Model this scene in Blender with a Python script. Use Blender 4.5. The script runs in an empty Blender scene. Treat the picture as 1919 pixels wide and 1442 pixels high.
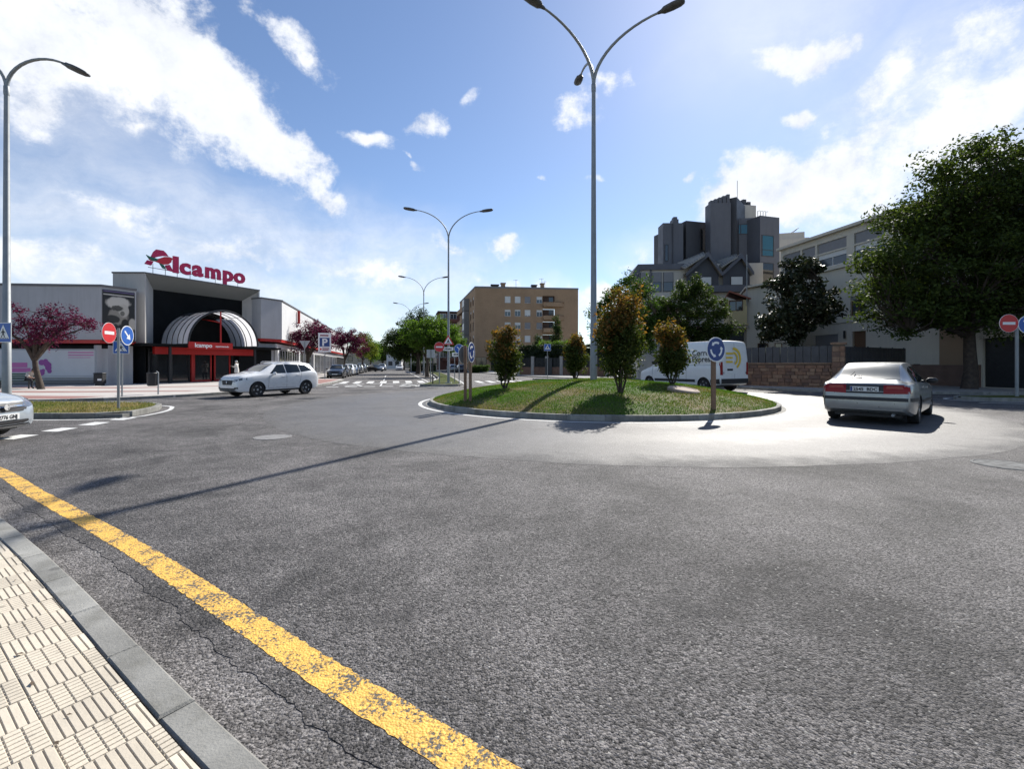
import bpy, bmesh, math, random
import numpy as np
from mathutils import Vector, Matrix
from mathutils.geometry import tessellate_polygon
R = math.radians
random.seed(7); rng = np.random.default_rng(7)
scene = bpy.context.scene
C = scene.collection
# ------------------------------------------------------------------ camera
FP, HX, HY, CH = 850.0, 960.0, 684.0, 1.45      # focal length / principal column / horizon row (photo pixels), eye height (m)
cam_d = bpy.data.cameras.new('camera'); cam = bpy.data.objects.new('camera', cam_d); C.objects.link(cam)
cam.location = (0, 0, CH); cam.rotation_euler = (R(90), 0, 0)
cam_d.sensor_width = 36; cam_d.lens = FP/1919*36; cam_d.shift_y = -(721-HY)/1919
cam_d.clip_start = 0.05; cam_d.clip_end = 6000
scene.camera = cam
# ------------------------------------------------------------------ exposure
scene.view_settings.view_transform = 'Standard'; scene.view_settings.look = 'None'
scene.view_settings.gamma = 1; scene.view_settings.use_curve_mapping = False
scene.view_settings.exposure = 0.72
scene.cycles.max_bounces = 5; scene.cycles.diffuse_bounces = 2; scene.cycles.glossy_bounces = 2
scene.cycles.transmission_bounces = 4; scene.cycles.transparent_max_bounces = 8
scene.cycles.caustics_reflective = False; scene.cycles.caustics_refractive = False
scene.cycles.use_denoising = True
# ------------------------------------------------------------------ sun and sky
SUN_AZ, SUN_EL = R(27.8), R(40.0)
sun_dir = Vector((math.sin(SUN_AZ)*math.cos(SUN_EL), math.cos(SUN_AZ)*math.cos(SUN_EL), math.sin(SUN_EL)))
sd = bpy.data.lights.new('sun', 'SUN'); sd.energy = 4.6; sd.angle = R(0.53); sd.color = (1, .955, .88)
so = bpy.data.objects.new('sun', sd); C.objects.link(so); so.location = sun_dir*60
so.rotation_euler = sun_dir.to_track_quat('Z', 'Y').to_euler()

class NT:
    """small helper round a node tree"""
    def __init__(s, tree): s.t = tree; s.n = tree.nodes; s.l = tree.links
    def new(s, typ, ins=None, **props):
        nd = s.n.new(typ)
        for k, v in props.items(): setattr(nd, k, v)
        for k, v in (ins or {}).items(): s.put(nd.inputs[k], v)
        return nd
    def put(s, sock, v):
        if isinstance(v, bpy.types.NodeSocket): s.l.new(v, sock)
        elif isinstance(v, bpy.types.Node): s.l.new(v.outputs[0], sock)
        else:
            if sock.type == 'RGBA' and not isinstance(v, float) and len(v) == 3: v = (*v, 1)
            sock.default_value = v
    def math(s, op, a, b=None, clamp=False):
        nd = s.n.new('ShaderNodeMath'); nd.operation = op; nd.use_clamp = clamp
        s.put(nd.inputs[0], a)
        if b is not None: s.put(nd.inputs[1], b)
        return nd.outputs[0]
    def ramp(s, fac, stops):
        nd = s.n.new('ShaderNodeValToRGB'); e = nd.color_ramp.elements
        while len(e) < len(stops): e.new(0.5)
        for i, (p, c) in enumerate(stops):
            e[i].position = p; e[i].color = (*c, 1) if not isinstance(c, float) else (c, c, c, 1)
        s.put(nd.inputs[0], fac); return nd.outputs[0]
    def noise(s, scale, detail=4, rough=.55, vec=None, dist=0.0):
        nd = s.new('ShaderNodeTexNoise', {'Scale': float(scale), 'Detail': float(detail), 'Roughness': rough, 'Distortion': dist})
        if vec is not None: s.put(nd.inputs['Vector'], vec)
        return nd.outputs[0]
    def mix(s, fac, a, b, blend='MIX'):
        nd = s.n.new('ShaderNodeMix'); nd.data_type = 'RGBA'; nd.blend_type = blend
        s.put(nd.inputs[0], fac); s.put(nd.inputs[6], a); s.put(nd.inputs[7], b); return nd.outputs[2]

world = bpy.data.worlds.new('World'); scene.world = world; world.use_nodes = True; world.cycles.sampling_method = 'NONE'
w = NT(world.node_tree); w.n.clear()
sky = w.new('ShaderNodeTexSky', sky_type='NISHITA', sun_disc=False, sun_elevation=SUN_EL, sun_rotation=SUN_AZ,
            altitude=300, air_density=1.0, dust_density=.3, ozone_density=2.2)
tc = w.new('ShaderNodeTexCoord'); dirv = tc.outputs['Generated']
sep = w.new('ShaderNodeSeparateXYZ', {0: dirv})
azim = w.math('ARCTAN2', sep.outputs[0], sep.outputs[1]); elev = w.math('ARCSINE', sep.outputs[2])
ae = w.new('ShaderNodeCombineXYZ', {0: azim, 1: elev}).outputs[0]
wob = w.new('ShaderNodeTexNoise', {'Vector': dirv, 'Scale': 5.0, 'Detail': 3.0, 'Roughness': .62})
off = w.new('ShaderNodeVectorMath', {0: wob.outputs[1], 1: (.5, .5, .5)}, operation='SUBTRACT')
off2 = w.new('ShaderNodeVectorMath', {0: off.outputs[0], 'Scale': .16}, operation='SCALE')
aew = w.new('ShaderNodeVectorMath', {0: ae, 1: off2.outputs[0]}, operation='ADD').outputs[0]
VEIL = [(250,430,520,110,8,.75),(620,480,480,110,6,.75),(120,500,460,100,0,.85),(430,530,460,80,0,.85),(760,540,300,60,0,.7),(980,548,260,40,0,.6),(1130,560,200,50,0,.7),(1260,570,220,60,0,.7),(150,250,420,200,20,.4),(350,400,420,120,6,.6),(600,560,420,70,0,.8),(60,120,420,220,15,.8),(1750,220,420,220,-28,.75),(1600,360,320,120,-10,.8),(1880,330,260,160,-20,.8),(1500,60,300,120,0,.35),(1230,470,110,50,0,.5)]
CLOUDS = [  # direction of each cloud given as photo column/row, half sizes, tilt, thickness
 (60,60,400,170,14,1.15),(300,110,300,150,26,1.15),(470,225,230,100,35,1.1),(560,285,110,60,32,.85),(595,355,75,40,35,.8),(560,85,110,55,25,.8),(585,110,60,30,12,.9),
 (70,215,90,75,35,.95),(20,120,180,150,0,.8),(230,395,170,40,10,.62),(600,350,70,40,35,.6),(120,480,260,50,0,.55),(420,470,200,40,4,.5),(700,510,150,36,0,.55),
 (785,236,62,38,0,.85),(692,263,62,24,6,.85),(763,320,18,20,50,.7),(757,296,14,10,30,.6),(885,193,36,20,-25,.75),(938,471,48,26,0,.95),(848,471,42,26,0,.85),
 (1165,142,62,38,10,.62),(1105,198,68,44,-18,.72),(1130,336,50,12,0,.5),(1032,343,16,9,0,.5),(1282,336,18,14,0,.7),
 (1490,110,98,50,-4,1.1),(1578,70,20,14,30,.6),(1505,213,50,30,-8,1.05),(1555,240,40,24,-30,.7),(1660,150,120,44,-25,.75),
 (1400,365,150,85,-18,1.15),(1530,345,190,85,-5,1.15),(1480,400,200,60,0,1.1),(1640,360,160,80,0,.9),(1760,255,260,90,-28,.95),(1900,150,240,90,-32,.95),(1640,240,140,60,-30,.75),(1900,270,150,60,-25,.85),(1850,60,170,50,-30,.6),
 (1200,470,60,22,4,.5),(980,545,130,26,0,.7),(1140,540,110,32,0,.7),
]
def layer(blobs, inner):
    cov = None
    for (cx, cy, rx, ry, rot, st) in blobs:
        a0 = math.atan((cx-HX)/FP); e0 = math.atan((HY-cy)/FP*math.cos(a0))
        sx = rx/FP*math.cos(a0)**2; sy = ry/FP*math.cos(a0)*math.cos(e0)**1.2
        mp = w.new('ShaderNodeMapping', {'Vector': aew, 'Location': (a0, e0, 0), 'Rotation': (0, 0, R(-rot)), 'Scale': (sx, sy, 1)}, vector_type='TEXTURE')
        ln = w.new('ShaderNodeVectorMath', {0: mp.outputs[0]}, operation='LENGTH')
        v = w.new('ShaderNodeMapRange', {0: ln.outputs['Value'], 1: 1.3, 2: inner, 3: 0.0, 4: st}, interpolation_type='SMOOTHSTEP').outputs[0]
        cov = v if cov is None else w.math('MAXIMUM', cov, v)
    return cov
cov = layer(CLOUDS, .1); veil = layer(VEIL, 0.0)
# the rest of the dome goes on with the same broken cloud
gl = w.noise(2.2, 3, .6, dirv)
glo = w.new('ShaderNodeMapRange', {0: gl, 1: .48, 2: .72, 3: 0.0, 4: .9}, interpolation_type='SMOOTHSTEP').outputs[0]
side = w.new('ShaderNodeMapRange', {0: w.math('ABSOLUTE', azim), 1: R(50), 2: R(62), 3: 0.0, 4: 1.0}).outputs[0]
zen = w.new('ShaderNodeMapRange', {0: elev, 1: R(40), 2: R(50), 3: 0.0, 4: 1.0}).outputs[0]
cov = w.math('MAXIMUM', cov, w.math('MULTIPLY', glo, w.math('MAXIMUM', side, zen)))
n1 = w.noise(13, 8, .68, dirv)
stretch = w.new('ShaderNodeMapping', {'Vector': aew, 'Rotation': (0, 0, R(-32)), 'Scale': (4, 15, 1)})
n2 = w.noise(1.7, 5, .66, stretch.outputs[0])
den = w.math('ADD', cov, w.math('ADD', w.math('MULTIPLY', w.math('SUBTRACT', n1, .5), 1.9), w.math('MULTIPLY', w.math('SUBTRACT', n2, .5), .75)))
den = w.new('ShaderNodeMapRange', {0: den, 1: .30, 2: .90, 3: 0.0, 4: .96}, interpolation_type='SMOOTHSTEP').outputs[0]
den = w.math('MULTIPLY', den, w.new('ShaderNodeMapRange', {0: cov, 1: .02, 2: .3, 3: 0.0, 4: 1.0}).outputs[0])
vden = w.math('MULTIPLY', veil, w.new('ShaderNodeMapRange', {0: w.math('ADD', w.math('MULTIPLY', n2, .7), w.math('MULTIPLY', n1, .3)), 1: .28, 2: .64, 3: .42, 4: 1.0}).outputs[0])
den = w.math('SUBTRACT', 1.0, w.math('MULTIPLY', w.math('SUBTRACT', 1.0, den), w.math('SUBTRACT', 1.0, w.math('MULTIPLY', vden, .98))))
shade = w.math('ADD', w.math('MULTIPLY', n1, .6), w.math('MULTIPLY', wob.outputs[0], .4))
ccol = w.ramp(shade, [(.3, (.60, .64, .72)), (.5, (.86, .89, .95)), (.7, (1, 1, 1))])
bgs = w.new('ShaderNodeBackground', {0: w.mix(1.0, sky.outputs[0], (.97, .995, 1.06), 'MULTIPLY'), 1: .084})
bgc = w.new('ShaderNodeBackground', {0: ccol, 1: .70})
mx = w.new('ShaderNodeMixShader', {0: den, 1: bgs.outputs[0], 2: bgc.outputs[0]})
w.new('ShaderNodeOutputWorld', {0: mx.outputs[0]})

# ------------------------------------------------------------------ placing helpers
def G(px, py, z=0.0):
    """ground point (height z) seen at a photo pixel"""
    Y = (CH-z)*FP/(py-HY); return ((px-HX)/FP*Y, Y)
def at(px, py, Y): return Vector(((px-HX)/FP*Y, Y, CH+(HY-py)*Y/FP))
def zat(py, Y): return CH+(HY-py)*Y/FP

class Fr:
    """facade frame: x along the facade, y into the building, z up"""
    def __init__(s, p0, p1):
        s.o = Vector((p0[0], p0[1])); d = Vector((p1[0]-p0[0], p1[1]-p0[1])); s.L = d.length; s.d = d/s.L
        s.n = Vector((-s.d.y, s.d.x))
        s.M = Matrix(((s.d.x, s.n.x, 0, s.o.x), (s.d.y, s.n.y, 0, s.o.y), (0, 0, 1, 0), (0, 0, 0, 1)))
    def s(s, px, y=0.0):
        k = (px-HX)/FP; o = s.o+s.n*y; return (k*o.y-o.x)/(s.d.x-k*s.d.y)
    def Y(s, x, y=0.0): return (s.o+s.d*x+s.n*y).y
    def z(s, px, py, y=0.0): return zat(py, s.Y(s.s(px, y), y))
    def p(s, x, y=0.0, z=0.0): return s.M @ Vector((x, y, z))

def wm(o):
    m = o.matrix_basis.copy()
    return wm(o.parent) @ m if o.parent else m

class MB:
    """collects shapes into one mesh"""
    def __init__(s, M=None): s.v = []; s.f = []; s.M = M
    def add(s, vs, fs, M=None):
        b = len(s.v); M2 = s.M if M is None else (M if s.M is None else s.M @ M)
        if M2 is not None: vs = [M2 @ Vector(p) for p in vs]
        s.v.extend([tuple(p) for p in vs]); s.f.extend([tuple(i+b for i in f) for f in fs]); return s
    def box(s, x0, x1, y0, y1, z0, z1, M=None):
        return s.add([(x0,y0,z0),(x1,y0,z0),(x1,y1,z0),(x0,y1,z0),(x0,y0,z1),(x1,y0,z1),(x1,y1,z1),(x0,y1,z1)],
                     [(0,3,2,1),(4,5,6,7),(0,1,5,4),(1,2,6,5),(2,3,7,6),(3,0,4,7)], M)
    def cbox(s, x0, x1, y0, y1, z0, z1, b=.02, M=None):
        """box with chamfered top edge"""
        return s.add([(x0,y0,z0),(x1,y0,z0),(x1,y1,z0),(x0,y1,z0),(x0,y0,z1-b),(x1,y0,z1-b),(x1,y1,z1-b),(x0,y1,z1-b),
                      (x0+b,y0+b,z1),(x1-b,y0+b,z1),(x1-b,y1-b,z1),(x0+b,y1-b,z1)],
                     [(0,3,2,1),(8,9,10,11),(0,1,5,4),(1,2,6,5),(2,3,7,6),(3,0,4,7),(4,5,9,8),(5,6,10,9),(6,7,11,10),(7,4,8,11)], M)
    def prism(s, poly, z0, z1, M=None, bottom=True):
        n = len(poly)
        if sum(poly[i][0]*poly[(i+1)%n][1]-poly[(i+1)%n][0]*poly[i][1] for i in range(n)) < 0: poly = poly[::-1]
        tri = tessellate_polygon([[Vector((p[0], p[1], 0)) for p in poly]])
        fs = []
        for a, b, c in tri:
            pa, pb, pc = poly[a], poly[b], poly[c]
            if (pb[0]-pa[0])*(pc[1]-pa[1])-(pc[0]-pa[0])*(pb[1]-pa[1]) < 0: a, b, c = a, c, b
            fs.append((a+n, b+n, c+n))
            if bottom: fs.append((a, c, b))
        fs += [(i, (i+1)%n, (i+1)%n+n, i+n) for i in range(n)]
        return s.add([(p[0], p[1], z0) for p in poly]+[(p[0], p[1], z1) for p in poly], fs, M)
    def sheet(s, poly, z, M=None):
        tri = tessellate_polygon([[Vector((p[0], p[1], 0)) for p in poly]]); fs = []
        for a, b, c in tri:
            pa, pb, pc = poly[a], poly[b], poly[c]
            if (pb[0]-pa[0])*(pc[1]-pa[1])-(pc[0]-pa[0])*(pb[1]-pa[1]) < 0: b, c = c, b
            fs.append((a, b, c))
        return s.add([(p[0], p[1], z) for p in poly], fs, M)
    def quad(s, a, b, c, d, M=None): return s.add([a, b, c, d], [(0, 1, 2, 3)], M)
    def tube(s, pts, rad, n=8, cap=True, M=None):
        pts = [Vector(p) for p in pts]; m = len(pts)
        if not hasattr(rad, '__len__'): rad = [rad]*m
        vs = []; up = None
        for i, p in enumerate(pts):
            t = (pts[min(i+1, m-1)]-pts[max(i-1, 0)]).normalized()
            if up is None: up = Vector((1, 0, 0)) if abs(t.x) < .8 else Vector((0, 1, 0))
            a = (up-t*up.dot(t)).normalized(); b = t.cross(a); up = a
            vs += [p+(a*math.cos(2*math.pi*k/n)+b*math.sin(2*math.pi*k/n))*rad[i] for k in range(n)]
        fs = [(i*n+k, i*n+(k+1)%n, (i+1)*n+(k+1)%n, (i+1)*n+k) for i in range(m-1) for k in range(n)]
        if cap: fs += [tuple(range(n))[::-1], tuple((m-1)*n+k for k in range(n))]
        return s.add(vs, fs, M)
    def lathe(s, prof, n=24, M=None):
        """prof: (radius, height) about z"""
        vs = [(r*math.cos(2*math.pi*k/n), r*math.sin(2*math.pi*k/n), z) for r, z in prof for k in range(n)]
        m = len(prof)
        fs = [(i*n+k, i*n+(k+1)%n, (i+1)*n+(k+1)%n, (i+1)*n+k) for i in range(m-1) for k in range(n)]
        if prof[0][0] > 1e-6: fs.append(tuple(range(n))[::-1])
        if prof[-1][0] > 1e-6: fs.append(tuple((m-1)*n+k for k in range(n)))
        return s.add(vs, fs, M)
    def grid(s, fn, nu, nv, M=None, flip=False):
        vs = [fn(i/nu, j/nv) for i in range(nu+1) for j in range(nv+1)]
        fs = []
        for i in range(nu):
            for j in range(nv):
                a = i*(nv+1)+j; q = (a, a+nv+1, a+nv+2, a+1); fs.append(q[::-1] if flip else q)
        return s.add(vs, fs, M)
    def mesh(s, name, mat=None, smooth=None):
        me = bpy.data.meshes.new(name); me.from_pydata(s.v, [], s.f)
        if mat is not None: me.materials.append(mat)
        if smooth:
            me.polygons.foreach_set('use_smooth', [True]*len(me.polygons)); me.set_sharp_from_angle(angle=R(smooth))
        me.update(); return me
    def build(s, name, mat, parent=None, smooth=None, world=True):
        if parent is not None and world:
            inv = wm(parent).inverted(); s.v = [tuple(inv @ Vector(p)) for p in s.v]
        o = bpy.data.objects.new(name, s.mesh(name, mat, smooth)); C.objects.link(o)
        if parent is not None: o.parent = parent
        return o

def tag(o, label, cat, group=None):
    o['label'] = label; o['category'] = cat
    if group: o['group'] = group
    return o
def thing(name, label, cat, loc=(0, 0, 0), rotz=0.0, group=None, scale=1.0):
    o = bpy.data.objects.new(name, None); C.objects.link(o); o.empty_display_size = .2
    o.location = loc; o.rotation_euler = (0, 0, rotz); o.scale = (scale,)*3
    return tag(o, label, cat, group)
def struct(o): o['kind'] = 'structure'; return o
def stuff(o, label=None, cat=None):
    o['kind'] = 'stuff'
    if label: o['label'] = label; o['category'] = cat
    return o
def inst(src, parent, M=None, name=None):
    """another object sharing a mesh"""
    o = bpy.data.objects.new(name or src.name.split('.')[0], src.data if hasattr(src, 'data') else src); C.objects.link(o)
    if parent is not None: o.parent = parent
    if M is not None: o.matrix_basis = M
    return o
def copy_tree(o, parent=None):
    c = o.copy(); C.objects.link(c); c.parent = parent
    for ch in o.children: copy_tree(ch, c)
    return c
def text_mesh(txt, size, ext=.004, bold=0.0, align='LEFT', spacing=1.0, sx=1.0):
    cu = bpy.data.curves.new('txt', 'FONT'); cu.body = txt; cu.size = size; cu.extrude = ext; cu.offset = bold; cu.align_x = align; cu.space_character = spacing
    cu.resolution_u = 3
    o = bpy.data.objects.new('txt', cu); C.objects.link(o)
    dg = bpy.context.evaluated_depsgraph_get(); me = bpy.data.meshes.new_from_object(o.evaluated_get(dg))
    vs = [(v.co.x*sx, v.co.y, v.co.z) for v in me.vertices]; fs = [tuple(p.vertices) for p in me.polygons]
    bpy.data.objects.remove(o); bpy.data.curves.remove(cu); bpy.data.meshes.remove(me); return vs, fs
# ------------------------------------------------------------------ materials
MATS = {}
def mat(name, col, rough=.6, metal=0.0, var=0.0, vscale=3.0, bump=0.0, bscale=60.0, spec=.5, coat=0.0, dirt=None, each=0.0, spots=None):
    """plain surface with some noise in colour, gloss and relief"""
    if name in MATS: return MATS[name]
    m = bpy.data.materials.new(name); m.use_nodes = True; t = NT(m.node_tree); b = t.n['Principled BSDF']
    b.inputs['Roughness'].default_value = rough; b.inputs['Metallic'].default_value = metal
    b.inputs['Specular IOR Level'].default_value = spec; b.inputs['Coat Weight'].default_value = coat; b.inputs['Coat Roughness'].default_value = .05
    b.inputs['Base Color'].default_value = (*col, 1)
    if var:
        tcd = t.new('ShaderNodeTexCoord').outputs['Object']
        n = t.noise(vscale, 6, .6, tcd)
        lo = tuple(c*(1-var) for c in col); hi = tuple(min(1, c*(1+var)) for c in col)
        c = t.ramp(n, [(.3, lo), (.7, hi)])
        if dirt:
            st = t.new('ShaderNodeMapping', {'Vector': tcd, 'Scale': (2.5, 2.5, .25)})
            d = t.noise(1.5, 6, .65, st.outputs[0])
            c = t.mix(t.new('ShaderNodeMapRange', {0: d, 1: .48, 2: .75, 3: 0.0, 4: dirt[1]}).outputs[0], c, dirt[0])
        if spots:                                                # gum and grime spots
            vsp = t.new('ShaderNodeTexVoronoi', {'Vector': t.new('ShaderNodeNewGeometry').outputs['Position'], 'Scale': spots}); sdd = t.math('ADD', vsp.outputs['Distance'], t.math('MULTIPLY', t.math('SUBTRACT', n, .5), .2))
            c = t.mix(t.new('ShaderNodeMapRange', {0: sdd, 1: .05, 2: .1, 3: .6, 4: 0.0}).outputs[0], c, tuple(q*.3 for q in col))
            gn = t.noise(1.7, 6, .68, t.new('ShaderNodeNewGeometry').outputs['Position']); c = t.mix(t.new('ShaderNodeMapRange', {0: gn, 1: .5, 2: .72, 3: 0.0, 4: .35}).outputs[0], c, tuple(q*.5 for q in col))
        if each:                                                 # every piece has its own tone
            rnd = t.new('ShaderNodeObjectInfo').outputs['Random']; c = t.mix(1.0, c, t.ramp(rnd, [(0, 1-each), (1, 1+each*.6)]), 'MULTIPLY')
        t.put(b.inputs['Base Color'], c)
        t.put(b.inputs['Roughness'], t.new('ShaderNodeMapRange', {0: t.noise(vscale*2.3, 4, .6, tcd), 1: .3, 2: .7, 3: max(0.02, rough-.08), 4: min(1, rough+.08)}).outputs[0])
        if bump:
            bn = t.new('ShaderNodeBump', {'Strength': bump, 'Distance': .01, 'Height': t.noise(bscale, 5, .6, tcd)})
            t.put(b.inputs['Normal'], bn.outputs[0])
    MATS[name] = m; return m
def glass(name, col=(.02, .025, .03), rough=.04):
    m = mat(name, col, rough, 0, spec=.8); return m
def asphalt(name, base, rough, stone=1.0, bumpk=1.0, warm=1.0, speck=.5, spec=.5, patch=.25, ring=False):
    m = bpy.data.materials.new(name); m.use_nodes = True; t = NT(m.node_tree); b = t.n['Principled BSDF']
    co = t.new('ShaderNodeTexCoord').outputs['Object']
    vo = t.new('ShaderNodeTexVoronoi', {'Vector': co, 'Scale': 85.0*stone, 'Randomness': 1.0})
    vo2 = t.new('ShaderNodeTexVoronoi', {'Vector': co, 'Scale': 38.0*stone, 'Randomness': 1.0})
    big = t.noise(.55, 6, .62, co, .4); mid = t.noise(3.2, 7, .7, co); fine = t.noise(160*stone, 3, .6, co)
    k = t.new('ShaderNodeMapRange', {0: t.math('ADD', t.math('MULTIPLY', big, .6), t.math('MULTIPLY', mid, .4)), 1: .36, 2: .64, 3: 1-patch, 4: 1+patch}).outputs[0]
    sc = t.new('ShaderNodeSeparateColor', {0: vo.outputs['Color']})
    st = t.new('ShaderNodeMapRange', {0: sc.outputs[0], 1: 0.0, 2: 1.0, 3: 1-speck, 4: 1+speck}).outputs[0]
    hole = t.new('ShaderNodeMapRange', {0: fine, 1: .38, 2: .5, 3: .22, 4: 1.0}).outputs[0]
    pale = t.new('ShaderNodeMapRange', {0: sc.outputs[1], 1: .985, 2: .99, 3: 0.0, 4: 1.0}).outputs[0]
    v = t.math('MULTIPLY', t.math('MULTIPLY', k, st), hole)
    c = t.mix(1.0, (base*warm, base, base*.97), t.new('ShaderNodeCombineColor', {0: v, 1: v, 2: v}).outputs[0], 'MULTIPLY')
    c = t.mix(t.math('MULTIPLY', pale, .8), c, (.32, .31, .29))
    sn = t.noise(1.15, 5, .6, co, .8); vs_ = t.new('ShaderNodeTexVoronoi', {'Vector': co, 'Scale': .9}); sd_ = t.math('ADD', vs_.outputs['Distance'], t.math('MULTIPLY', t.math('SUBTRACT', mid, .5), .22))
    stain = t.math('MAXIMUM', t.new('ShaderNodeMapRange', {0: sn, 1: .60, 2: .72, 3: 0.0, 4: .55}).outputs[0], t.new('ShaderNodeMapRange', {0: sd_, 1: .03, 2: .075, 3: .6, 4: 0.0}).outputs[0])
    c = t.mix(stain, c, (.035, .034, .034))
    t.put(b.inputs['Base Color'], c)
    b.inputs['Specular IOR Level'].default_value = spec
    t.put(b.inputs['Roughness'], t.new('ShaderNodeMapRange', {0: mid, 1: .3, 2: .7, 3: rough-.06, 4: min(1, rough+.06)}).outputs[0])
    if ring:                                                     # polished by tyres in the driving lane, rougher outside it
        sp = t.new('ShaderNodeSeparateXYZ', {0: co}); dx = t.math('SUBTRACT', sp.outputs[0], 3.24); dy = t.math('SUBTRACT', sp.outputs[1], 18.0)
        rad = t.math('ADD', t.math('SQRT', t.math('ADD', t.math('MULTIPLY', dx, dx), t.math('MULTIPLY', dy, dy))), t.math('MULTIPLY', t.math('SUBTRACT', t.noise(1.1, 5, .65, co), .5), 2.4))
        edge_ = t.new('ShaderNodeMapRange', {0: rad, 1: 10.5, 2: 11.8, 3: 0.0, 4: 1.0}, interpolation_type='SMOOTHSTEP').outputs[0]
        lane = t.math('MULTIPLY', t.math('SINE', t.math('MULTIPLY', rad, 2.6)), .035)
        t.put(b.inputs['Roughness'], t.math('ADD', t.math('ADD', rough, lane), t.math('MULTIPLY', edge_, .8-rough)))
        bumpk = t.math('ADD', bumpk*.75, t.math('MULTIPLY', edge_, .35))
    else: bumpk = bumpk*.75
    h = t.math('ADD', t.math('MULTIPLY', vo.outputs['Distance'], -1.0), t.math('ADD', t.math('MULTIPLY', vo2.outputs['Distance'], -.7), t.math('MULTIPLY', fine, .7)))
    bn = t.new('ShaderNodeBump', {'Strength': bumpk, 'Distance': .012, 'Height': h}); t.put(b.inputs['Normal'], bn.outputs[0])
    return m
def paint_mat(name, col, wear=.45, scale=30, rough=.7):
    """worn road paint: chips show the asphalt colour below"""
    m = bpy.data.materials.new(name); m.use_nodes = True; t = NT(m.node_tree); b = t.n['Principled BSDF']
    co = t.new('ShaderNodeTexCoord').outputs['Object']
    n = t.math('ADD', t.math('MULTIPLY', t.noise(scale, 6, .7, co), .62), t.math('MULTIPLY', t.noise(scale*.12, 3, .6, co), .38))
    f = t.new('ShaderNodeMapRange', {0: n, 1: wear-.02, 2: wear+.02, 3: 0.0, 4: 1.0}).outputs[0]
    vo = t.new('ShaderNodeTexVoronoi', {'Vector': co, 'Scale': 85.0})
    tone = t.ramp(t.noise(9, 5, .6, co), [(.3, tuple(x*.82 for x in col)), (.7, tuple(min(1, x*1.08) for x in col))])
    t.put(b.inputs['Base Color'], t.mix(f, (.075, .073, .07), tone)); b.inputs['Roughness'].default_value = rough
    bn = t.new('ShaderNodeBump', {'Strength': .55, 'Distance': .012, 'Height': t.math('ADD', t.math('MULTIPLY', vo.outputs['Distance'], -.8), t.math('MULTIPLY', f, .5))})
    t.put(b.inputs['Normal'], bn.outputs[0]); return m
def leafmat(name, cols, trans=.35, rough=.62, spec=.12, tint=(1.5, 1.6, .7)):
    """cols: low..high ramp over each leaf's own random value"""
    m = bpy.data.materials.new(name); m.use_nodes = True; t = NT(m.node_tree); t.n.clear()
    g = t.new('ShaderNodeNewGeometry')
    st = [(i/(len(cols)-1), c) for i, c in enumerate(cols)]
    c = t.ramp(g.outputs['Random Per Island'], st)
    p = t.new('ShaderNodeBsdfPrincipled', {'Base Color': c, 'Roughness': rough, 'Specular IOR Level': spec})
    tr = t.new('ShaderNodeBsdfTranslucent', {0: t.mix(1.0, c, tint, 'MULTIPLY')})
    mxs = t.new('ShaderNodeMixShader', {0: trans, 1: p.outputs[0], 2: tr.outputs[0]})
    t.new('ShaderNodeOutputMaterial', {0: mxs.outputs[0]}); return m
def grassmat(name, green, dry, scale=.6, bias=.5, trans=.3):
    m = bpy.data.materials.new(name); m.use_nodes = True; t = NT(m.node_tree); t.n.clear()
    g = t.new('ShaderNodeNewGeometry')
    n = t.noise(scale, 5, .62, g.outputs['Position'])
    f = t.new('ShaderNodeMapRange', {0: t.math('ADD', n, t.math('MULTIPLY', t.math('SUBTRACT', g.outputs['Random Per Island'], .5), .2)), 1: bias-.08, 2: bias+.1, 3: 0.0, 4: 1.0}).outputs[0]
    c = t.mix(f, green, dry)
    c = t.mix(1.0, c, t.ramp(g.outputs['Random Per Island'], [(0, .7), (1, 1.25)]), 'MULTIPLY')
    p = t.new('ShaderNodeBsdfPrincipled', {'Base Color': c, 'Roughness': .75, 'Specular IOR Level': .06})
    tr = t.new('ShaderNodeBsdfTranslucent', {0: t.mix(1.0, c, (1.3, 1.4, .7), 'MULTIPLY')})
    t.new('ShaderNodeOutputMaterial', {0: t.new('ShaderNodeMixShader', {0: trans, 1: p.outputs[0], 2: tr.outputs[0]}).outputs[0]}); return m
def brickmat(name, c1, c2, mortar, bw=.24, bh=.07, rough=.85):
    m = bpy.data.materials.new(name); m.use_nodes = True; t = NT(m.node_tree); b = t.n['Principled BSDF']
    co = t.new('ShaderNodeTexCoord').outputs['Object']; sp = t.new('ShaderNodeSeparateXYZ', {0: co})
    cb = t.new('ShaderNodeCombineXYZ', {0: t.math('ADD', sp.outputs[0], sp.outputs[1]), 1: sp.outputs[2]})
    br = t.new('ShaderNodeTexBrick', {'Vector': cb.outputs[0], 'Color1': c1, 'Color2': c2, 'Mortar': mortar, 'Scale': 1.0, 'Mortar Size': .006, 'Brick Width': bw, 'Row Height': bh})
    n = t.noise(.4, 5, .6, co)
    t.put(b.inputs['Base Color'], t.mix(1.0, br.outputs[0], t.ramp(n, [(.3, .86), (.7, 1.1)]), 'MULTIPLY')); b.inputs['Roughness'].default_value = rough
    return m

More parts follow.
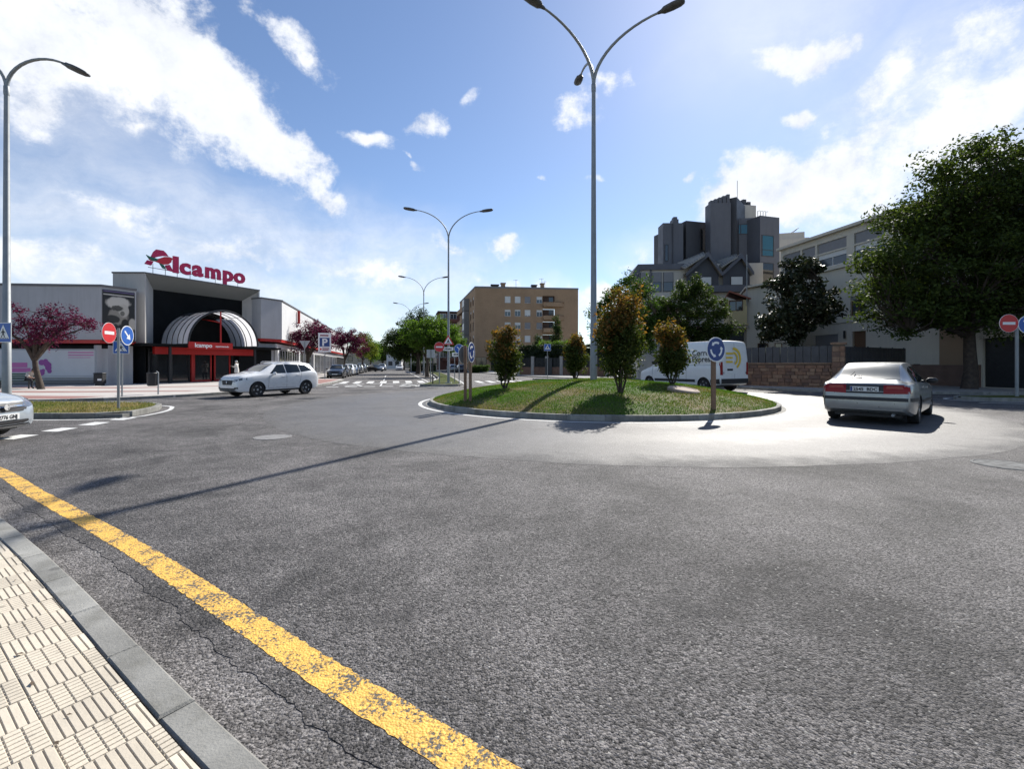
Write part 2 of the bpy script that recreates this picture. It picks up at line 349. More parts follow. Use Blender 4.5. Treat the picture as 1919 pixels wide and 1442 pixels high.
M_ASPH = asphalt('asphalt_old', .112, .8, 1.1, 1.0, 1.07, .85, .36, .68)
M_RING = asphalt('asphalt_ring', .104, .585, 1.2, .45, 1.05, .45, .45, .25, ring=True)
M_GUT = asphalt('gutter_aggregate', .18, .92, .95, 1.0, 1.06, .55, .2, .62)
M_YEL = paint_mat('yellow_paint', (.76, .44, .08), .47, 52)
M_WHT = paint_mat('white_paint', (.66, .66, .64), .39, 18)
M_KERB = mat('kerb_concrete', (.25, .245, .225), .85, var=.3, vscale=2.5, bump=.45, bscale=90, dirt=((.11, .105, .085), .8), each=.2, spots=3.0)
M_TILE = mat('paving_tile', (.60, .53, .42), .85, var=.13, vscale=4, bump=.2, bscale=120, dirt=((.28, .25, .2), .35), each=.12, spots=4.5)
M_TILEB = mat('paving_bed', (.15, .14, .125), .95, var=.2, vscale=9)
M_PLAZA = mat('plaza_concrete', (.44, .41, .38), .85, var=.12, vscale=1.2, bump=.1, bscale=40)
M_PLAZAR = mat('plaza_red', (.27, .14, .12), .85, var=.15, vscale=1.5, bump=.1, bscale=40)
M_PAVE = mat('pavement_concrete', (.30, .29, .275), .9, var=.15, vscale=1.0, bump=.2, bscale=40)
M_EARTH = mat('earth', (.17, .15, .10), .95, var=.3, vscale=.6)
M_GALV = mat('galvanised', (.27, .285, .29), .55, .35, var=.1, vscale=3)
M_DARKM = mat('dark_metal', (.03, .032, .035), .45, .3, var=.2, vscale=5)
M_BLACK = mat('black_plastic', (.018, .018, .02), .6, var=.2, vscale=8)
M_WHITEP = mat('white_plastic', (.78, .78, .77), .4)
M_LENS = mat('lamp_lens', (.5, .5, .46), .25)
M_RED = mat('sign_red', (.55, .018, .022), .38, var=.06, vscale=6)
M_BLUE = mat('sign_blue', (.015, .10, .42), .38, var=.06, vscale=6)
M_NAVY = mat('sign_navy', (.012, .045, .20), .38, var=.06, vscale=6)
M_SWHITE = mat('sign_white', (.80, .80, .80), .38, var=.04, vscale=6)
M_SBACK = mat('sign_back', (.36, .37, .38), .5, .4, var=.08, vscale=6)
M_WOOD = mat('post_brown', (.20, .12, .075), .7, var=.2, vscale=9)
M_BARK = mat('bark', (.10, .075, .055), .95, var=.4, vscale=7, bump=.8, bscale=25)
M_BARKD = mat('bark_dark', (.06, .045, .035), .95, var=.4, vscale=7, bump=.8, bscale=25)
M_RUBBER = mat('rubber', (.016, .016, .017), .85, var=.2, vscale=12)
M_ALLOY = mat('alloy', (.50, .51, .53), .35, .35)
M_CGLASS = mat('car_glass', (.012, .016, .018), .03, spec=.5)
M_WGLASS = glass('window_glass', (.05, .06, .07), .08)
M_SGLASS = glass('shop_glass', (.02, .022, .025), .06)
M_BLIND = mat('roller_blind', (.62, .61, .58), .6, var=.05, vscale=4)
M_BLINDG = mat('roller_blind_grey', (.22, .215, .22), .6, var=.05, vscale=4)
M_WFRAME = mat('window_frame', (.66, .65, .63), .5)
M_BFRAME = mat('window_frame_dark', (.05, .045, .045), .5)
M_IRON = mat('cast_iron', (.2, .195, .19), .8, .1, var=.3, vscale=14, bump=.5, bscale=60)

# ------------------------------------------------------------------ curves
def catmull(P, step=.15, closed=False):
    P = [Vector(p) for p in P]; out = []; n = len(P)
    for i in range(n if closed else n-1):
        g = lambda j: P[j % n] if closed else P[min(max(j, 0), n-1)]
        a, b, c, d = g(i-1), g(i), g(i+1), g(i+2)
        k = max(1, int((c-b).length/step))
        for j in range(k):
            t = j/k; out.append(.5*((2*b)+(c-a)*t+(2*a-5*b+4*c-d)*t*t+(3*b-a-3*c+d)*t**3))
    if not closed: out.append(P[-1])
    return out
def offset(P, d, closed=False):
    """shift a polyline to its right-hand side by d"""
    n = len(P); out = []
    for i, p in enumerate(P):
        a = P[(i-1) % n] if closed else P[max(i-1, 0)]; b = P[(i+1) % n] if closed else P[min(i+1, n-1)]
        t = (b-a).normalized(); out.append(Vector((p.x+t.y*d, p.y-t.x*d)))
    return out
def strip(mb, A, B, z, zb=None, closed=False):
    zb = z if zb is None else zb
    n = len(A); vs = [(p.x, p.y, z) for p in A]+[(p.x, p.y, zb) for p in B]
    fs = [(i, (i+1) % n, n+(i+1) % n, n+i) for i in range(n if closed else n-1)]
    def area(f): 
        q = [vs[i] for i in f]; return sum(q[i][0]*q[(i+1)%4][1]-q[(i+1)%4][0]*q[i][1] for i in range(4))
    fs = [f if area(f) > 0 else f[::-1] for f in fs]
    return mb.add(vs, fs)
def resample(P, step):
    out = [P[0]]; acc = 0
    for a, b in zip(P, P[1:]):
        L = (b-a).length; pos = 0
        while acc+L-pos >= step: pos += step-acc; out.append(a+(b-a)*(pos/L)); acc = 0
        acc += L-pos
    return out
def kerb_run(name, P, width, z0, z1, parent, step=1.0, gap=.008, matl=None, side=-1):
    """individual kerb stones along polyline P (outer edge), body on the left (side=-1) or right"""
    Q = resample(P, step); matl = matl or M_KERB
    for a, b in zip(Q, Q[1:]):
        d = (b-a); L = d.length; d /= L; n = Vector((-d.y, d.x))*(-side)
        M = Matrix(((d.x, n.x, 0, a.x), (d.y, n.y, 0, a.y), (0, 0, 1, 0), (0, 0, 0, 1)))
        dz = random.uniform(-.004, .004)
        mb = MB(M); mb.cbox(gap, L-gap+.004, 0, width, z0, z1+dz, .009)
        if side > 0: mb.f = [f[::-1] for f in mb.f]
        mb.build('kerb_stone', matl, parent)

def npmesh(name, V, k, matl, parent=None):
    """n polygons of k own vertices each"""
    n = len(V)//k; me = bpy.data.meshes.new(name); me.vertices.add(n*k); me.vertices.foreach_set('co', np.ascontiguousarray(V, dtype=np.float32).ravel())
    me.loops.add(n*k); me.loops.foreach_set('vertex_index', np.arange(n*k, dtype=np.int32)); me.polygons.add(n)
    me.polygons.foreach_set('loop_start', np.arange(0, n*k, k, dtype=np.int32)); me.materials.append(matl); me.update(calc_edges=True)
    o = bpy.data.objects.new(name, me); C.objects.link(o); o.parent = parent; return o
# ------------------------------------------------------------------ ground, roads
struct(MB().box(-2500, 2500, -300, 4000, -.5, -.06).build('ground', M_EARTH))
KP = [(5.5,-2.0),(3.2,-.95),(1.2,.18),(0.2,.84),(-.783,1.491),(-1.071,1.678),(-1.607,2.045),(-2.39,2.59),(-3.54,3.37),(-5.5,4.62),(-8.0,6.20),(-11.5,7.75),(-16,9.0),(-26,10.4),(-48,12.0)]
KERB = catmull([Vector(p) for p in KP], .12)                # road side edge of the near kerb
CRK = []
_w = 0.0
for i, p in enumerate(resample(offset(KERB, .29), .035)):
    if p.x < -14 or p.x > 4:
        if i % 8: continue
    _w = _w*.86+rng.normal(0, .0075); CRK.append(p+Vector((.56, .83))*(_w+rng.normal(0, .004)+.012*math.sin(i*.05)))
road = [(p.x, p.y) for p in CRK]+[(-120, 14.5), (-120, 330), (120, 330), (120, -20), (12, -20)]
mb = MB(); mb.prism(road, -.05, 0.0, bottom=False); struct(mb.build('road', M_ASPH))
mb = MB(); strip(mb, offset(KERB, -.02), offset(KERB, .42), -.003); struct(mb.build('gutter', M_GUT))
KF = resample(KERB, .03); KF = [p for p in KF if p.x > -16]
yi = [p+Vector((.56, .83))*rng.normal(0, .0035) for p in offset(KF, .405)]; yx = [p+Vector((.56, .83))*rng.normal(0, .0035) for p in offset(KF, .562)]
mb = MB(); strip(mb, yi, yx, .0018); struct(mb.build('yellow_road_line', M_YEL))
# near pavement: bed, kerb stones, ribbed tiles
kin = offset(KERB, -.125)
bed = [(p.x, p.y) for p in kin]+[(-48, -12), (5, -12)]
pav = struct(MB().prism(bed, -.05, .098, bottom=False).build('pavement_near', M_TILEB))
kr = struct(MB().prism([(p.x, p.y) for p in offset(KERB, -.012)]+[(p.x, p.y) for p in offset(KERB, -.115)][::-1], -.05, .07, bottom=False).build('kerb_near', M_KERB))
near = [p for p in KERB if -14 < p.x < 2.5]
kerb_run('kerb_stone', near, .122, -.04, .118, kr, .62, .0035)
def tile_mesh(kind):
    mb = MB(); s = .198; mb.box(0, s, 0, s, -.02, .0)
    nb = 7; p = s/nb
    for i in range(nb):
        if kind == 0: mb.cbox(.002, s-.002, i*p+.0026, (i+1)*p-.0026, -.001, .0048, .0016)
        else:
            for k in range(4): mb.cbox(i*p+.0022, (i+1)*p-.0022, k*s/4+.003, (k+1)*s/4-.003, -.001, .0048, .0016)
    return mb.mesh('tile', M_TILE)
TM = [tile_mesh(0), tile_mesh(1)]
td = Vector((-.826, .563)).normalized(); tn = Vector((-td.y, td.x))      # along the kerb / away from the road
kpoly = [Vector((p.x, p.y)) for p in kin]
def behind(p):
    j = min(range(len(kpoly)), key=lambda i: (kpoly[i]-p).length_squared); i = max(1, min(j, len(kpoly)-2))
    t = (kpoly[i+1]-kpoly[i-1]).normalized(); return (p-kpoly[j]).dot(Vector((-t.y, t.x)))
org = Vector((-1.5, 1.76)); cnt = 0
cand = []; edge = []
for i in range(-16, 46):
    for j in range(-14, 24):
        p = org+td*(i*.2)+tn*(j*.2); c = p+td*.1+tn*.1
        if c.y < .7 or c.x/max(c.y, .1) < -1.35 or c.x > .2: continue
        dist = min(behind(p+td*a+tn*b) for a in (0, .2) for b in (0, .2))
        if dist > -.005: cand.append((c.length, i, j, p))
        elif max(behind(p+td*a+tn*b) for a in (0, .2) for b in (0, .2)) > .02: edge.append((c, i, j, p))
cand.sort(key=lambda q: q[0])
for L, i, j, p in cand[:240]:
    kind = (i+j) % 2
    M = Matrix(((td.x, tn.x, 0, p.x), (td.y, tn.y, 0, p.y), (0, 0, 1, .111+random.uniform(-.0015, .0015)), (0, 0, 0, 1)))
    inst(TM[kind], pav, M, 'tile')
# tiles cut along the kerb
for c, i, j, p in [(c_, i_, j_, p_) for c_, i_, j_, p_ in edge]:
    bm = bmesh.new(); bm.from_mesh(TM[(i+j) % 2])
    M = Matrix(((td.x, tn.x, 0, p.x), (td.y, tn.y, 0, p.y), (0, 0, 1, .111+random.uniform(-.0015, .0015)), (0, 0, 0, 1)))
    bmesh.ops.transform(bm, matrix=M, verts=bm.verts)
    q = min(range(1, len(kpoly)-1), key=lambda k: (kpoly[k]-c).length_squared); t = (kpoly[q+1]-kpoly[q-1]).normalized()
    bmesh.ops.bisect_plane(bm, geom=bm.verts[:]+bm.edges[:]+bm.faces[:], plane_co=(kpoly[q].x-t.y*.004, kpoly[q].y+t.x*.004, 0), plane_no=(t.y, -t.x, 0), clear_outer=True)
    me = bpy.data.meshes.new('tile'); me.materials.append(M_TILE); bm.to_mesh(me); bm.free()
    if len(me.polygons): inst(me, pav, None, 'tile')

fl = []
for k in range(34):                                              # a few dry leaves blown onto the pavement
    u = random.uniform(-2.4, .5); v = random.uniform(.02, 1.1); p = org+td*(-u)+tn*v; a = random.uniform(0, 6.28); s = random.uniform(.008, .022)
    if p.y < 1.2 or behind(p) < .02: continue
    d1 = Vector((math.cos(a), math.sin(a))); d2 = Vector((-d1.y, d1.x))*random.uniform(.3, .5)
    fl += [(*(p-d1*s), .121), (*(p+d2*s), .124), (*(p+d1*s), .1215), (*(p-d2*s), .126)]
M_DRY = mat('dry_leaf', (.10, .07, .045), .9)
stuff(npmesh('fallen_leaves', np.array(fl), 4, M_DRY), 'dry brown leaves scattered on the ribbed paving tiles', 'leaves')
# ------------------------------------------------------------------ the roundabout
CX, CY, RK = 3.24, 18.0, 6.42
def circ(r, n=96, a0=0, wob=0):
    out = []
    for k in range(n):
        a = a0+2*math.pi*k/n; q = r+wob*(math.sin(3*a+.5)+.6*math.sin(11*a+1)+.35*math.sin(31*a)+.2*math.sin(67*a)); out.append(Vector((CX+q*math.cos(a), CY+q*math.sin(a))))
    return out
mb = MB(); strip(mb, circ(RK-.1, 360), circ(11.55, 360, 0, .05), .0025, closed=True); struct(mb.build('road_ring', M_RING))
mb = MB(); strip(mb, circ(RK+.27, 128), circ(RK+.40, 128), .008, closed=True); struct(mb.build('island_edge_line', M_WHT))
mb = MB(); strip(mb, circ(RK-.05, 128), circ(RK+.13, 128), .008, closed=True); struct(mb.build('island_gutter', M_KERB))
ik = struct(MB().prism([(p.x, p.y) for p in circ(RK-.03, 96)], -.02, .10, bottom=False).build('island_kerb', M_KERB))
c96 = circ(RK, 240); kerb_run('kerb_stone', c96+[c96[0], c96[1]], .14, -.02, .15, ik, .98, .006, side=-1)
def moundz(x, y):
    r = math.hypot(x-CX, y-CY); q = max(0, 1-(r/6.3)**2)
    return .135+.73*q**.9+.02*math.sin(x*2.1+y)*q+.014*math.sin(y*3.3-x*1.2)*q
rings = [6.3*(k/26) for k in range(27)]; vs = [(CX, CY, moundz(CX, CY))]; fs = []; nn = 90
for r in rings[1:]:
    for k in range(nn):
        x, y = CX+r*math.cos(2*math.pi*k/nn), CY+r*math.sin(2*math.pi*k/nn); vs.append((x, y, moundz(x, y)))
for k in range(nn): fs.append((0, 1+k, 1+(k+1) % nn))
for i in range(25):
    for k in range(nn): a = 1+i*nn; fs.append((a+k, a+nn+k, a+nn+(k+1) % nn, a+(k+1) % nn))
M_SOIL = grassmat('turf_soil', (.06, .085, .02), (.13, .10, .045), .5, .53, .0)
mo = MB(); mo.add(vs, fs); struct(mo.build('island_mound', M_SOIL, smooth=60))
def grass(name, pts, zfn, h, matl, label):
    n = len(pts); a = rng.uniform(0, 2*np.pi, n); wd = rng.uniform(.006, .013, n); hh = h*rng.uniform(.5, 1.25, n); ln = rng.uniform(.1, .9, n)*hh; b = rng.uniform(0, 2*np.pi, n)
    z = np.array([zfn(x, y) for x, y in pts])-.005; x, y = pts[:, 0], pts[:, 1]
    V = np.empty((n, 3, 3)); V[:, 0] = np.stack([x-wd*np.cos(a), y-wd*np.sin(a), z], 1); V[:, 1] = np.stack([x+wd*np.cos(a), y+wd*np.sin(a), z], 1)
    V[:, 2] = np.stack([x+ln*np.cos(b), y+ln*np.sin(b), z+hh], 1)
    return stuff(npmesh(name, V.reshape(-1, 3), 3, matl), label, 'grass')
M_GRASS = grassmat('grass', (.085, .17, .022), (.20, .17, .06), .5, .565)
rr = 6.28*np.sqrt(rng.uniform(0, 1, 130000)); aa = rng.uniform(0, 2*np.pi, 130000)
gp = np.stack([CX+rr*np.cos(aa), CY+rr*np.sin(aa)], 1); gp = gp[gp[:, 1] < CY+3.5]
gk = np.sin(gp[:, 0]*2.3+1)*np.sin(gp[:, 1]*1.9)+np.sin(gp[:, 0]*5.1)*np.sin(gp[:, 1]*4.3+.5)*.6
gp = gp[gk+rng.uniform(-1.2, 1.9, len(gp)) > -.5]
grass('grass', gp, moundz, .05, M_GRASS, 'short green and straw grass covering the round island mound')

# ------------------------------------------------------------------ splitter islands
def splitter(poly, z, line=None, gr=None, glabel=None, sm=None):
    P = catmull([Vector(p) for p in poly], .25, True)
    if sum(P[i].x*P[(i+1) % len(P)].y-P[(i+1) % len(P)].x*P[i].y for i in range(len(P))) < 0: P = P[::-1]
    ins = offset(P, -.14, True)
    k = struct(MB().prism([(p.x, p.y) for p in offset(P, -.03, True)], -.02, z-.05, bottom=False).build('splitter_kerb', M_KERB))
    kerb_run('kerb_stone', P+[P[0], P[1]], .14, -.02, z, k, .9, .006)
    mb = MB(); mb.sheet([(p.x, p.y) for p in ins], z-.012); struct(mb.build('splitter_turf', M_SOIL if sm is None else sm))
    if line:
        o1, o2 = offset(P, line, True), offset(P, line+.12, True); mb = MB(); strip(mb, o1, o2, .008, closed=True); struct(mb.build('splitter_edge_line', M_WHT))
    if gr:
        xs = np.array([[p.x, p.y] for p in ins]); lo, hi = xs.min(0), xs.max(0); q = rng.uniform(lo, hi, (gr, 2))
        ins_ = np.zeros(len(q), bool); j = len(xs)-1
        for i in range(len(xs)):
            a, b = xs[i], xs[j]; c = ((a[1] > q[:, 1]) != (b[1] > q[:, 1])) & (q[:, 0] < (b[0]-a[0])*(q[:, 1]-a[1])/(b[1]-a[1]+1e-12)+a[0]); ins_ ^= c; j = i
        grass('grass', q[ins_], lambda x, y: z-.012, .075, M_GRASS2, glabel)
    return P
M_GRASS2 = grassmat('grass_dry', (.10, .155, .03), (.30, .24, .11), .35, .47)
splitter([(-30,13.9),(-20,12.9),(-14,12.2),(-11.0,12.25),(-10.75,13.1),(-11.4,14.7),(-12.7,15.8),(-16.8,16.2),(-24,17.0),(-30,17.6)], .15, .22, 26000, 'dry grass on the small island beside the no entry sign')
splitter([(-6.1,30.3),(-4.6,30.0),(-3.5,30.6),(-3.7,33),(-5.2,42),(-9,62),(-14,85),(-25,125),(-26.6,125),(-16.5,86),(-12.5,70),(-10.3,60),(-7.2,44),(-6.3,33)], .15, .2, 16000, 'patchy grass on the median of the side street')
splitter([(18.4,18.6),(19.6,17.8),(24,17.9),(32,18.3),(32,20.2),(24,19.9),(19.5,19.6)], .14, .2, None, None)
splitter([(2.2,43.6),(5.6,43.0),(6.0,44.2),(2.6,44.8)], .13, None, None, None, M_PAVE)
# road markings
mb = MB()
for k in range(4):                                              # give-way dashes across the near entry
    y0 = 8.75+k*1.02; x0 = -9.62-.17*k; mb.sheet([(x0, y0), (x0-.42, y0+.05), (x0-.52, y0+.62), (x0-.1, y0+.57)], .008)
struct(mb.build('give_way_dashes', M_WHT))
sdir = Vector((-.253, .967)); sper = Vector((.967, .253))
def smark(mb, u, v, w_, l_, z=.008):                               # u across the street, v along it
    o = Vector((-13.4, 34.6))+sper*u+sdir*v; a = o+sper*w_; b = a+sdir*l_; c = o+sdir*l_; mb.sheet([tuple(o), tuple(a), tuple(b), tuple(c)], z)
zb = struct(MB().sheet([(-13.2, 34.4), (-13.1, 34.4), (-13.1, 34.5)], .003).build('zebra_crossing', M_WHT))
for k in range(7): mb = MB(); smark(mb, .1+k*1.02, .2, .5, 4.2); mb.build('zebra_bar', M_WHT, zb)
mb = MB()
for k in range(6): smark(mb, .0+k*1.15, -5.6, .75, .45)
for k in range(6): smark(mb, .2+k*1.15, -1.4, .75, .35)
struct(mb.build('street_give_way_dashes', M_WHT))
mb = MB()
for u in (1.0, 4.6):                                             # painted give-way triangles
    o = Vector((-13.4, 34.6))+sper*u+sdir*(-4.9)
    T = [o, o+sper*1.25, o+sper*.62+sdir*3.3]; c_ = (T[0]+T[1]+T[2])/3
    for i in range(3):
        a, b = T[i], T[(i+1) % 3]; mb.sheet([tuple(a), tuple(b), tuple(b+(c_-b)*.3), tuple(a+(c_-a)*.3)], .008)
struct(mb.build('give_way_triangles', M_WHT))
mb = MB(); smark(mb, 3.3, -5.0, .12, 4.2); smark(mb, 3.3, 6, .1, 6); smark(mb, 3.2, 18, .1, 8); smark(mb, 7.0, -3, .12, 60); smark(mb, .05, -3, .1, 3)
struct(mb.build('street_lane_lines', M_WHT))
zb2 = struct(MB().sheet([(-1.9, 34.0), (-1.8, 34.0), (-1.8, 34.1)], .003).build('zebra_crossing_beyond_median', M_WHT))
for k in range(8):
    mb = MB(); o = Vector((-2.6+k*.95, 36.2+k*.25)); mb.sheet([tuple(o), tuple(o+Vector((.45, .1))), tuple(o+Vector((-.35, 4.1))), tuple(o+Vector((-.8, 4.0)))], .008); mb.build('zebra_bar', M_WHT, zb2)
mb = MB()
for k in range(6): o = Vector((-2.2+k*1.2, 33.0+k*.2)); mb.sheet([tuple(o), tuple(o+Vector((.75, .12))), tuple(o+Vector((.72, .5))), tuple(o+Vector((-.03, .38)))], .008)
struct(mb.build('exit_dashes', M_WHT))
mb = MB(); strip(mb, catmull([Vector(p) for p in [(17.6, 17.0), (22, 16.6), (34, 17.0)]], .5), catmull([Vector(p) for p in [(17.6, 17.14), (22, 16.74), (34, 17.14)]], .5), .008); struct(mb.build('right_edge_line', M_WHT))
# far pavements
def pavement(name, poly, z=.12, m=None, kw=.14, kerbn=None):
    p = struct(MB().prism(poly, -.05, z, bottom=False).build(name, m or M_PAVE))
    if kerbn:
        P = catmull([Vector(q) for q in poly[:kerbn]], .3); kerb_run('kerb_stone', P, .15, -.03, z+.006, p, 1.0, .006, side=-1)
    return p
LP = [(-60,19.5),(-34,17.9),(-22,17.2),(-17.2,17.5),(-14.9,20),(-13.6,23),(-12.9,26),(-12.9,30),(-13.9,35.5),(-15.6,42),(-17.6,43.6),(-19.6,44.6),(-21,52),(-28,79),(-40,125)]
pavement('pavement_supermarket', LP+[(-70, 125), (-70, 19.5)], .12, M_PLAZA, kerbn=len(LP))
def band(poly, z=.124, m=None, name='pavement_red_band'): mb = MB(); mb.sheet(poly, z); struct(mb.build(name, m or M_PLAZAR))
band([(-60,20.1),(-34,18.4),(-22,17.6),(-17.4,17.75),(-17.1,19.1),(-22,19.6),(-34,20.3),(-60,22)])
band([(-60,23.6),(-34,22.4),(-22,21.6),(-16.2,22.6),(-15.9,23.4),(-22,22.7),(-34,23.5),(-60,24.8)])
band([(-13.2,26.2),(-13.2,30),(-14.2,35.3),(-15.8,41.6),(-18.5,41.6),(-17.2,35),(-16.4,30),(-16.2,26.8)])
band([(-34,26.2),(-22,25.6),(-17.5,28.5),(-17.6,29.4),(-22,26.7),(-34,27.4)])
RP = [(40,19.9),(30,21.2),(24,21.9),(19.5,22.6),(16.4,24.2),(13.6,27.4),(12.6,31),(12.2,36),(12.0,60)][::-1]
pavement('pavement_right', RP+[(60, 19.9), (60, 60)], .12, M_PAVE, kerbn=len(RP))
BP = [(9.6,75),(9.4,47),(8.2,44.6),(4,50.5),(1.2,56),(-3.5,72),(-10.8,96),(-19,128)][::-1]
pavement('pavement_far', BP+[(30, 75), (30, 150), (-5, 150)], .12, M_PAVE, kerbn=len(BP))
# ------------------------------------------------------------------ street lamps
M_LHEAD = mat('lamp_head_grey', (.09, .09, .092), .5, .2, var=.15, vscale=6)
def lamp(name, label, loc, H, zs, arms, reach, r0=.11, group=None, base=True, sweep=82):
    t = thing(name, label, 'street lamp', loc, 0, group)
    mb = MB(); mb.tube([(0, 0, 0), (0, 0, 2.2), (0, 0, 2.21), (0, 0, zs)], [r0, r0*.94, r0*.88, r0*.55], 12); mb.build('pole', M_GALV, t, 40, False)
    if base: MB().cbox(-.22, .22, -.22, .22, -.02, .05, .015).build('base_plate', M_GALV, t, None, False)
    MB().lathe([(r0*.62, zs-.25), (r0*.66, zs-.2), (r0*.66, zs+.05), (r0*.4, zs+.1)], 12).build('collar', M_GALV, t, 40, False)
    for a in arms:
        ang, rc, hz = a if len(a) == 3 else (a[0], reach, H)
        c, s = math.cos(ang), math.sin(ang); pts = []
        for k in range(13):
            q = k/12*R(sweep); pts.append((c*rc*(1-math.cos(q)), s*rc*(1-math.cos(q)), zs+(hz-zs)*math.sin(q)))
        arm = MB().tube(pts, [r0*.5-(r0*.22)*k/12 for k in range(13)], 8).build('arm', M_GALV, t, 50, False)
        e = Vector(pts[-1]); d = (Vector(pts[-1])-Vector(pts[-2])).normalized(); u = Vector((-s, c, 0)); n = d.cross(u)*-1
        Mh = Matrix(((d.x, u.x, n.x, e.x), (d.y, u.y, n.y, e.y), (d.z, u.z, n.z, e.z), (0, 0, 0, 1)))
        hd = MB(Mh)
        prof = [(-.14, .05, .05), (0, .08, .07), (.1, .16, .10), (.4, .19, .11), (.68, .18, .10), (.80, .13, .07), (.83, .07, .03)]
        ring = lambda x, wd, hh: [(x, wd*math.cos(2*math.pi*k/12), hh*max(-.55, math.sin(2*math.pi*k/12))) for k in range(12)]
        vs = [p for q in prof for p in ring(*q)]; fs = [(i*12+k, i*12+(k+1) % 12, (i+1)*12+(k+1) % 12, (i+1)*12+k) for i in range(len(prof)-1) for k in range(12)]
        fs += [tuple(range(12))[::-1], tuple((len(prof)-1)*12+k for k in range(12))]
        hd.add(vs, [f[::-1] for f in fs]); h = hd.build('lamp_head', M_LHEAD, t, 45, False)
        ln = MB(Mh); ln.add([(.1+.6*(.5-.5*math.cos(2*math.pi*k/14)), .15*math.sin(2*math.pi*k/14), -.064) for k in range(14)], [tuple(range(14))[::-1]]); 
        l = ln.build('lens', M_LENS, h, None, False)
    return t
lamp('street_lamp', 'tall three armed lamp post in the middle of the roundabout island', (CX, CY, moundz(CX, CY)-.05), 13.8, 11.75, [(R(-27),), (R(213),), (R(93),)], 3.0, .14)
lamp('street_lamp', 'two armed lamp post behind the no entry sign on the median tip', (-4.55, 32.5, .13), 12.4, 10.3, [(R(3),), (R(183),)], 2.75, .10)
lamp('street_lamp', 'two armed lamp post further up the median above the green trees', (-11.15, 57.3, .13), 12.4, 10.3, [(R(3),), (R(183),)], 2.75, .10)
lamp('street_lamp', 'small distant two armed lamp post rising out of the median trees', (-18.2, 81.7, .13), 12.4, 10.3, [(R(3),), (R(183),)], 2.75, .10)
lamp('street_lamp', 'curved arm lamp post carrying a crossing sign beside the left car', (-18.05, 16.2, .14), 12.3, 11.2, [(R(4), 1.3, 12.3), (R(184), 1.3, 12.3)], 1.3, .13, None, True, 122)

# ------------------------------------------------------------------ signs (face looks along local -y)
def disc(mb, r, y, n=32, x=0, z=0): mb.add([(x+r*math.cos(2*math.pi*k/n), y, z+r*math.sin(2*math.pi*k/n)) for k in range(n)], [tuple(range(n))])
def plate_disc(mb, r, th=.012, n=32):
    mb.add([(r*math.cos(2*math.pi*k/n), y, r*math.sin(2*math.pi*k/n)) for y in (0, th) for k in range(n)],
           [tuple(range(n)), tuple(range(2*n-1, n-1, -1))]+[(k, k+n, (k+1) % n+n, (k+1) % n) for k in range(n)])
def poly_xz(mb, pts, y): 
    tri = tessellate_polygon([[Vector((p[0], p[1], 0)) for p in pts]]); fs = []
    for a, b, c in tri:
        A, B, D = pts[a], pts[b], pts[c]
        if (B[0]-A[0])*(D[1]-A[1])-(D[0]-A[0])*(B[1]-A[1]) < 0: b, c = c, b
        fs.append((a, b, c))
    mb.add([(p[0], y, p[1]) for p in pts], fs)
def arc_band(mb, r0, r1, a0, a1, y, n=10, head=0):
    vs = []; 
    for k in range(n+1):
        a = a0+(a1-a0)*k/n; vs += [(r0*math.cos(a), y, r0*math.sin(a)), (r1*math.cos(a), y, r1*math.sin(a))]
    mb.add(vs, [(2*k, 2*k+1, 2*k+3, 2*k+2) if a1 > a0 else (2*k, 2*k+2, 2*k+3, 2*k+1) for k in range(n)])
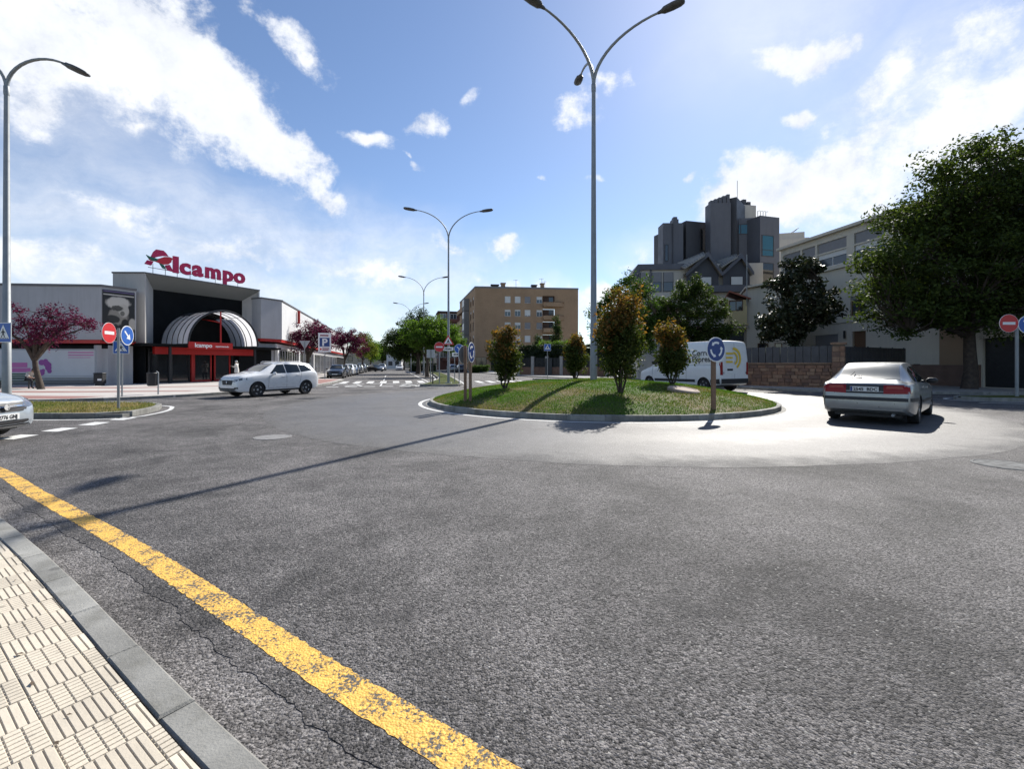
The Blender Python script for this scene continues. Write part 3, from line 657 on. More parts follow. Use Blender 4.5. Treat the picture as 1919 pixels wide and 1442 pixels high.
def face(parent, kind, loc, rz, size=.6):
    """one sign face as a part of its post; returns the plate"""
    M = Matrix.Translation(loc) @ Matrix.Rotation(rz, 4, 'Z'); r = size/2
    def put(mb, nm, m, par): 
        o = bpy.data.objects.new(nm, mb.mesh(nm, m)); C.objects.link(o); o.parent = par
        if par is parent: o.matrix_basis = M
        return o
    mb = MB()
    if kind in ('noentry', 'arrow', 'round'):
        plate_disc(mb, r); p = put(mb, 'sign_plate', M_SWHITE, parent)
        mb = MB(); disc(mb, r*.955, .0145); mb.f = [f[::-1] for f in mb.f]; put(mb, 'plate_back', M_SBACK, p)
        mb = MB(); disc(mb, r*(.97 if kind == 'noentry' else .92), -.003); put(mb, 'sign_field', {'noentry': M_RED, 'arrow': M_BLUE, 'round': M_NAVY}[kind], p)
        mb = MB()
        if kind == 'noentry': mb.quad((-r*.66, -.006, -r*.15), (r*.66, -.006, -r*.15), (r*.66, -.006, r*.15), (-r*.66, -.006, r*.15)); put(mb, 'white_bar', M_SWHITE, p)
        elif kind == 'arrow':
            q = [(-.09, .62), (.09, .62), (.09, -.1), (.34, -.1), (0, -.62), (-.34, -.1), (-.09, -.1)]; a = R(45)
            poly_xz(mb, [(r*(x*math.cos(a)-z*math.sin(a)), r*(x*math.sin(a)+z*math.cos(a))) for x, z in q], -.006); put(mb, 'white_arrow', M_SWHITE, p)
        else:
            for k in range(3):
                a0 = R(60+120*k); arc_band(mb, r*.47, r*.64, a0, a0+R(66), -.006); a1 = a0+R(64)
                h = [(r*.38, a1), (r*.73, a1), (r*.56, a1+R(24))]; pts = [(q*math.cos(a), q*math.sin(a)) for q, a in h]; poly_xz(mb, pts, -.0062)
            put(mb, 'white_arrows', M_SWHITE, p)
    elif kind in ('crossing', 'parking'):
        wd, hh = (r, r) if kind == 'crossing' else (r*.62, r)
        mb.box(-wd, wd, 0, .014, -hh, hh); p = put(mb, 'sign_plate', M_SWHITE, parent)
        mb = MB(); mb.quad((-wd*.97, .0165, -hh*.97), (-wd*.97, .0165, hh*.97), (wd*.97, .0165, hh*.97), (wd*.97, .0165, -hh*.97)); put(mb, 'plate_back', M_SBACK, p)
        if kind == 'crossing':
            mb = MB(); mb.quad((-r*.93, -.003, -r*.93), (r*.93, -.003, -r*.93), (r*.93, -.003, r*.93), (-r*.93, -.003, r*.93)); put(mb, 'sign_field', M_BLUE, p)
            mb = MB(); poly_xz(mb, [(-r*.78, -r*.62), (r*.78, -r*.62), (0, r*.80)], -.006); put(mb, 'white_triangle', M_SWHITE, p)
            mb = MB(); disc(mb, r*.085, -.009, 12, 0, r*.30)
            poly_xz(mb, [(-.10*r, .2*r), (.10*r, .2*r), (.12*r, -.12*r), (-.1*r, -.12*r)], -.009)
            poly_xz(mb, [(-.08*r, -.1*r), (.03*r, -.1*r), (-.18*r, -.5*r), (-.29*r, -.5*r)], -.009); poly_xz(mb, [(-.02*r, -.1*r), (.11*r, -.1*r), (.26*r, -.5*r), (.15*r, -.5*r)], -.009)
            poly_xz(mb, [(-.08*r, .18*r), (-.05*r, .08*r), (-.28*r, -.08*r), (-.31*r, -.02*r)], -.0092); poly_xz(mb, [(.08*r, .18*r), (.31*r, -.0*r), (.28*r, -.06*r), (.06*r, .08*r)], -.0092)
            for k in range(-3, 3): poly_xz(mb, [(r*(k*.2+.06), -r*.52), (r*(k*.2+.15), -r*.52), (r*(k*.23+.15), -r*.6), (r*(k*.23+.05), -r*.6)], -.0094)
            put(mb, 'walking_figure', M_BLACK, p)
        else:
            mb = MB(); b0, b1 = -r*.42, r*.5; mb.quad((-wd*.78, -.003, b0), (wd*.78, -.003, b0), (wd*.78, -.003, b1), (-wd*.78, -.003, b1)); put(mb, 'blue_field', M_NAVY, p)
            vs, fs = text_mesh('P', r*1.05, .002, r*.03, 'CENTER'); mb = MB(); mb.add([(x, -.006-z, y-r*.33) for x, y, z in vs], [f for f in fs]); put(mb, 'letter_p', M_SWHITE, p)
            mb = MB()
            for k, (x0, x1, z0, z1) in enumerate([(-.7, .6, .66, .8), (-.35, .72, -.66, -.56), (-.35, .6, -.82, -.72)]): mb.quad((wd*x0, -.003, r*z0), (wd*x1, -.003, r*z0), (wd*x1, -.003, r*z1), (wd*x0, -.003, r*z1))
            put(mb, 'printed_lines', mat('sign_maroon', (.25, .03, .05), .5), p)
            mb = MB(); disc(mb, wd*.16, -.003, 12, -wd*.6, -r*.69); put(mb, 'red_emblem', M_RED, p)
    elif kind in ('warning', 'yieldback'):
        s = 1 if kind == 'warning' else -1
        T = [(-r, -r*.58*s), (r, -r*.58*s), (0, r*1.15*s)]
        if s < 0: T = [T[1], T[0], T[2]]
        mb.add([(x, y, z) for y in (0, .012) for x, z in T], [(0, 1, 2), (5, 4, 3), (0, 3, 4, 1), (1, 4, 5, 2), (2, 5, 3, 0)]); p = put(mb, 'sign_plate', M_RED, parent)
        mb = MB(); mb.add([(x*.96, .0145, z*.96) for x, z in T], [(2, 1, 0)]); put(mb, 'plate_back', M_SBACK, p)
        mb = MB(); poly_xz(mb, [(x*.7, z*.7) for x, z in T], -.003); put(mb, 'white_field', M_SWHITE, p)
        if s > 0:
            mb = MB(); disc(mb, r*.08, -.006, 10, 0, r*.36); poly_xz(mb, [(-.1*r, .24*r), (.1*r, .24*r), (.25*r, -.2*r), (.08*r, -.2*r), (0, -.02*r), (-.1*r, -.2*r), (-.25*r, -.2*r)], -.006)
            for k in range(-2, 3): poly_xz(mb, [(k*.18*r-.05*r, -.36*r), (k*.18*r+.05*r, -.36*r), (k*.18*r+.05*r, -.24*r), (k*.18*r-.05*r, -.24*r)], -.006)
            put(mb, 'walking_figure', M_BLACK, p)
    elif kind == 'subplate':
        mb.box(-r, r, 0, .012, -r*.34, r*.34); p = put(mb, 'sub_plate', M_SWHITE, parent)
        mb = MB()
        for k in range(5): mb.quad((r*(-.7+k*.28), -.003, -r*.14), (r*(-.5+k*.28), -.003, -r*.14), (r*(-.5+k*.28), -.003, r*.14), (r*(-.7+k*.28), -.003, r*.14))
        put(mb, 'printed_letters', M_BLACK, p)
    return p
def sign(name, label, loc, faces, H, r=.03, matl=None, group=None, square=False, cat='road sign'):
    t = thing(name, label, cat, loc, 0, group)
    mb = MB()
    if square: mb.box(-r, r, -r, r, -.05, H)
    else: mb.tube([(0, 0, -.05), (0, 0, H)], r, 8)
    mb.build('post', matl or M_GALV, t, 40, False)
    for f in faces: 
        k, dx, dy, z, rz = f[:5]; face(t, k, (dx, dy, z), rz, f[5] if len(f) > 5 else .6)
    return t
TOC = lambda x, y: math.atan2(x, y)*-1    # yaw that turns a face to the eye
a = R(52)
sign('direction_sign', 'grey post with red no entry disc and blue arrow disc on dry grass island', (-11.8, 13.6, .13),
     [('noentry', .08, -.40, 2.25, R(100)), ('arrow', -.02, .34, 2.22, R(100))], 2.42, .035)
sign('crossing_sign', 'small blue crossing sign half hidden behind the blue arrow disc', (-16.25, 18.9, .12), [('crossing', 0, -.05, 2.05, R(30), .52)], 2.2, .03)
f = face(bpy.data.objects['street_lamp.004'], 'crossing', (.06, -.16, 2.45), R(-10), .70)
sign('no_entry_sign', 'red no entry disc on a thin post on the median tip', (-4.95, 30.9, .13), [('noentry', 0, -.05, 2.53, R(8), .68)], 2.3, .035)
sign('arrow_sign', 'blue arrow disc on a post at the median tip beside the lamp post', (-3.65, 31.3, .13), [('arrow', 0, -.05, 2.42, R(2), .66)], 2.3, .035)
sign('crossing_sign', 'crossing plate tucked between the warning triangle and blue arrow disc', (-4.35, 34.4, .13), [('subplate', .25, -.05, 2.1, 0, .9)], 2.1, .03)
sign('marker_post', 'bare dark post standing left of the no entry disc on the median', (-5.45, 31.2, .13), [], 1.75, .04, M_DARKM, cat='post')
sign('sign_back', 'square sign seen from its grey back on the median under the tree', (-6.1, 34.0, .13), [('crossing', 0, .06, 2.15, R(180), .6)], 2.45, .035)
l2 = bpy.data.objects['street_lamp.001']
face(l2, 'warning', (0, -.14, 2.98), R(4), .82); face(l2, 'subplate', (0, -.14, 2.45), R(4), .74)
sign('parking_sign', 'tall white board with a blue parking letter before the parked cars', (-17.45, 42.3, .12), [('parking', 0, -.06, 3.4, R(18), 1.8)], 4.2, .05)
sign('yield_sign', 'give way sign seen from its grey back beside the red trees', (-18.3, 40, .12), [('yieldback', 0, .05, 3.2, R(200), .92)], 3.4, .035)
sign('crossing_sign', 'blue crossing sign on a thin post in front of the fence', (3.42, 43.8, .12), [('crossing', 0, -.05, 3.0, R(0), .66)], 3.3, .035)
sx, sy = 5.55, 12.5; sign('roundabout_sign', 'blue roundabout disc on a brown post at the front of the island', (sx, sy, moundz(sx, sy)), [('round', .036, -.09, 1.64, R(22), .68)], 1.62, .05, M_WOOD, None, True)
sx, sy = -1.34, 14.6; sign('roundabout_sign', 'roundabout disc seen edge on at the side of the island', (sx, sy, moundz(sx, sy)), [('round', .045, -.02, 1.56, R(76), .66)], 1.85, .045, M_WOOD, None, True)
sx, sy = -1.52, 14.75; sign('roundabout_sign', 'roundabout disc turned away showing its grey back at the island edge', (sx, sy, moundz(sx, sy)), [('round', -.05, .12, 1.5, R(238), .62)], 1.8, .045, M_WOOD, None, True)
sign('direction_sign', 'red no entry disc beside a blue disc on the right hand island', (21.15, 19.0, .13), [('noentry', -.42, -.08, 3.05, R(-3), .76), ('arrow', .36, -.08, 3.0, R(-3), .76)], 3.2, .06)

# ------------------------------------------------------------------ covers, bins, bench
def cover(label, x, y, z, r, m, tilt=0.0):
    o = MB(); o.lathe([(r*1.12, -.01), (r*1.12, .006), (r*1.02, .009), (r*1.01, .002), (r, .002), (r*.98, .008), (0, .008)], 32)
    ob = o.build('manhole_cover', m, None, 30); ob.location = (x, y, z); ob.rotation_euler = (tilt, 0, 0); return tag(ob, label, 'manhole cover')
cover('round iron cover in the dark road on the near side of the white suv', -4.78, 9.06, .002, .31, M_IRON)
cover('round iron cover in the bright road near the right edge', 7.15, 6.55, .002, .34, mat('iron_pale', (.17, .17, .165), .95, 0, var=.5, vscale=9, bump=.8, bscale=30, spec=.15))
mx_, my_ = 5.55, 14.7; ob = MB().lathe([(.5, -.1), (.5, .06), (.46, .09), (.40, .09), (.39, .075), (0, .08)], 28).build('well_cover', mat('cover_concrete', (.34, .27, .22), .9, var=.2, vscale=6), None, 30)
ob.location = (mx_, my_, moundz(mx_, my_)); ob.rotation_euler = (R(8), R(6), 0); tag(ob, 'round concrete cover lying in the grass of the island', 'manhole cover')
t = thing('litter_bin', 'black litter bin hung on a post at the supermarket kerb', 'bin', (-16.1, 20.3, .12), R(20))
MB().tube([(.22, 0, -.03), (.22, 0, .98), (.15, 0, 1.02)], .03, 8).build('post', M_GALV, t, 40, False)
MB().lathe([(.15, .38), (.19, .42), (.2, .92), (.21, .95), (.19, .98), (.17, .95), (.16, .6)], 18).build('bucket', M_BLACK, t, 40, False)
MB().box(.1, .24, -.02, .02, .6, .66).build('bracket', M_GALV, t, None, False)
t = thing('litter_bin', 'dark wall bin with pale label by the supermarket facade', 'bin', (-26.35, 29.0, .12), R(10))
MB().cbox(-.25, .25, -.17, .17, .12, .74, .03).build('bin_body', M_BLACK, t, None, False); MB().cbox(-.27, .27, -.19, .19, .74, .82, .04).build('lid', M_DARKM, t, None, False)
MB().box(-.03, .2, -.176, -.1705, .32, .44).build('label_plate', M_SWHITE, t, None, False); MB().box(-.2, .2, -.12, .12, -.02, .12).build('foot', M_DARKM, t, None, False)
M_BENCH = mat('bench_green', (.02, .06, .035), .5, var=.2, vscale=5)
t = thing('park_bench', 'dark green bench under the purple tree by the advertising window', 'bench', (-27.6, 25.3, .12), R(4))
for k in range(4): MB().cbox(-.9, .9, -.2+k*.11, -.11+k*.11, .42, .455, .008).build('seat_slat', M_BENCH, t, None, False)
for k in range(3): MB().cbox(-.9, .9, .26, .295, .52+k*.12, .61+k*.12, .008).build('back_slat', M_BENCH, t, None, False)
for s in (-.75, .75):
    MB().box(s-.03, s+.03, -.18, -.13, -.02, .42).build('leg', M_DARKM, t, None, False); MB().box(s-.03, s+.03, .24, .26, -.02, .85).build('leg', M_DARKM, t, None, False)

# ------------------------------------------------------------------ plants
def leafcloud(cent, spread, n, size, up=.3, aspect=.55, squash=.8):
    """n leaves round each clump centre; returns quads"""
    k = len(cent); c = np.repeat(cent, n, 0); sp = np.repeat(spread, n)[:, None]
    d = rng.normal(0, 1, (k*n, 3)); d /= np.linalg.norm(d, axis=1, keepdims=True); rad = rng.uniform(.15, 1, (k*n, 1))**.6
    p = c+d*rad*sp*np.array([1, 1, squash]); m = len(p)
    nrm = rng.normal(0, 1, (m, 3))+np.array([0, 0, up*3])+d*.6; nrm /= np.linalg.norm(nrm, axis=1, keepdims=True)
    a = np.cross(nrm, rng.normal(0, 1, (m, 3))); a /= np.linalg.norm(a, axis=1, keepdims=True); b = np.cross(nrm, a)
    s = size*rng.uniform(.45, 1.5, (m, 1)); A = a*s; B = b*s*aspect
    V = np.empty((m, 4, 3)); V[:, 0] = p-A; V[:, 1] = p+B*.9-A*.1+nrm*s*.12; V[:, 2] = p+A; V[:, 3] = p-B*.9-A*.1+nrm*s*.12
    return V.reshape(-1, 3)
def tree(name, label, loc, trunk_h, trunk_r, blobs, clumps, per, spread, leaf, matl, bark=None, group=None, cat='tree', lean=(0, 0), stems=1, shell=.55, up=.3, squash=.8, aspect=.55, mats2=None, limb=1.0):
    """blobs: crown ellipsoids (x, y, z, rx, ry, rz) relative to the foot"""
    t = thing(name, label, cat, loc, 0, group); bark = bark or M_BARK
    wgt = np.array([b[3]*b[4]*b[5] for b in blobs])**.8; wgt /= wgt.sum(); cent = []
    for _ in range(clumps):
        b = blobs[rng.choice(len(blobs), p=wgt)]; d = rng.normal(0, 1, 3); d /= np.linalg.norm(d); q = (shell+(1-shell)*rng.uniform(0, 1))*rng.uniform(.8, 1.04)
        if rng.uniform() < .22: q = rng.uniform(.1, .7)
        cent.append([b[0]+d[0]*b[3]*q, b[1]+d[1]*b[4]*q, b[2]+d[2]*b[5]*q])
    cent = np.array(cent); mid = np.array([np.average([b[0] for b in blobs], weights=wgt), np.average([b[1] for b in blobs], weights=wgt), 0])
    mb = MB(); top = np.array([lean[0], lean[1], trunk_h]); zhi = cent[:, 2].max()
    tr = []
    for s in range(stems):
        if stems == 1: o = Vector((0, 0, 0))
        else: an = s*2*math.pi/stems; o = Vector((math.cos(an)*trunk_r*1.6, math.sin(an)*trunk_r*1.6, 0))
        e = Vector(top)+o*3; jt = min(.05, trunk_r*.5)
        pts = [o+Vector((0, 0, -.15)), o+Vector((0, 0, .05)), o.lerp(e, .35)+Vector((rng.normal(0, jt), rng.normal(0, jt), 0)), o.lerp(e, .7)+Vector((rng.normal(0, jt), rng.normal(0, jt), 0)), e]
        mb.tube(pts, [trunk_r*1.5, trunk_r*1.1, trunk_r*.9, trunk_r*.8, trunk_r*.72], 9); tr.append(e)
    mb.build('trunk', bark, t, 60, False)
    # limbs: a few leaders, then a twig to each clump
    nl = max(3, min(9, clumps//14)); ld = []; lm = MB()
    idx = rng.choice(len(cent), nl, replace=False)
    for i in idx:
        e = Vector(cent[i]); s = tr[int(rng.integers(len(tr)))]; m_ = s.lerp(e, .5)+Vector((0, 0, .12*(e-s).length)); end = s.lerp(e, .88)
        lm.tube([s-Vector((0, 0, .1)), s.lerp(m_, .5)+Vector((0, 0, .05)), m_, end], [trunk_r*.6*limb, trunk_r*.45*limb, trunk_r*.32*limb, trunk_r*.16*limb], 6); ld += [s.lerp(m_, .6), m_, end]
    ldn = np.array([list(v) for v in ld])
    for c in cent:
        j = np.argmin(((ldn-c)**2).sum(1)+np.where(ldn[:, 2] > c[2]+.3, 4, 0)); s = Vector(ldn[j]); e = Vector(c); m_ = s.lerp(e, .55)+Vector(rng.normal(0, .06, 3))*(e-s).length
        r_ = trunk_r*.15*limb; lm.tube([s, m_, e], [r_, r_*.65, r_*.3], 4, False)
    lm.build('branches', bark, t, None, False)
    sp = spread*rng.uniform(.65, 1.3, len(cent))
    if mats2 is None:
        o = npmesh('crown', leafcloud(cent, sp, per, leaf, up, aspect, squash), 4, matl, t)
    else:                                                        # new shoots at the top have their own leaves
        zc = cent[:, 2]; cut = np.quantile(zc, .55)+rng.normal(0, .18*(zc.max()-zc.min()), len(zc)); hi = zc > cut
        npmesh('crown', leafcloud(cent[~hi], sp[~hi], per, leaf, up, aspect, squash), 4, matl, t); npmesh('young_shoots', leafcloud(cent[hi], sp[hi], per, leaf, up, aspect, squash), 4, mats2, t)
    return t
L_PLUM = leafmat('leaf_plum', [(.045, .009, .024), (.095, .016, .045), (.16, .028, .075)], .35, tint=(1.5, 1.0, 1.2))
L_DARK = leafmat('leaf_dark', [(.020, .034, .010), (.036, .058, .016), (.065, .095, .022)], .3)
L_MID = leafmat('leaf_mid', [(.03, .06, .012), (.055, .10, .02), (.085, .14, .028)], .35)
L_LIME = leafmat('leaf_lime', [(.05, .10, .015), (.085, .15, .022), (.13, .20, .035)], .42)
L_YEL = leafmat('leaf_yellowgreen', [(.09, .12, .02), (.14, .17, .03), (.19, .21, .045)], .4)
L_SHR = leafmat('leaf_shrub', [(.030, .048, .012), (.055, .078, .018), (.095, .10, .025)], .3)
L_SHRO = leafmat('leaf_shoot', [(.055, .065, .016), (.10, .08, .020), (.17, .095, .028), (.24, .11, .035)], .38)
L_MAG = leafmat('leaf_magnolia', [(.014, .022, .010), (.025, .036, .014), (.05, .045, .025)], .12, .45, .3)
L_HEDGE = leafmat('leaf_hedge', [(.012, .022, .008), (.02, .035, .012), (.03, .05, .015)], .15)
L_BIG2 = leafmat('leaf_garden', [(.022, .036, .010), (.042, .066, .016), (.075, .105, .024)], .34)
def on(x, y): return (x, y, moundz(x, y))
SG = 'red tipped shrubs on the island'
def shrub(label, x, y, w_, h, clumps): 
    w_ *= 1.12; clumps = int(clumps*1.45)
    tree('shrub', label, on(x, y), h*.16, .035, [(0, 0, h*.55, w_*.5, w_*.5, h*.36), (0, 0, h*.78, w_*.36, w_*.36, h*.24), (.04, 0, h*.33, w_*.40, w_*.40, h*.22)], clumps, 80, w_*.17, .055, L_SHR, M_BARKD, SG, 'shrub', stems=4, shell=.4, up=.25, squash=1.1, mats2=L_SHRO, limb=1.6)
shrub('bushy red tipped shrub nearest the side street, left of the lamp post', -.25, 16.3, 1.2, 2.25, 62)
shrub('smallest orange leaved shrub just left of the lamp post', 2.82, 20.2, 1.15, 2.05, 55)
shrub('largest shrub with orange shoots just right of the lamp post', 3.35, 14.0, 1.6, 3.3, 105)
shrub('dark reddish shrub standing in front of the white van', 6.0, 17.0, 1.35, 2.35, 75)

tree('plum_tree', 'spreading purple leaved tree by the bench and advertising window', (-25.55, 24.6, .1), 1.7, .15, [(.1, 0, 3.2, 1.6, 1.4, .9), (1.3, .3, 3.55, 1.5, 1.2, .55), (-.9, 0, 3.2, 1.0, 1.0, .8), (2.3, 0, 3.75, 1.1, .9, .35), (.4, .2, 4.2, 1.6, 1.0, .5), (-1.5, 0, 4.3, .55, .5, .45), (-.3, 0, 2.5, 1.2, 1, .5)], 105, 48, .36, .06, L_PLUM, M_BARKD, lean=(-.35, 0), limb=1.3)
tree('plum_tree', 'purple leaved street tree before the first parked cars', (-20.45, 45.5, .1), 2.0, .16, [(0, 0, 4.2, 2.1, 1.9, 1.6), (.9, .4, 5.0, 1.7, 1.5, 1.2), (-.8, 0, 3.6, 1.2, 1.2, 1.2), (1.6, 0, 3.8, 1.3, 1.2, 1.1)], 130, 80, .48, .075, L_PLUM, M_BARKD)
tree('plum_tree', 'purple leaved street tree right of the parking board', (-22.3, 60.5, .1), 2.0, .16, [(0, 0, 4.4, 2.2, 2.0, 1.6), (1.2, .4, 5.0, 1.7, 1.5, 1.2), (-1.0, 0, 4.9, 1.8, 1.5, 1.5), (2.0, 0, 3.6, 1.3, 1.2, 1.2)], 120, 80, .5, .085, L_PLUM, M_BARKD)
tree('street_tree', 'yellow green tree beyond the purple trees on the supermarket side', (-27.6, 84, .1), 2.2, .2, [(0, 0, 5.0, 2.4, 2.4, 2.6), (1.4, 0, 3.8, 1.6, 1.6, 1.6), (-.6, 0, 6.4, 1.6, 1.6, 1.4)], 100, 75, .7, .11, L_YEL)
tree('street_tree', 'slender light green tree far along the parked cars', (-31.5, 101, .1), 2.2, .2, [(0, 0, 4.6, 2.4, 2.4, 2.2), (1.2, 0, 3.4, 1.6, 1.6, 1.4)], 80, 70, .8, .13, L_LIME)
tree('median_tree', 'large dark green tree on the median at the back of the street', (-14.9, 72, .1), 2.4, .36, [(0, 0, 5.6, 4.8, 4.2, 3.2), (-2.8, 0, 4.4, 3.4, 3.0, 2.3), (2.6, 0, 6.4, 3.4, 3.0, 2.8), (.0, 0, 8.2, 2.8, 2.4, 2.0), (-3.8, 0, 5.8, 1.8, 1.8, 1.6)], 330, 100, .9, .13, L_DARK, M_BARKD)
tree('median_tree', 'bright green tree on the median in front of the darker tree', (-9.9, 53, .1), 2.0, .24, [(.4, 0, 4.4, 3.4, 3.0, 1.9), (2.2, 0, 4.6, 2.4, 2.2, 1.8), (-1.0, 0, 5.0, 2.5, 2.2, 1.7), (3.2, 0, 3.6, 1.7, 1.5, 1.3), (.7, 0, 6.0, 2.0, 1.6, 1.1)], 300, 95, .62, .10, L_LIME)
tree('median_tree', 'low dark tree closing the far end of the street', (-30.5, 128, .1), 2.2, .3, [(0, 0, 5, 4.2, 4, 2.6), (3.6, 0, 4.2, 3.2, 3, 2.0)], 110, 80, 1.2, .2, L_DARK)
tree('far_tree', 'broad dark tree at the end of the street beyond the cars', (-47, 165, 0), 3, .4, [(0, 0, 7, 6, 5, 4), (6, 0, 6, 6, 5, 3.4), (13, 0, 5, 5, 4, 3)], 130, 70, 1.7, .3, L_MID)
tree('conifer', 'tall narrow dark green conifer in front of the brick flats', (7.6, 77, .1), 1.0, .16, [(0, 0, 3.6, 1.5, 1.5, 2.8), (.1, 0, 6.2, 1.15, 1.15, 2.4), (.1, 0, 8.4, .7, .7, 1.6), (-.4, 0, 9.2, .35, .35, .6)], 120, 75, .5, .10, L_DARK, M_BARKD, squash=1.2)
tree('conifer', 'small narrow conifer left of the tall conifer by the flats', (4.25, 78, .1), .8, .12, [(0, 0, 3.2, .9, .9, 2.2), (.1, 0, 5.2, .65, .65, 1.5)], 60, 70, .4, .10, L_DARK, M_BARKD, squash=1.2)
tree('garden_shrub', 'light green bush poking above the tall hedge by the fence', (5.4, 64.2, .1), 1.5, .1, [(0, 0, 4.0, 2.0, 1.0, .8), (2.4, 0, 4.2, 1.3, .9, .8)], 60, 70, .5, .10, L_LIME, cat='shrub')
tree('garden_tree', 'green garden tree standing behind the tallest shrub and lamp post', (8.5, 33.0, .1), 2.2, .2, [(0, 0, 5.2, 2.7, 2.2, 2.6), (-1.3, 0, 3.9, 1.6, 1.5, 1.7), (1.2, 0, 4.0, 1.6, 1.5, 1.9), (.2, 0, 7.2, 1.4, 1.3, 1.0), (-1.9, 0, 5.4, .9, .8, 1.1), (0, 0, 3.2, 2.0, 1.6, 1.3)], 250, 100, .52, .085, L_MID)
tree('garden_tree', 'rounded dark green tree behind the white van', (12.7, 32.3, .1), 2.0, .2, [(0, 0, 5.2, 2.6, 2.0, 2.2), (-1.6, 0, 4.2, 1.6, 1.5, 1.8), (1.7, 0, 4.2, 1.6, 1.5, 1.8), (.1, 0, 6.8, 1.5, 1.3, 1.0), (0, 0, 3.2, 2.2, 1.5, 1.1)], 260, 100, .5, .08, L_BIG2)
tree('magnolia_tree', 'glossy dark magnolia behind the stone garden wall', (18.9, 30.2, .1), 2.2, .2, [(0, 0, 5.2, 2.2, 2.0, 2.2), (-.8, 0, 4.0, 1.9, 1.7, 1.3), (1.3, 0, 5.0, 1.6, 1.5, 1.4), (.2, 0, 7.5, 1.5, 1.4, 1.3), (2.4, 0, 6.0, .8, .8, .7), (-1.5, 0, 6.8, .9, .9, .8)], 150, 75, .5, .13, L_MAG, M_BARKD, up=.1)
L_BIG = leafmat('leaf_big', [(.024, .036, .010), (.048, .07, .018), (.085, .115, .028)], .36)
tree('street_tree', 'huge dark green tree filling the right edge before the cream building', (25.2, 25, .1), 3.0, .34, [(-1.6, 0, 7.0, 4.8, 4.2, 4.0), (-3.8, -.4, 4.9, 2.7, 2.6, 2.3), (1.8, -1, 8.4, 4.2, 3.8, 4.0), (-.4, 0, 10.8, 3.4, 3.0, 2.8), (2.4, -.8, 4.8, 3.2, 2.8, 2.4), (1.4, 0, 12.6, 2.2, 2.0, 1.6), (-5.2, -.3, 6.8, 1.6, 1.5, 1.7), (3.2, 0, 11.5, 2.2, 2.0, 1.8), (-.6, -.6, 4.2, 3.2, 2.6, 1.5), (-2.6, 0, 9.2, 2.4, 2.2, 2.2)], 640, 110, .82, .10, L_BIG, M_BARKD, squash=.65)
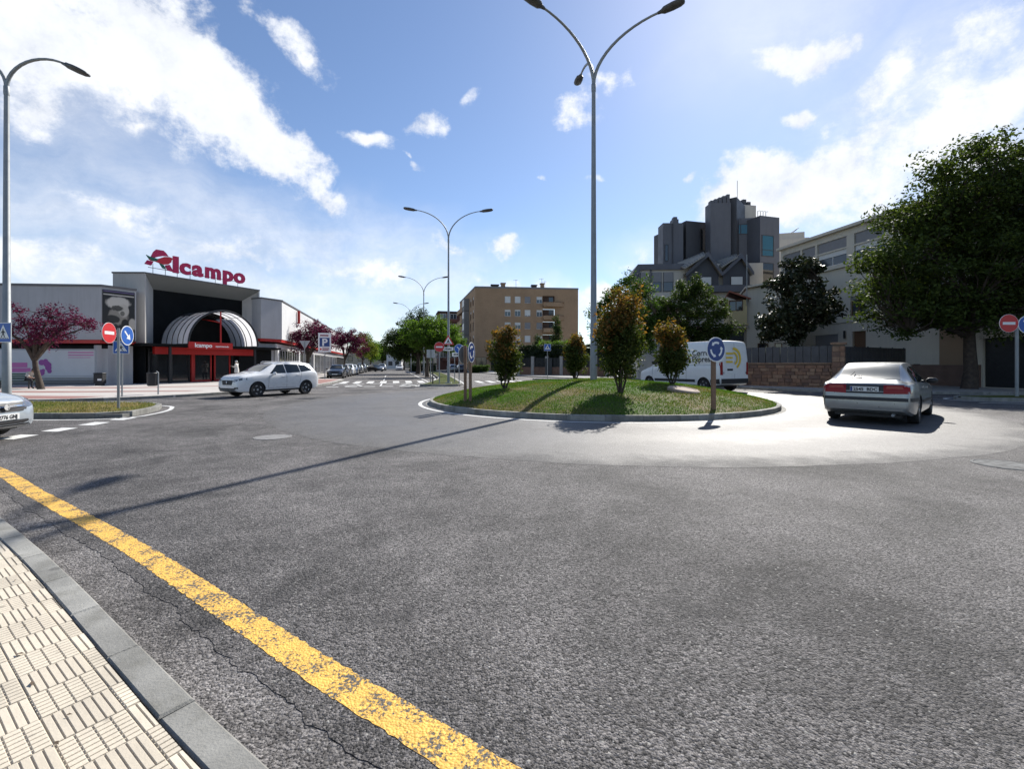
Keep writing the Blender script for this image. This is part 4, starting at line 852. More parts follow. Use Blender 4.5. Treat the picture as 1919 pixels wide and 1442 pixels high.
# ------------------------------------------------------------------ vehicles
def pchip(keys):
    x = np.array([k[0] for k in keys], float); y = np.array([k[1] for k in keys], float); h = np.diff(x); d = np.diff(y)/h; m = np.zeros(len(x))
    for i in range(1, len(x)-1):
        if d[i-1]*d[i] > 0: w1, w2 = 2*h[i]+h[i-1], h[i]+2*h[i-1]; m[i] = (w1+w2)/(w1/d[i-1]+w2/d[i])
    m[0], m[-1] = d[0], d[-1]
    def f(q):
        i = min(max(int(np.searchsorted(x, q))-1, 0), len(h)-1); t = min(max((q-x[i])/h[i], 0), 1)
        return (2*t**3-3*t*t+1)*y[i]+(t**3-2*t*t+t)*h[i]*m[i]+(3*t*t-2*t**3)*y[i+1]+(t**3-t*t)*h[i]*m[i+1]
    return f
class Car:
    def __init__(s, L, ztop, zbelt, wmax, wtop, zbot, drop=.05, bulge=.012):
        s.L = L; s.ft, s.fb, s.fw, s.fr, s.fz = map(pchip, (ztop, zbelt, wmax, wtop, zbot)); s.drop = drop; s.bulge = bulge
        e = [0, .012, .03, .06, .1, .16, .24]; xs = set(e)|{L-q for q in e}|{k[0] for k in ztop}; xs |= set(np.linspace(.3, L-.3, 64)); s.xs = sorted(xs)
    def sec(s, x):
        zt, zb, w_, r_, z0 = s.ft(x), s.fb(x), s.fw(x), s.fr(x), s.fz(x); ze = zt-s.drop*min(1, r_/.5); zb = min(zb, ze-.02); r_ = min(r_, w_*.97); h = zb-z0
        P = [(w_*.90, z0), (w_*.965, z0+.05), (w_*.99, z0+.25*h), (w_, z0+.5*h), (w_*.995, z0+.75*h), (w_*.985, zb-.035), (w_*.965, zb)]
        for q in (.25, .5, .75): P.append((w_*.965+(r_-w_*.965)*q+s.bulge*4*q*(1-q)*2, zb+(ze-zb)*q))
        P += [(r_, ze), (r_*.94, zt-s.drop*.4), (r_*.78, zt-s.drop*.2), (r_*.45, zt-s.drop*.06), (0, zt)]
        return P
    def hw(s, x, z):
        P = s.sec(x)
        if z < P[0][1]-1e-6 or z > P[-1][1]+1e-6: return -1
        return float(np.interp(z, [p[1] for p in P], [p[0] for p in P]))
    def body(s):
        mb = MB(); rows = []
        for x in s.xs:
            P = s.sec(x); ring = [(s.L/2-x, y, z) for y, z in P]+[(s.L/2-x, -y, z) for y, z in P[-2::-1]]; rows.append(ring)
        n = len(rows[0]); vs = [p for r_ in rows for p in r_]
        fs = [(i*n+k, (i+1)*n+k, (i+1)*n+(k+1) % n, i*n+(k+1) % n) for i in range(len(rows)-1) for k in range(n)]
        fs += [tuple(range(n)), tuple((len(rows)-1)*n+k for k in range(n))[::-1]]
        mb.add(vs, [f[::-1] for f in fs]); return mb
    def side(s, sgn, a, b, c, d, eps=.006, nu=10, nv=5):
        """patch on the flank: corners a,b (low front/rear) c,d (high rear/front) as (x,z)"""
        mb = MB()
        def f(u, v):
            x = (a[0]+(b[0]-a[0])*u)*(1-v)+(d[0]+(c[0]-d[0])*u)*v; z = (a[1]+(b[1]-a[1])*u)*(1-v)+(d[1]+(c[1]-d[1])*u)*v
            return (s.L/2-x, sgn*(max(s.hw(x, z), .02)+eps), z)
        return mb.grid(f, nu, nv, flip=(sgn > 0))
    def top(s, xa, xb, fa, fb, eps=.007, nu=12, nv=8):
        """patch on the upper surface between stations xa..xb, half widths as share of roof width"""
        mb = MB()
        def f(u, v):
            x = xa+(xb-xa)*v; P = s.sec(x); r_ = P[10][0]; y = (2*u-1)*r_*(fa+(fb-fa)*v); Q = P[::-1]
            z = float(np.interp(abs(y), [q[0] for q in Q], [q[1] for q in Q])); return (s.L/2-x, y, z+eps)
        return mb.grid(f, nu, nv, flip=True)
    def end(s, front, pts, eps=.007, nu=8, nv=4):
        """patch wrapped on the nose or tail: corners (y,z) bl, br, tr, tl"""
        a, b, c, d = pts; mb = MB()
        xs = np.linspace(0, s.L*.35, 160) if front else np.linspace(s.L, s.L*.65, 160)
        secs = [(x, s.sec(x)) for x in xs]
        def f(u, v):
            y = (a[0]+(b[0]-a[0])*u)*(1-v)+(d[0]+(c[0]-d[0])*u)*v; z = (a[1]+(b[1]-a[1])*u)*(1-v)+(d[1]+(c[1]-d[1])*u)*v
            xx = xs[-1]
            for x, P in secs:
                if P[0][1] <= z <= P[-1][1] and np.interp(z, [p[1] for p in P], [p[0] for p in P]) >= abs(y): xx = x; break
            e = eps if front else -eps; return (s.L/2-xx+e, y*(1+.004), z)
        return mb.grid(f, nu, nv, flip=not front)
def cut_wells(ob, wheels, r, w_, M_well):
    mb = MB()
    for x in wheels:
        for sg in (-1, 1):
            n = 28; y0, y1 = sg*(w_-.30), sg*(w_+.2)
            vs = [(x+r*math.cos(2*math.pi*k/n), y, .0+r*math.sin(2*math.pi*k/n)) for y in (y0, y1) for k in range(n)]
            fs = [(k, (k+1) % n, n+(k+1) % n, n+k) for k in range(n)]+[tuple(range(n))[::-1], tuple(range(n, 2*n))]
            if sg < 0: fs = [f[::-1] for f in fs]
            mb.add(vs, [f[::-1] for f in fs])
    return mb
def wheel(t, x, y, r, wd, sg, rimk=5, rimmat=None, steer=0.0):
    M = Matrix.Translation((x, y, r)) @ Matrix.Rotation(steer, 4, 'Z') @ Matrix.Rotation(R(-90*sg), 4, 'X')
    key = (round(r, 3), round(wd, 3), rimk, rimmat.name if rimmat else '')
    if key not in WHEELS:
        ty = MB(); h = wd/2; ty.lathe([(r*.62, -h*.9), (r*.7, -h), (r*.93, -h), (r*.99, -h*.75), (r, -h*.3), (r, h*.3), (r*.99, h*.75), (r*.93, h), (r*.7, h), (r*.62, h*.85)], 32)
        rm = MB(); rm.lathe([(r*.63, h*.86), (r*.65, h*.95), (r*.60, h*.96), (r*.56, h*.55), (r*.1, h*.42), (0, h*.42)], 32)
        sp = MB()
        for k in range(rimk):
            a = 2*math.pi*k/rimk; Mk = Matrix.Rotation(a, 4, 'Z')
            sp.add([(r*.06, -r*.09, h*.8), (r*.60, -r*.13, h*.88), (r*.60, r*.13, h*.88), (r*.06, r*.09, h*.8), (r*.06, -r*.11, h*.5), (r*.60, -r*.16, h*.5), (r*.60, r*.16, h*.5), (r*.06, r*.11, h*.5)],
                   [(0, 1, 2, 3), (0, 4, 5, 1), (1, 5, 6, 2), (2, 6, 7, 3), (3, 7, 4, 0)], Mk)
        sp.lathe([(r*.13, h*.5), (r*.13, h*.86), (r*.1, h*.9), (0, h*.9)], 16)
        WHEELS[key] = (ty.mesh('tyre', M_RUBBER, 40), rm.mesh('rim', M_DARKM, 40), sp.mesh('spokes', rimmat or M_ALLOY, 30))
    ty, rm, sp = WHEELS[key]; o = inst(ty, t, M, 'wheel'); inst(rm, o, None, 'rim'); inst(sp, o, None, 'spokes'); return o
WHEELS = {}
def finish_body(car, t, paint, wheels, wr, w_, name='body'):
    """skin with the wheel wells cut out"""
    b = bpy.data.objects.new(name, car.body().mesh(name, paint)); C.objects.link(b)
    cm = cut_wells(None, wheels, wr*1.13, w_, None); cm.v = [(x, y, z+wr) for x, y, z in cm.v]
    c = bpy.data.objects.new('cut', cm.mesh('cut', M_BLACK)); C.objects.link(c)
    md = b.modifiers.new('b', 'BOOLEAN'); md.operation = 'DIFFERENCE'; md.object = c; md.solver = 'EXACT'; md.material_mode = 'TRANSFER'
    dg = bpy.context.evaluated_depsgraph_get(); me = bpy.data.meshes.new_from_object(b.evaluated_get(dg)); b.modifiers.clear(); b.data = me
    bpy.data.objects.remove(c); me.name = name
    me.polygons.foreach_set('use_smooth', [True]*len(me.polygons)); me.set_sharp_from_angle(angle=R(32)); b.parent = t
    for x in wheels: pass
    return b
def tint(name, col, rough=.28, metal=.0, coat=.8):
    return mat(name, col, rough, metal, var=.03, vscale=4, coat=coat)
P_WHITE = tint('paint_white', (.74, .74, .74)); P_SILV = mat('paint_silver', (.30, .31, .31), .34, .6, var=.04, vscale=4, coat=.7)
P_SILVB = mat('paint_silver_blue', (.36, .40, .44), .34, .35, var=.04, vscale=4, coat=.8); P_VAN = tint('paint_van', (.78, .78, .77), .35, 0, .5)
P_BLACK = tint('paint_black', (.012, .013, .016)); P_GREY = mat('paint_grey', (.10, .105, .11), .3, .4, var=.04, coat=.8); P_DBLUE = tint('paint_navy', (.015, .02, .04))
M_TAIL = mat('tail_lamp', (.26, .008, .01), .3, spec=.3); M_TAILC = mat('tail_lamp_clear', (.36, .07, .05), .3, spec=.3); M_HEAD = mat('head_lamp', (.13, .135, .15), .2, .3, coat=1.0); M_CHROME = mat('chrome', (.65, .65, .66), .12, 1.0)
M_TRIM = mat('dark_trim', (.022, .022, .024), .55); M_PLATE = mat('number_plate', (.74, .74, .72), .4); M_SEAM = mat('seam', (.03, .03, .03), .7)
def put(mb, name, m, par, smooth=40): return mb.build(name, m, par, smooth, False)
def number_plate(t, txt, x, y, z, front, wd=.52):
    mb = MB(); s = 1 if front else -1
    M = Matrix.Translation((x, y, z)) @ Matrix.Rotation(R(90) if front else R(-90), 4, 'Z'); mb.M = M; mb.box(-wd/2, wd/2, -.012, .006, -.055, .055); p = put(mb, 'number_plate', M_PLATE, t)
    mb = MB(M); mb.quad((-wd/2+.004, -.014, -.052), (-wd/2+.045, -.014, -.052), (-wd/2+.045, -.014, .052), (-wd/2+.004, -.014, .052)); put(mb, 'blue_band', M_NAVY, p)
    vs, fs = text_mesh(txt, .098, .001, .003, 'CENTER', 1.0, .98); mb = MB(M); mb.add([(q[0]+.02, -.0155-q[2], q[1]-.035) for q in vs], fs); put(mb, 'plate_lettering', M_BLACK, p)
    return p
def side_glass(car, t, wins, m=None):
    for sg in (-1, 1):
        for q in wins: put(car.side(sg, *q), 'side_window', m or M_CGLASS, t)
def seams(car, t, lines, wd=.012):
    for sg in (-1, 1):
        for (a, b) in lines:
            if abs(a[0]-b[0]) < abs(a[1]-b[1]): q = car.side(sg, (a[0]-wd/2, a[1]), (a[0]+wd/2, a[1]), (b[0]+wd/2, b[1]), (b[0]-wd/2, b[1]), .003, 1, 8)
            else: q = car.side(sg, (a[0], a[1]-wd/2), (b[0], b[1]-wd/2), (b[0], b[1]+wd/2), (a[0], a[1]+wd/2), .003, 10, 1)
            put(q, 'door_seam', M_SEAM, t)
def mirrors(car, t, x, z, m, k=1.0):
    for sg in (-1, 1):
        y = sg*(car.hw(x, z-.05)+.10*k); mb = MB(Matrix.Translation((car.L/2-x, y, z)) @ Matrix.Scale(1, 4)); mb.lathe([(0, -.07*k), (.06*k, -.06*k), (.1*k, -.02*k), (.1*k, .03*k), (.06*k, .07*k), (0, .075*k)], 12, Matrix.Diagonal((.7, 1.15, 1, 1)))
        mb.box(-.02, .02, -sg*.12*k-.02, -sg*.12*k+.06*sg, -.06, -.03); put(mb, 'wing_mirror', m, t)
def handles(car, t, pts, m):
    for sg in (-1, 1):
        for x, z in pts: mb = MB(); y = sg*car.hw(x, z); mb.cbox(car.L/2-x-.09, car.L/2-x+.09, min(y, y+sg*.03), max(y, y+sg*.03), z-.015, z+.018, .008); put(mb, 'door_handle', m, t)

# --- white crossover
def make_suv(label, loc, head, sc, txt=None):
    t = thing('white_suv', label, 'car', loc, head, None, sc)
    c = Car(4.5, [(0,.62),(.025,.86),(.08,.98),(.3,1.07),(1.0,1.19),(1.1,1.22),(1.95,1.62),(2.35,1.69),(3.0,1.71),(3.7,1.67),(4.06,1.61),(4.14,1.55),(4.40,1.14),(4.46,1.0),(4.5,.75)],
            [(0,.58),(.08,.84),(.5,.98),(1.2,1.07),(2,1.10),(3.5,1.17),(4.1,1.18),(4.4,1.04),(4.5,.75)],
            [(0,.62),(.03,.74),(.1,.79),(.3,.87),(.8,.915),(2.2,.925),(3.7,.92),(4.2,.88),(4.42,.82),(4.5,.70)],
            [(0,.5),(.3,.70),(1.2,.74),(2.05,.62),(3,.64),(4,.58),(4.14,.57),(4.45,.70),(4.5,.6)],
            [(0,.36),(.1,.28),(.5,.24),(4.0,.26),(4.4,.34),(4.5,.42)])
    finish_body(c, t, P_WHITE, [c.L/2-.92, c.L/2-3.60], .36, .925)
    for x in (.92, 3.60):
        for sg in (-1, 1): wheel(t, c.L/2-x, sg*.80, .36, .23, sg)
    put(c.top(1.16, 1.93, .93, .93), 'windscreen', M_CGLASS, t); put(c.top(4.38, 4.15, .9, .9), 'rear_window', M_CGLASS, t)
    side_glass(c, t, [((1.55,1.12),(2.42,1.14),(2.40,1.58),(2.06,1.56)), ((2.46,1.14),(3.25,1.175),(3.2,1.57),(2.44,1.585)), ((3.29,1.18),(4.02,1.27),(3.66,1.54),(3.24,1.575))])
    seams(c, t, [((1.45,.45),(1.5,1.06)), ((2.45,.42),(2.45,1.1)), ((3.2,.62),(3.32,1.13)), ((1.45,.42),(3.0,.42))])
    for sg in (-1, 1): put(c.side(sg, (1.35,.56),(3.1,.60),(3.1,.65),(1.35,.60), .014), 'side_moulding', P_WHITE, t); put(c.side(sg, (1.2,.26),(3.2,.28),(3.2,.36),(1.2,.34), .008), 'sill_trim', M_TRIM, t)
    mirrors(c, t, 1.72, 1.12, P_WHITE); handles(c, t, [(2.28,.98), (3.1,1.03)], P_WHITE)
    for sg in (-1, 1):
        put(c.end(True, [(sg*.46,.72),(sg*.88,.84),(sg*.87,.95),(sg*.46,.84)] if sg > 0 else [(sg*.88,.84),(sg*.46,.72),(sg*.46,.84),(sg*.87,.95)]), 'headlight', M_HEAD, t)
        put(c.end(True, [(sg*.55,.40),(sg*.76,.42),(sg*.76,.50),(sg*.55,.49)] if sg > 0 else [(sg*.76,.42),(sg*.55,.40),(sg*.55,.49),(sg*.76,.50)]), 'fog_light', M_TRIM, t)
        put(c.end(False, [(sg*.55,.92),(sg*.84,.95),(sg*.80,1.10),(sg*.55,1.05)] if sg > 0 else [(sg*.84,.95),(sg*.55,.92),(sg*.55,1.05),(sg*.80,1.10)]), 'tail_light', M_TAIL, t)
    put(c.end(True, [(-.36,.60),(.36,.60),(.44,.82),(-.44,.82)]), 'grille', M_TRIM, t)
    mb = MB(); mb.add([(c.L/2+.03, 0, .80), (c.L/2+.035, .045, .715), (c.L/2+.03, 0, .63), (c.L/2+.035, -.045, .715), (c.L/2+.05, 0, .715)], [(0,3,4),(3,2,4),(2,1,4),(1,0,4)]); put(mb, 'badge', M_CHROME, t, None)
    put(c.end(True, [(-.66,.30),(.66,.30),(.58,.45),(-.58,.45)], .007, 14), 'lower_grille', M_TRIM, t)
    mb = MB(); mb.box(-1.95, -1.6, -.53, .53, 1.595, 1.63); put(mb, 'spoiler', P_WHITE, t, None)
    for sg in (-1, 1): mb = MB(); mb.tube([(.2, sg*.60, 1.66), (.1, sg*.60, 1.72), (-1.2, sg*.585, 1.72), (-1.35, sg*.58, 1.66)], .016, 6); put(mb, 'roof_rail', M_ALLOY, t)
    return t
sf, sr = Vector((-11.95, 20.2)), Vector((-10.75, 22.5)); hd = (sf-sr).normalized(); mid = (sf+sr)/2
make_suv('white crossover car driving past the supermarket entrance', (mid.x-.15, mid.y+.35, .004), math.atan2(hd.y, hd.x), .93)

# --- silver hatchback seen from behind
def make_hatch(label, loc, head, sc):
    t = thing('silver_hatchback', label, 'car', loc, head, None, sc)
    c = Car(4.5, [(0,.50),(.03,.62),(.12,.70),(.5,.82),(1.25,.93),(1.32,.95),(2.1,1.36),(2.5,1.42),(3.1,1.41),(3.45,1.37),(4.12,1.02),(4.3,.97),(4.42,.94),(4.48,.82),(4.5,.6)],
            [(0,.48),(.1,.62),(.5,.74),(1.3,.86),(2,.89),(3.5,.92),(4.1,.93),(4.4,.88),(4.5,.6)],
            [(0,.5),(.03,.64),(.1,.74),(.3,.82),(.8,.87),(2.2,.88),(3.7,.875),(4.2,.845),(4.42,.80),(4.48,.77),(4.5,.72)],
            [(0,.45),(.3,.66),(1.3,.70),(2.1,.56),(3,.58),(3.45,.56),(4.1,.64),(4.3,.70),(4.45,.72),(4.5,.66)],
            [(0,.32),(.1,.22),(.5,.18),(4.0,.20),(4.4,.27),(4.5,.33)], .045)
    finish_body(c, t, P_SILV, [c.L/2-.85, c.L/2-3.52], .31, .88)
    for x in (.85, 3.52):
        for sg in (-1, 1): wheel(t, c.L/2-x, sg*.76, .31, .2, sg, 7)
    put(c.top(1.36, 2.08, .94, .94), 'windscreen', M_CGLASS, t); rw = put(c.top(4.10, 3.47, .92, .90), 'rear_window', mat('rear_glass', (.03, .045, .045), .24, spec=1.0), t)
    side_glass(c, t, [((1.75,.91),(2.45,.92),(2.42,1.30),(2.15,1.28)), ((2.5,.92),(3.3,.95),(3.2,1.31),(2.48,1.31)), ((3.36,.95),(3.85,.98),(3.55,1.22),(3.28,1.30))])
    seams(c, t, [((1.5,.35),(1.55,.86)), ((2.48,.33),(2.48,.9)), ((3.1,.5),(3.3,.93))])
    for sg in (-1, 1): put(c.side(sg, (.9+.42,.46),(3.1,.47),(3.1,.53),(.9+.42,.52), .014), 'side_moulding', M_TRIM, t)
    mirrors(c, t, 1.78, .95, M_TRIM); handles(c, t, [(2.32,.80), (3.12,.83)], P_SILV)
    put(c.end(False, [(-.36,.70),(.36,.70),(.36,.90),(-.36,.90)]), 'tail_panel', M_TRIM, t)
    for sg in (-1, 1):
        q = [(.34,.70),(.80,.715),(.775,.90),(.34,.90)]; p = q if sg > 0 else [(-q[1][0],q[1][1]),(-q[0][0],q[0][1]),(-q[3][0],q[3][1]),(-q[2][0],q[2][1])]
        tl = put(c.end(False, p, .012), 'tail_light', M_TAIL, t)
        q = [(.38,.815),(.68,.815),(.66,.875),(.40,.88)]; p = q if sg > 0 else [(-q[1][0],q[1][1]),(-q[0][0],q[0][1]),(-q[3][0],q[3][1]),(-q[2][0],q[2][1])]
        put(c.end(False, p, .015), 'indicator_lens', M_TAILC, tl)
        q = [(.45,.60),(.80,.62),(.80,.74),(.45,.70)]; p = q if sg > 0 else [(-q[1][0],q[1][1]),(-q[0][0],q[0][1]),(-q[3][0],q[3][1]),(-q[2][0],q[2][1])]
        put(c.end(True, p), 'headlight', M_HEAD, t)
    put(c.end(False, [(-.76,.545),(.76,.545),(.76,.62),(-.76,.62)], .016, 16), 'bumper_strip', M_TRIM, t)
    for sg in (-1, 1): put(c.side(sg, (3.9,.545),(4.44,.545),(4.44,.62),(3.9,.62), .015), 'bumper_strip', M_TRIM, t)
    number_plate(t, '2545  BDC', -c.L/2-.008, 0, .80, False)
    mb = MB(); e = Vector((c.L/2-4.08, .30, 1.055)); mb.tube([e, e+Vector((.05, -.18, .035))], .008, 5); mb.tube([e+Vector((.0, .05, .01)), e+Vector((.22, -.02, .13))], .006, 5); put(mb, 'rear_wiper', M_TRIM, t)
    mb = MB(); mb.tube([(-c.L/2+.35, -.5, .24), (-c.L/2-.0, -.5, .235)], .03, 8); put(mb, 'exhaust', M_GALV, t)
    mb = MB(); mb.box(-c.L/2+.3, c.L/2-.3, -.62, .62, .16, .24); put(mb, 'underbody', M_TRIM, t, None)
    return t
h = Vector((math.sin(R(47)), math.cos(R(47)))); rc = Vector(((1620-960)/850*11.05, 11.05)); cc = rc+h*(4.5*1.07/2)
make_hatch('silver hatchback seen from behind on the bright roundabout road', (cc.x, cc.y, .004), math.atan2(h.y, h.x), 1.07)

# --- silver compact at the left edge
def make_compact(name, label, loc, head, sc, paint, front_plate=None, group=None, cat='car'):
    t = thing(name, label, cat, loc, head, group, sc)
    c = Car(4.1, [(0,.50),(.03,.66),(.1,.76),(.4,.88),(1.0,.98),(1.08,1.0),(1.85,1.42),(2.2,1.48),(2.9,1.47),(3.55,1.38),(3.72,1.30),(3.98,.98),(4.07,.85),(4.1,.6)],
            [(0,.48),(.1,.66),(.5,.84),(1.1,.92),(2,.96),(3.2,1.0),(3.7,1.02),(4.0,.92),(4.1,.6)],
            [(0,.52),(.03,.64),(.1,.73),(.3,.82),(.8,.865),(2.2,.875),(3.3,.865),(3.8,.82),(4.03,.76),(4.1,.64)],
            [(0,.45),(.3,.64),(1.1,.68),(1.85,.55),(2.8,.57),(3.55,.53),(3.72,.53),(4.0,.62),(4.1,.55)],
            [(0,.30),(.1,.22),(.5,.19),(3.6,.20),(4.0,.28),(4.1,.34)], .045)
    finish_body(c, t, paint, [c.L/2-.82, c.L/2-3.36], .31, .875)
    for x in (.82, 3.36):
        for sg in (-1, 1): wheel(t, c.L/2-x, sg*.76, .31, .2, sg, 7)
    put(c.top(1.14, 1.83, .93, .93), 'windscreen', M_CGLASS, t); put(c.top(3.96, 3.72, .88, .88), 'rear_window', M_CGLASS, t)
    side_glass(c, t, [((1.5,.98),(2.25,.99),(2.22,1.36),(1.95,1.34)), ((2.31,.99),(3.0,1.02),(2.92,1.37),(2.28,1.37)), ((3.06,1.03),(3.5,1.08),(3.3,1.31),(3.0,1.36))])
    seams(c, t, [((1.35,.36),(1.4,.92)), ((2.28,.34),(2.28,.97)), ((2.92,.55),(3.02,1.0))])
    mirrors(c, t, 1.58, 1.0, paint); handles(c, t, [(2.12,.86), (2.86,.89)], paint)
    for sg in (-1, 1):
        q = [(.40,.58),(.80,.66),(.80,.80),(.42,.70)]; p = q if sg > 0 else [(-q[1][0],q[1][1]),(-q[0][0],q[0][1]),(-q[3][0],q[3][1]),(-q[2][0],q[2][1])]
        put(c.end(True, p), 'headlight', M_HEAD, t)
        q = [(.52,.78),(.78,.80),(.72,.98),(.54,.98)]; p = q if sg > 0 else [(-q[1][0],q[1][1]),(-q[0][0],q[0][1]),(-q[3][0],q[3][1]),(-q[2][0],q[2][1])]
        put(c.end(False, p), 'tail_light', M_TAIL, t)
    put(c.end(True, [(-.40,.54),(.40,.54),(.42,.68),(-.42,.68)]), 'grille', M_TRIM, t)
    put(c.end(True, [(-.5,.27),(.5,.27),(.48,.38),(-.48,.38)]), 'lower_grille', M_TRIM, t)
    if front_plate:
        put(c.end(True, [(-.46,.57),(.46,.57),(.5,.72),(-.5,.72)], .010, 12), 'upper_grille', M_TRIM, t)
        put(c.end(True, [(-.46,.635),(.46,.635),(.47,.668),(-.47,.668)], .018, 12), 'chrome_bar', M_CHROME, t)
        put(c.end(True, [(-.5,.225),(.5,.225),(.5,.25),(-.5,.25)], .012, 12), 'front_lip', M_TRIM, t)
        mb = MB(Matrix.Translation((c.L/2+.014, 0, .645)) @ Matrix.Rotation(R(90), 4, 'Y')); mb.lathe([(.052, 0), (.06, .006), (.06, .012), (.05, .012), (.046, .004)], 20); mb.box(-.008, .008, -.055, .055, .004, .012); put(mb, 'badge', M_CHROME, t)
        put(c.end(True, [(-.52,.25),(.52,.25),(.52,.268),(-.52,.268)], .012), 'chrome_bar', M_CHROME, t)
        number_plate(t, front_plate, c.L/2+.012, 0, .455, True)
    else:
        mb = MB(); mb.box(c.L/2-.01, c.L/2+.014, -.26, .26, .40, .51); put(mb, 'number_plate', M_PLATE, t, None)
    mb = MB(); mb.box(-c.L/2+.3, c.L/2-.3, -.62, .62, .17, .25); put(mb, 'underbody', M_TRIM, t, None)
    return t
h = Vector((.985, .17)); fc = Vector((-9.6, 8.6)); cc = fc-h*2.05
make_compact('silver_car', 'silver car with chrome grille entering at the left edge', (cc.x, cc.y, 0), math.atan2(h.y, h.x), 1.0, P_SILVB, '2776 GNJ')

# --- white delivery van
def make_van(label, loc, head, sc):
    t = thing('delivery_van', label, 'van', loc, head, None, sc)
    c = Car(5.55, [(0,.70),(.03,.88),(.12,1.0),(.5,1.16),(.95,1.30),(1.05,1.36),(1.75,2.12),(2.0,2.32),(2.4,2.45),(3.0,2.5),(5.2,2.5),(5.42,2.47),(5.49,2.38),(5.53,2.0),(5.55,.9)],
            [(0,.66),(.12,.9),(.5,1.05),(1.0,1.2),(1.6,1.3),(2.4,1.34),(5.3,1.34),(5.5,1.3),(5.55,.85)],
            [(0,.70),(.03,.80),(.12,.89),(.35,.97),(.9,1.02),(2.2,1.035),(4.5,1.035),(5.3,1.02),(5.5,.99),(5.55,.97)],
            [(0,.6),(.3,.80),(1.0,.86),(1.75,.80),(2.4,.86),(3.0,.88),(5.2,.88),(5.45,.86),(5.55,.84)],
            [(0,.40),(.1,.30),(.5,.26),(5.2,.32),(5.5,.38),(5.55,.42)], .09, .03)
    finish_body(c, t, P_VAN, [c.L/2-.92, c.L/2-4.6], .34, 1.035)
    for x in (.92, 4.6):
        for sg in (-1, 1): wheel(t, c.L/2-x, sg*.90, .34, .22, sg, 5, M_SBACK)
    put(c.top(1.12, 1.85, .95, .95), 'windscreen', M_CGLASS, t)
    side_glass(c, t, [((1.32,1.36),(2.15,1.36),(2.12,1.98),(1.82,1.96))])
    seams(c, t, [((1.15,.5),(1.2,1.3)), ((2.2,.45),(2.2,2.1)), ((3.55,.45),(3.55,2.2)), ((2.25,1.30),(5.4,1.30))], .014)
    for sg in (-1, 1):
        put(c.side(sg, (1.35,.46),(4.1,.47),(4.1,.60),(1.35,.59), .016), 'side_moulding', M_TRIM, t); put(c.side(sg, (5.0,.42),(5.5,.42),(5.5,.66),(5.0,.60), .016), 'bumper_corner', M_TRIM, t)
    mirrors(c, t, 1.5, 1.45, M_TRIM, 1.7); handles(c, t, [(2.02,1.15), (2.4,1.15)], M_TRIM)
    put(c.end(False, [(-.94,.43),(.94,.43),(.96,.66),(-.96,.66)], .03, 12), 'rear_bumper', M_TRIM, t)
    for sg in (-1, 1):
        q = [(.82,.84),(.985,.84),(.97,1.46),(.84,1.46)]; p = q if sg > 0 else [(-q[1][0],q[1][1]),(-q[0][0],q[0][1]),(-q[3][0],q[3][1]),(-q[2][0],q[2][1])]
        put(c.end(False, p, .014), 'tail_light', M_TAIL, t)
        put(c.end(False, [(sg*.78-.02,.9),(sg*.78+.02,.9),(sg*.78+.02,.98),(sg*.78-.02,.98)], .03), 'door_hinge', M_TRIM, t)
    put(c.end(False, [(-.007,.68),(.007,.68),(.007,2.36),(-.007,2.36)], .004, 1, 10), 'door_seam', M_SEAM, t)
    put(c.end(False, [(.12,1.04),(.52,1.04),(.52,1.14),(.12,1.14)], .01), 'door_handle', M_TRIM, t)
    mb = MB(); mb.box(-c.L/2-.02, -c.L/2+.03, .1, .55, .86, .97); put(mb, 'number_plate', M_PLATE, t, None)
    # livery: words and yellow post horn device
    M_YL = mat('livery_yellow', (.80, .56, .06), .4); M_PY = mat('livery_pale_yellow', (.80, .72, .42), .4); M_INK = mat('livery_ink', (.05, .05, .06), .5)
    for sg in (1,):
        for k, (tx, z) in enumerate([('Correos', 1.78), ('Express', 1.47)]):
            vs, fs = text_mesh(tx, .40, .002, .006); mb = MB(); x0 = 3.9
            mb.add([(c.L/2-(x0+q[0]), sg*(c.hw(4.2, z+q[1])+.012+q[2]), z+q[1]) for q in vs], fs); put(mb, 'livery_lettering', M_INK, t, None)
        put(c.side(sg, (2.5,1.36),(3.0,1.36),(3.0,2.0),(2.5,2.0), .009), 'livery_block', M_PY, t)
    def rarc(yc, zc, r0, r1, a0, a1):
        mb = MB(); n = 10; vs = []
        for k in range(n+1):
            a = a0+(a1-a0)*k/n
            for r_ in (r0, r1): vs.append((-c.L/2-.014, yc-r_*math.cos(a), zc+r_*math.sin(a)))
        mb.add(vs, [(2*k, 2*k+1, 2*k+3, 2*k+2) for k in range(n)]); return put(mb, 'livery_arc', M_YL, t, None)
    rarc(.1, 1.62, .42, .54, R(-60), R(95)); rarc(.1, 1.62, .22, .33, R(-70), R(95))
    for k in range(3): mb = MB(); z = 1.42+k*.2; mb.quad((-c.L/2-.012, .15, z), (-c.L/2-.012, .62, z), (-c.L/2-.012, .62, z+.09), (-c.L/2-.012, .15, z+.09)); put(mb, 'livery_bar', M_YL, t, None)
    for sg in (-1, 1):
        q = [(.55,.80),(.92,.95),(.92,1.10),(.60,.98)]; p = q if sg > 0 else [(-q[1][0],q[1][1]),(-q[0][0],q[0][1]),(-q[3][0],q[3][1]),(-q[2][0],q[2][1])]
        put(c.end(True, p), 'headlight', M_HEAD, t)
    put(c.end(True, [(-.45,.62),(.45,.62),(.5,.80),(-.5,.80)]), 'grille', M_TRIM, t)
    mb = MB(); mb.box(-c.L/2+.3, c.L/2-.3, -.75, .75, .28, .36); put(mb, 'underbody', M_TRIM, t, None)
    return t
h = Vector((-.45, .893)); sp_ = Vector((h.y, -h.x)); VS = 1.09
nr = Vector((10.66, 23.2)); cc = nr+h*(5.55*VS/2)+sp_*(1.0*VS)
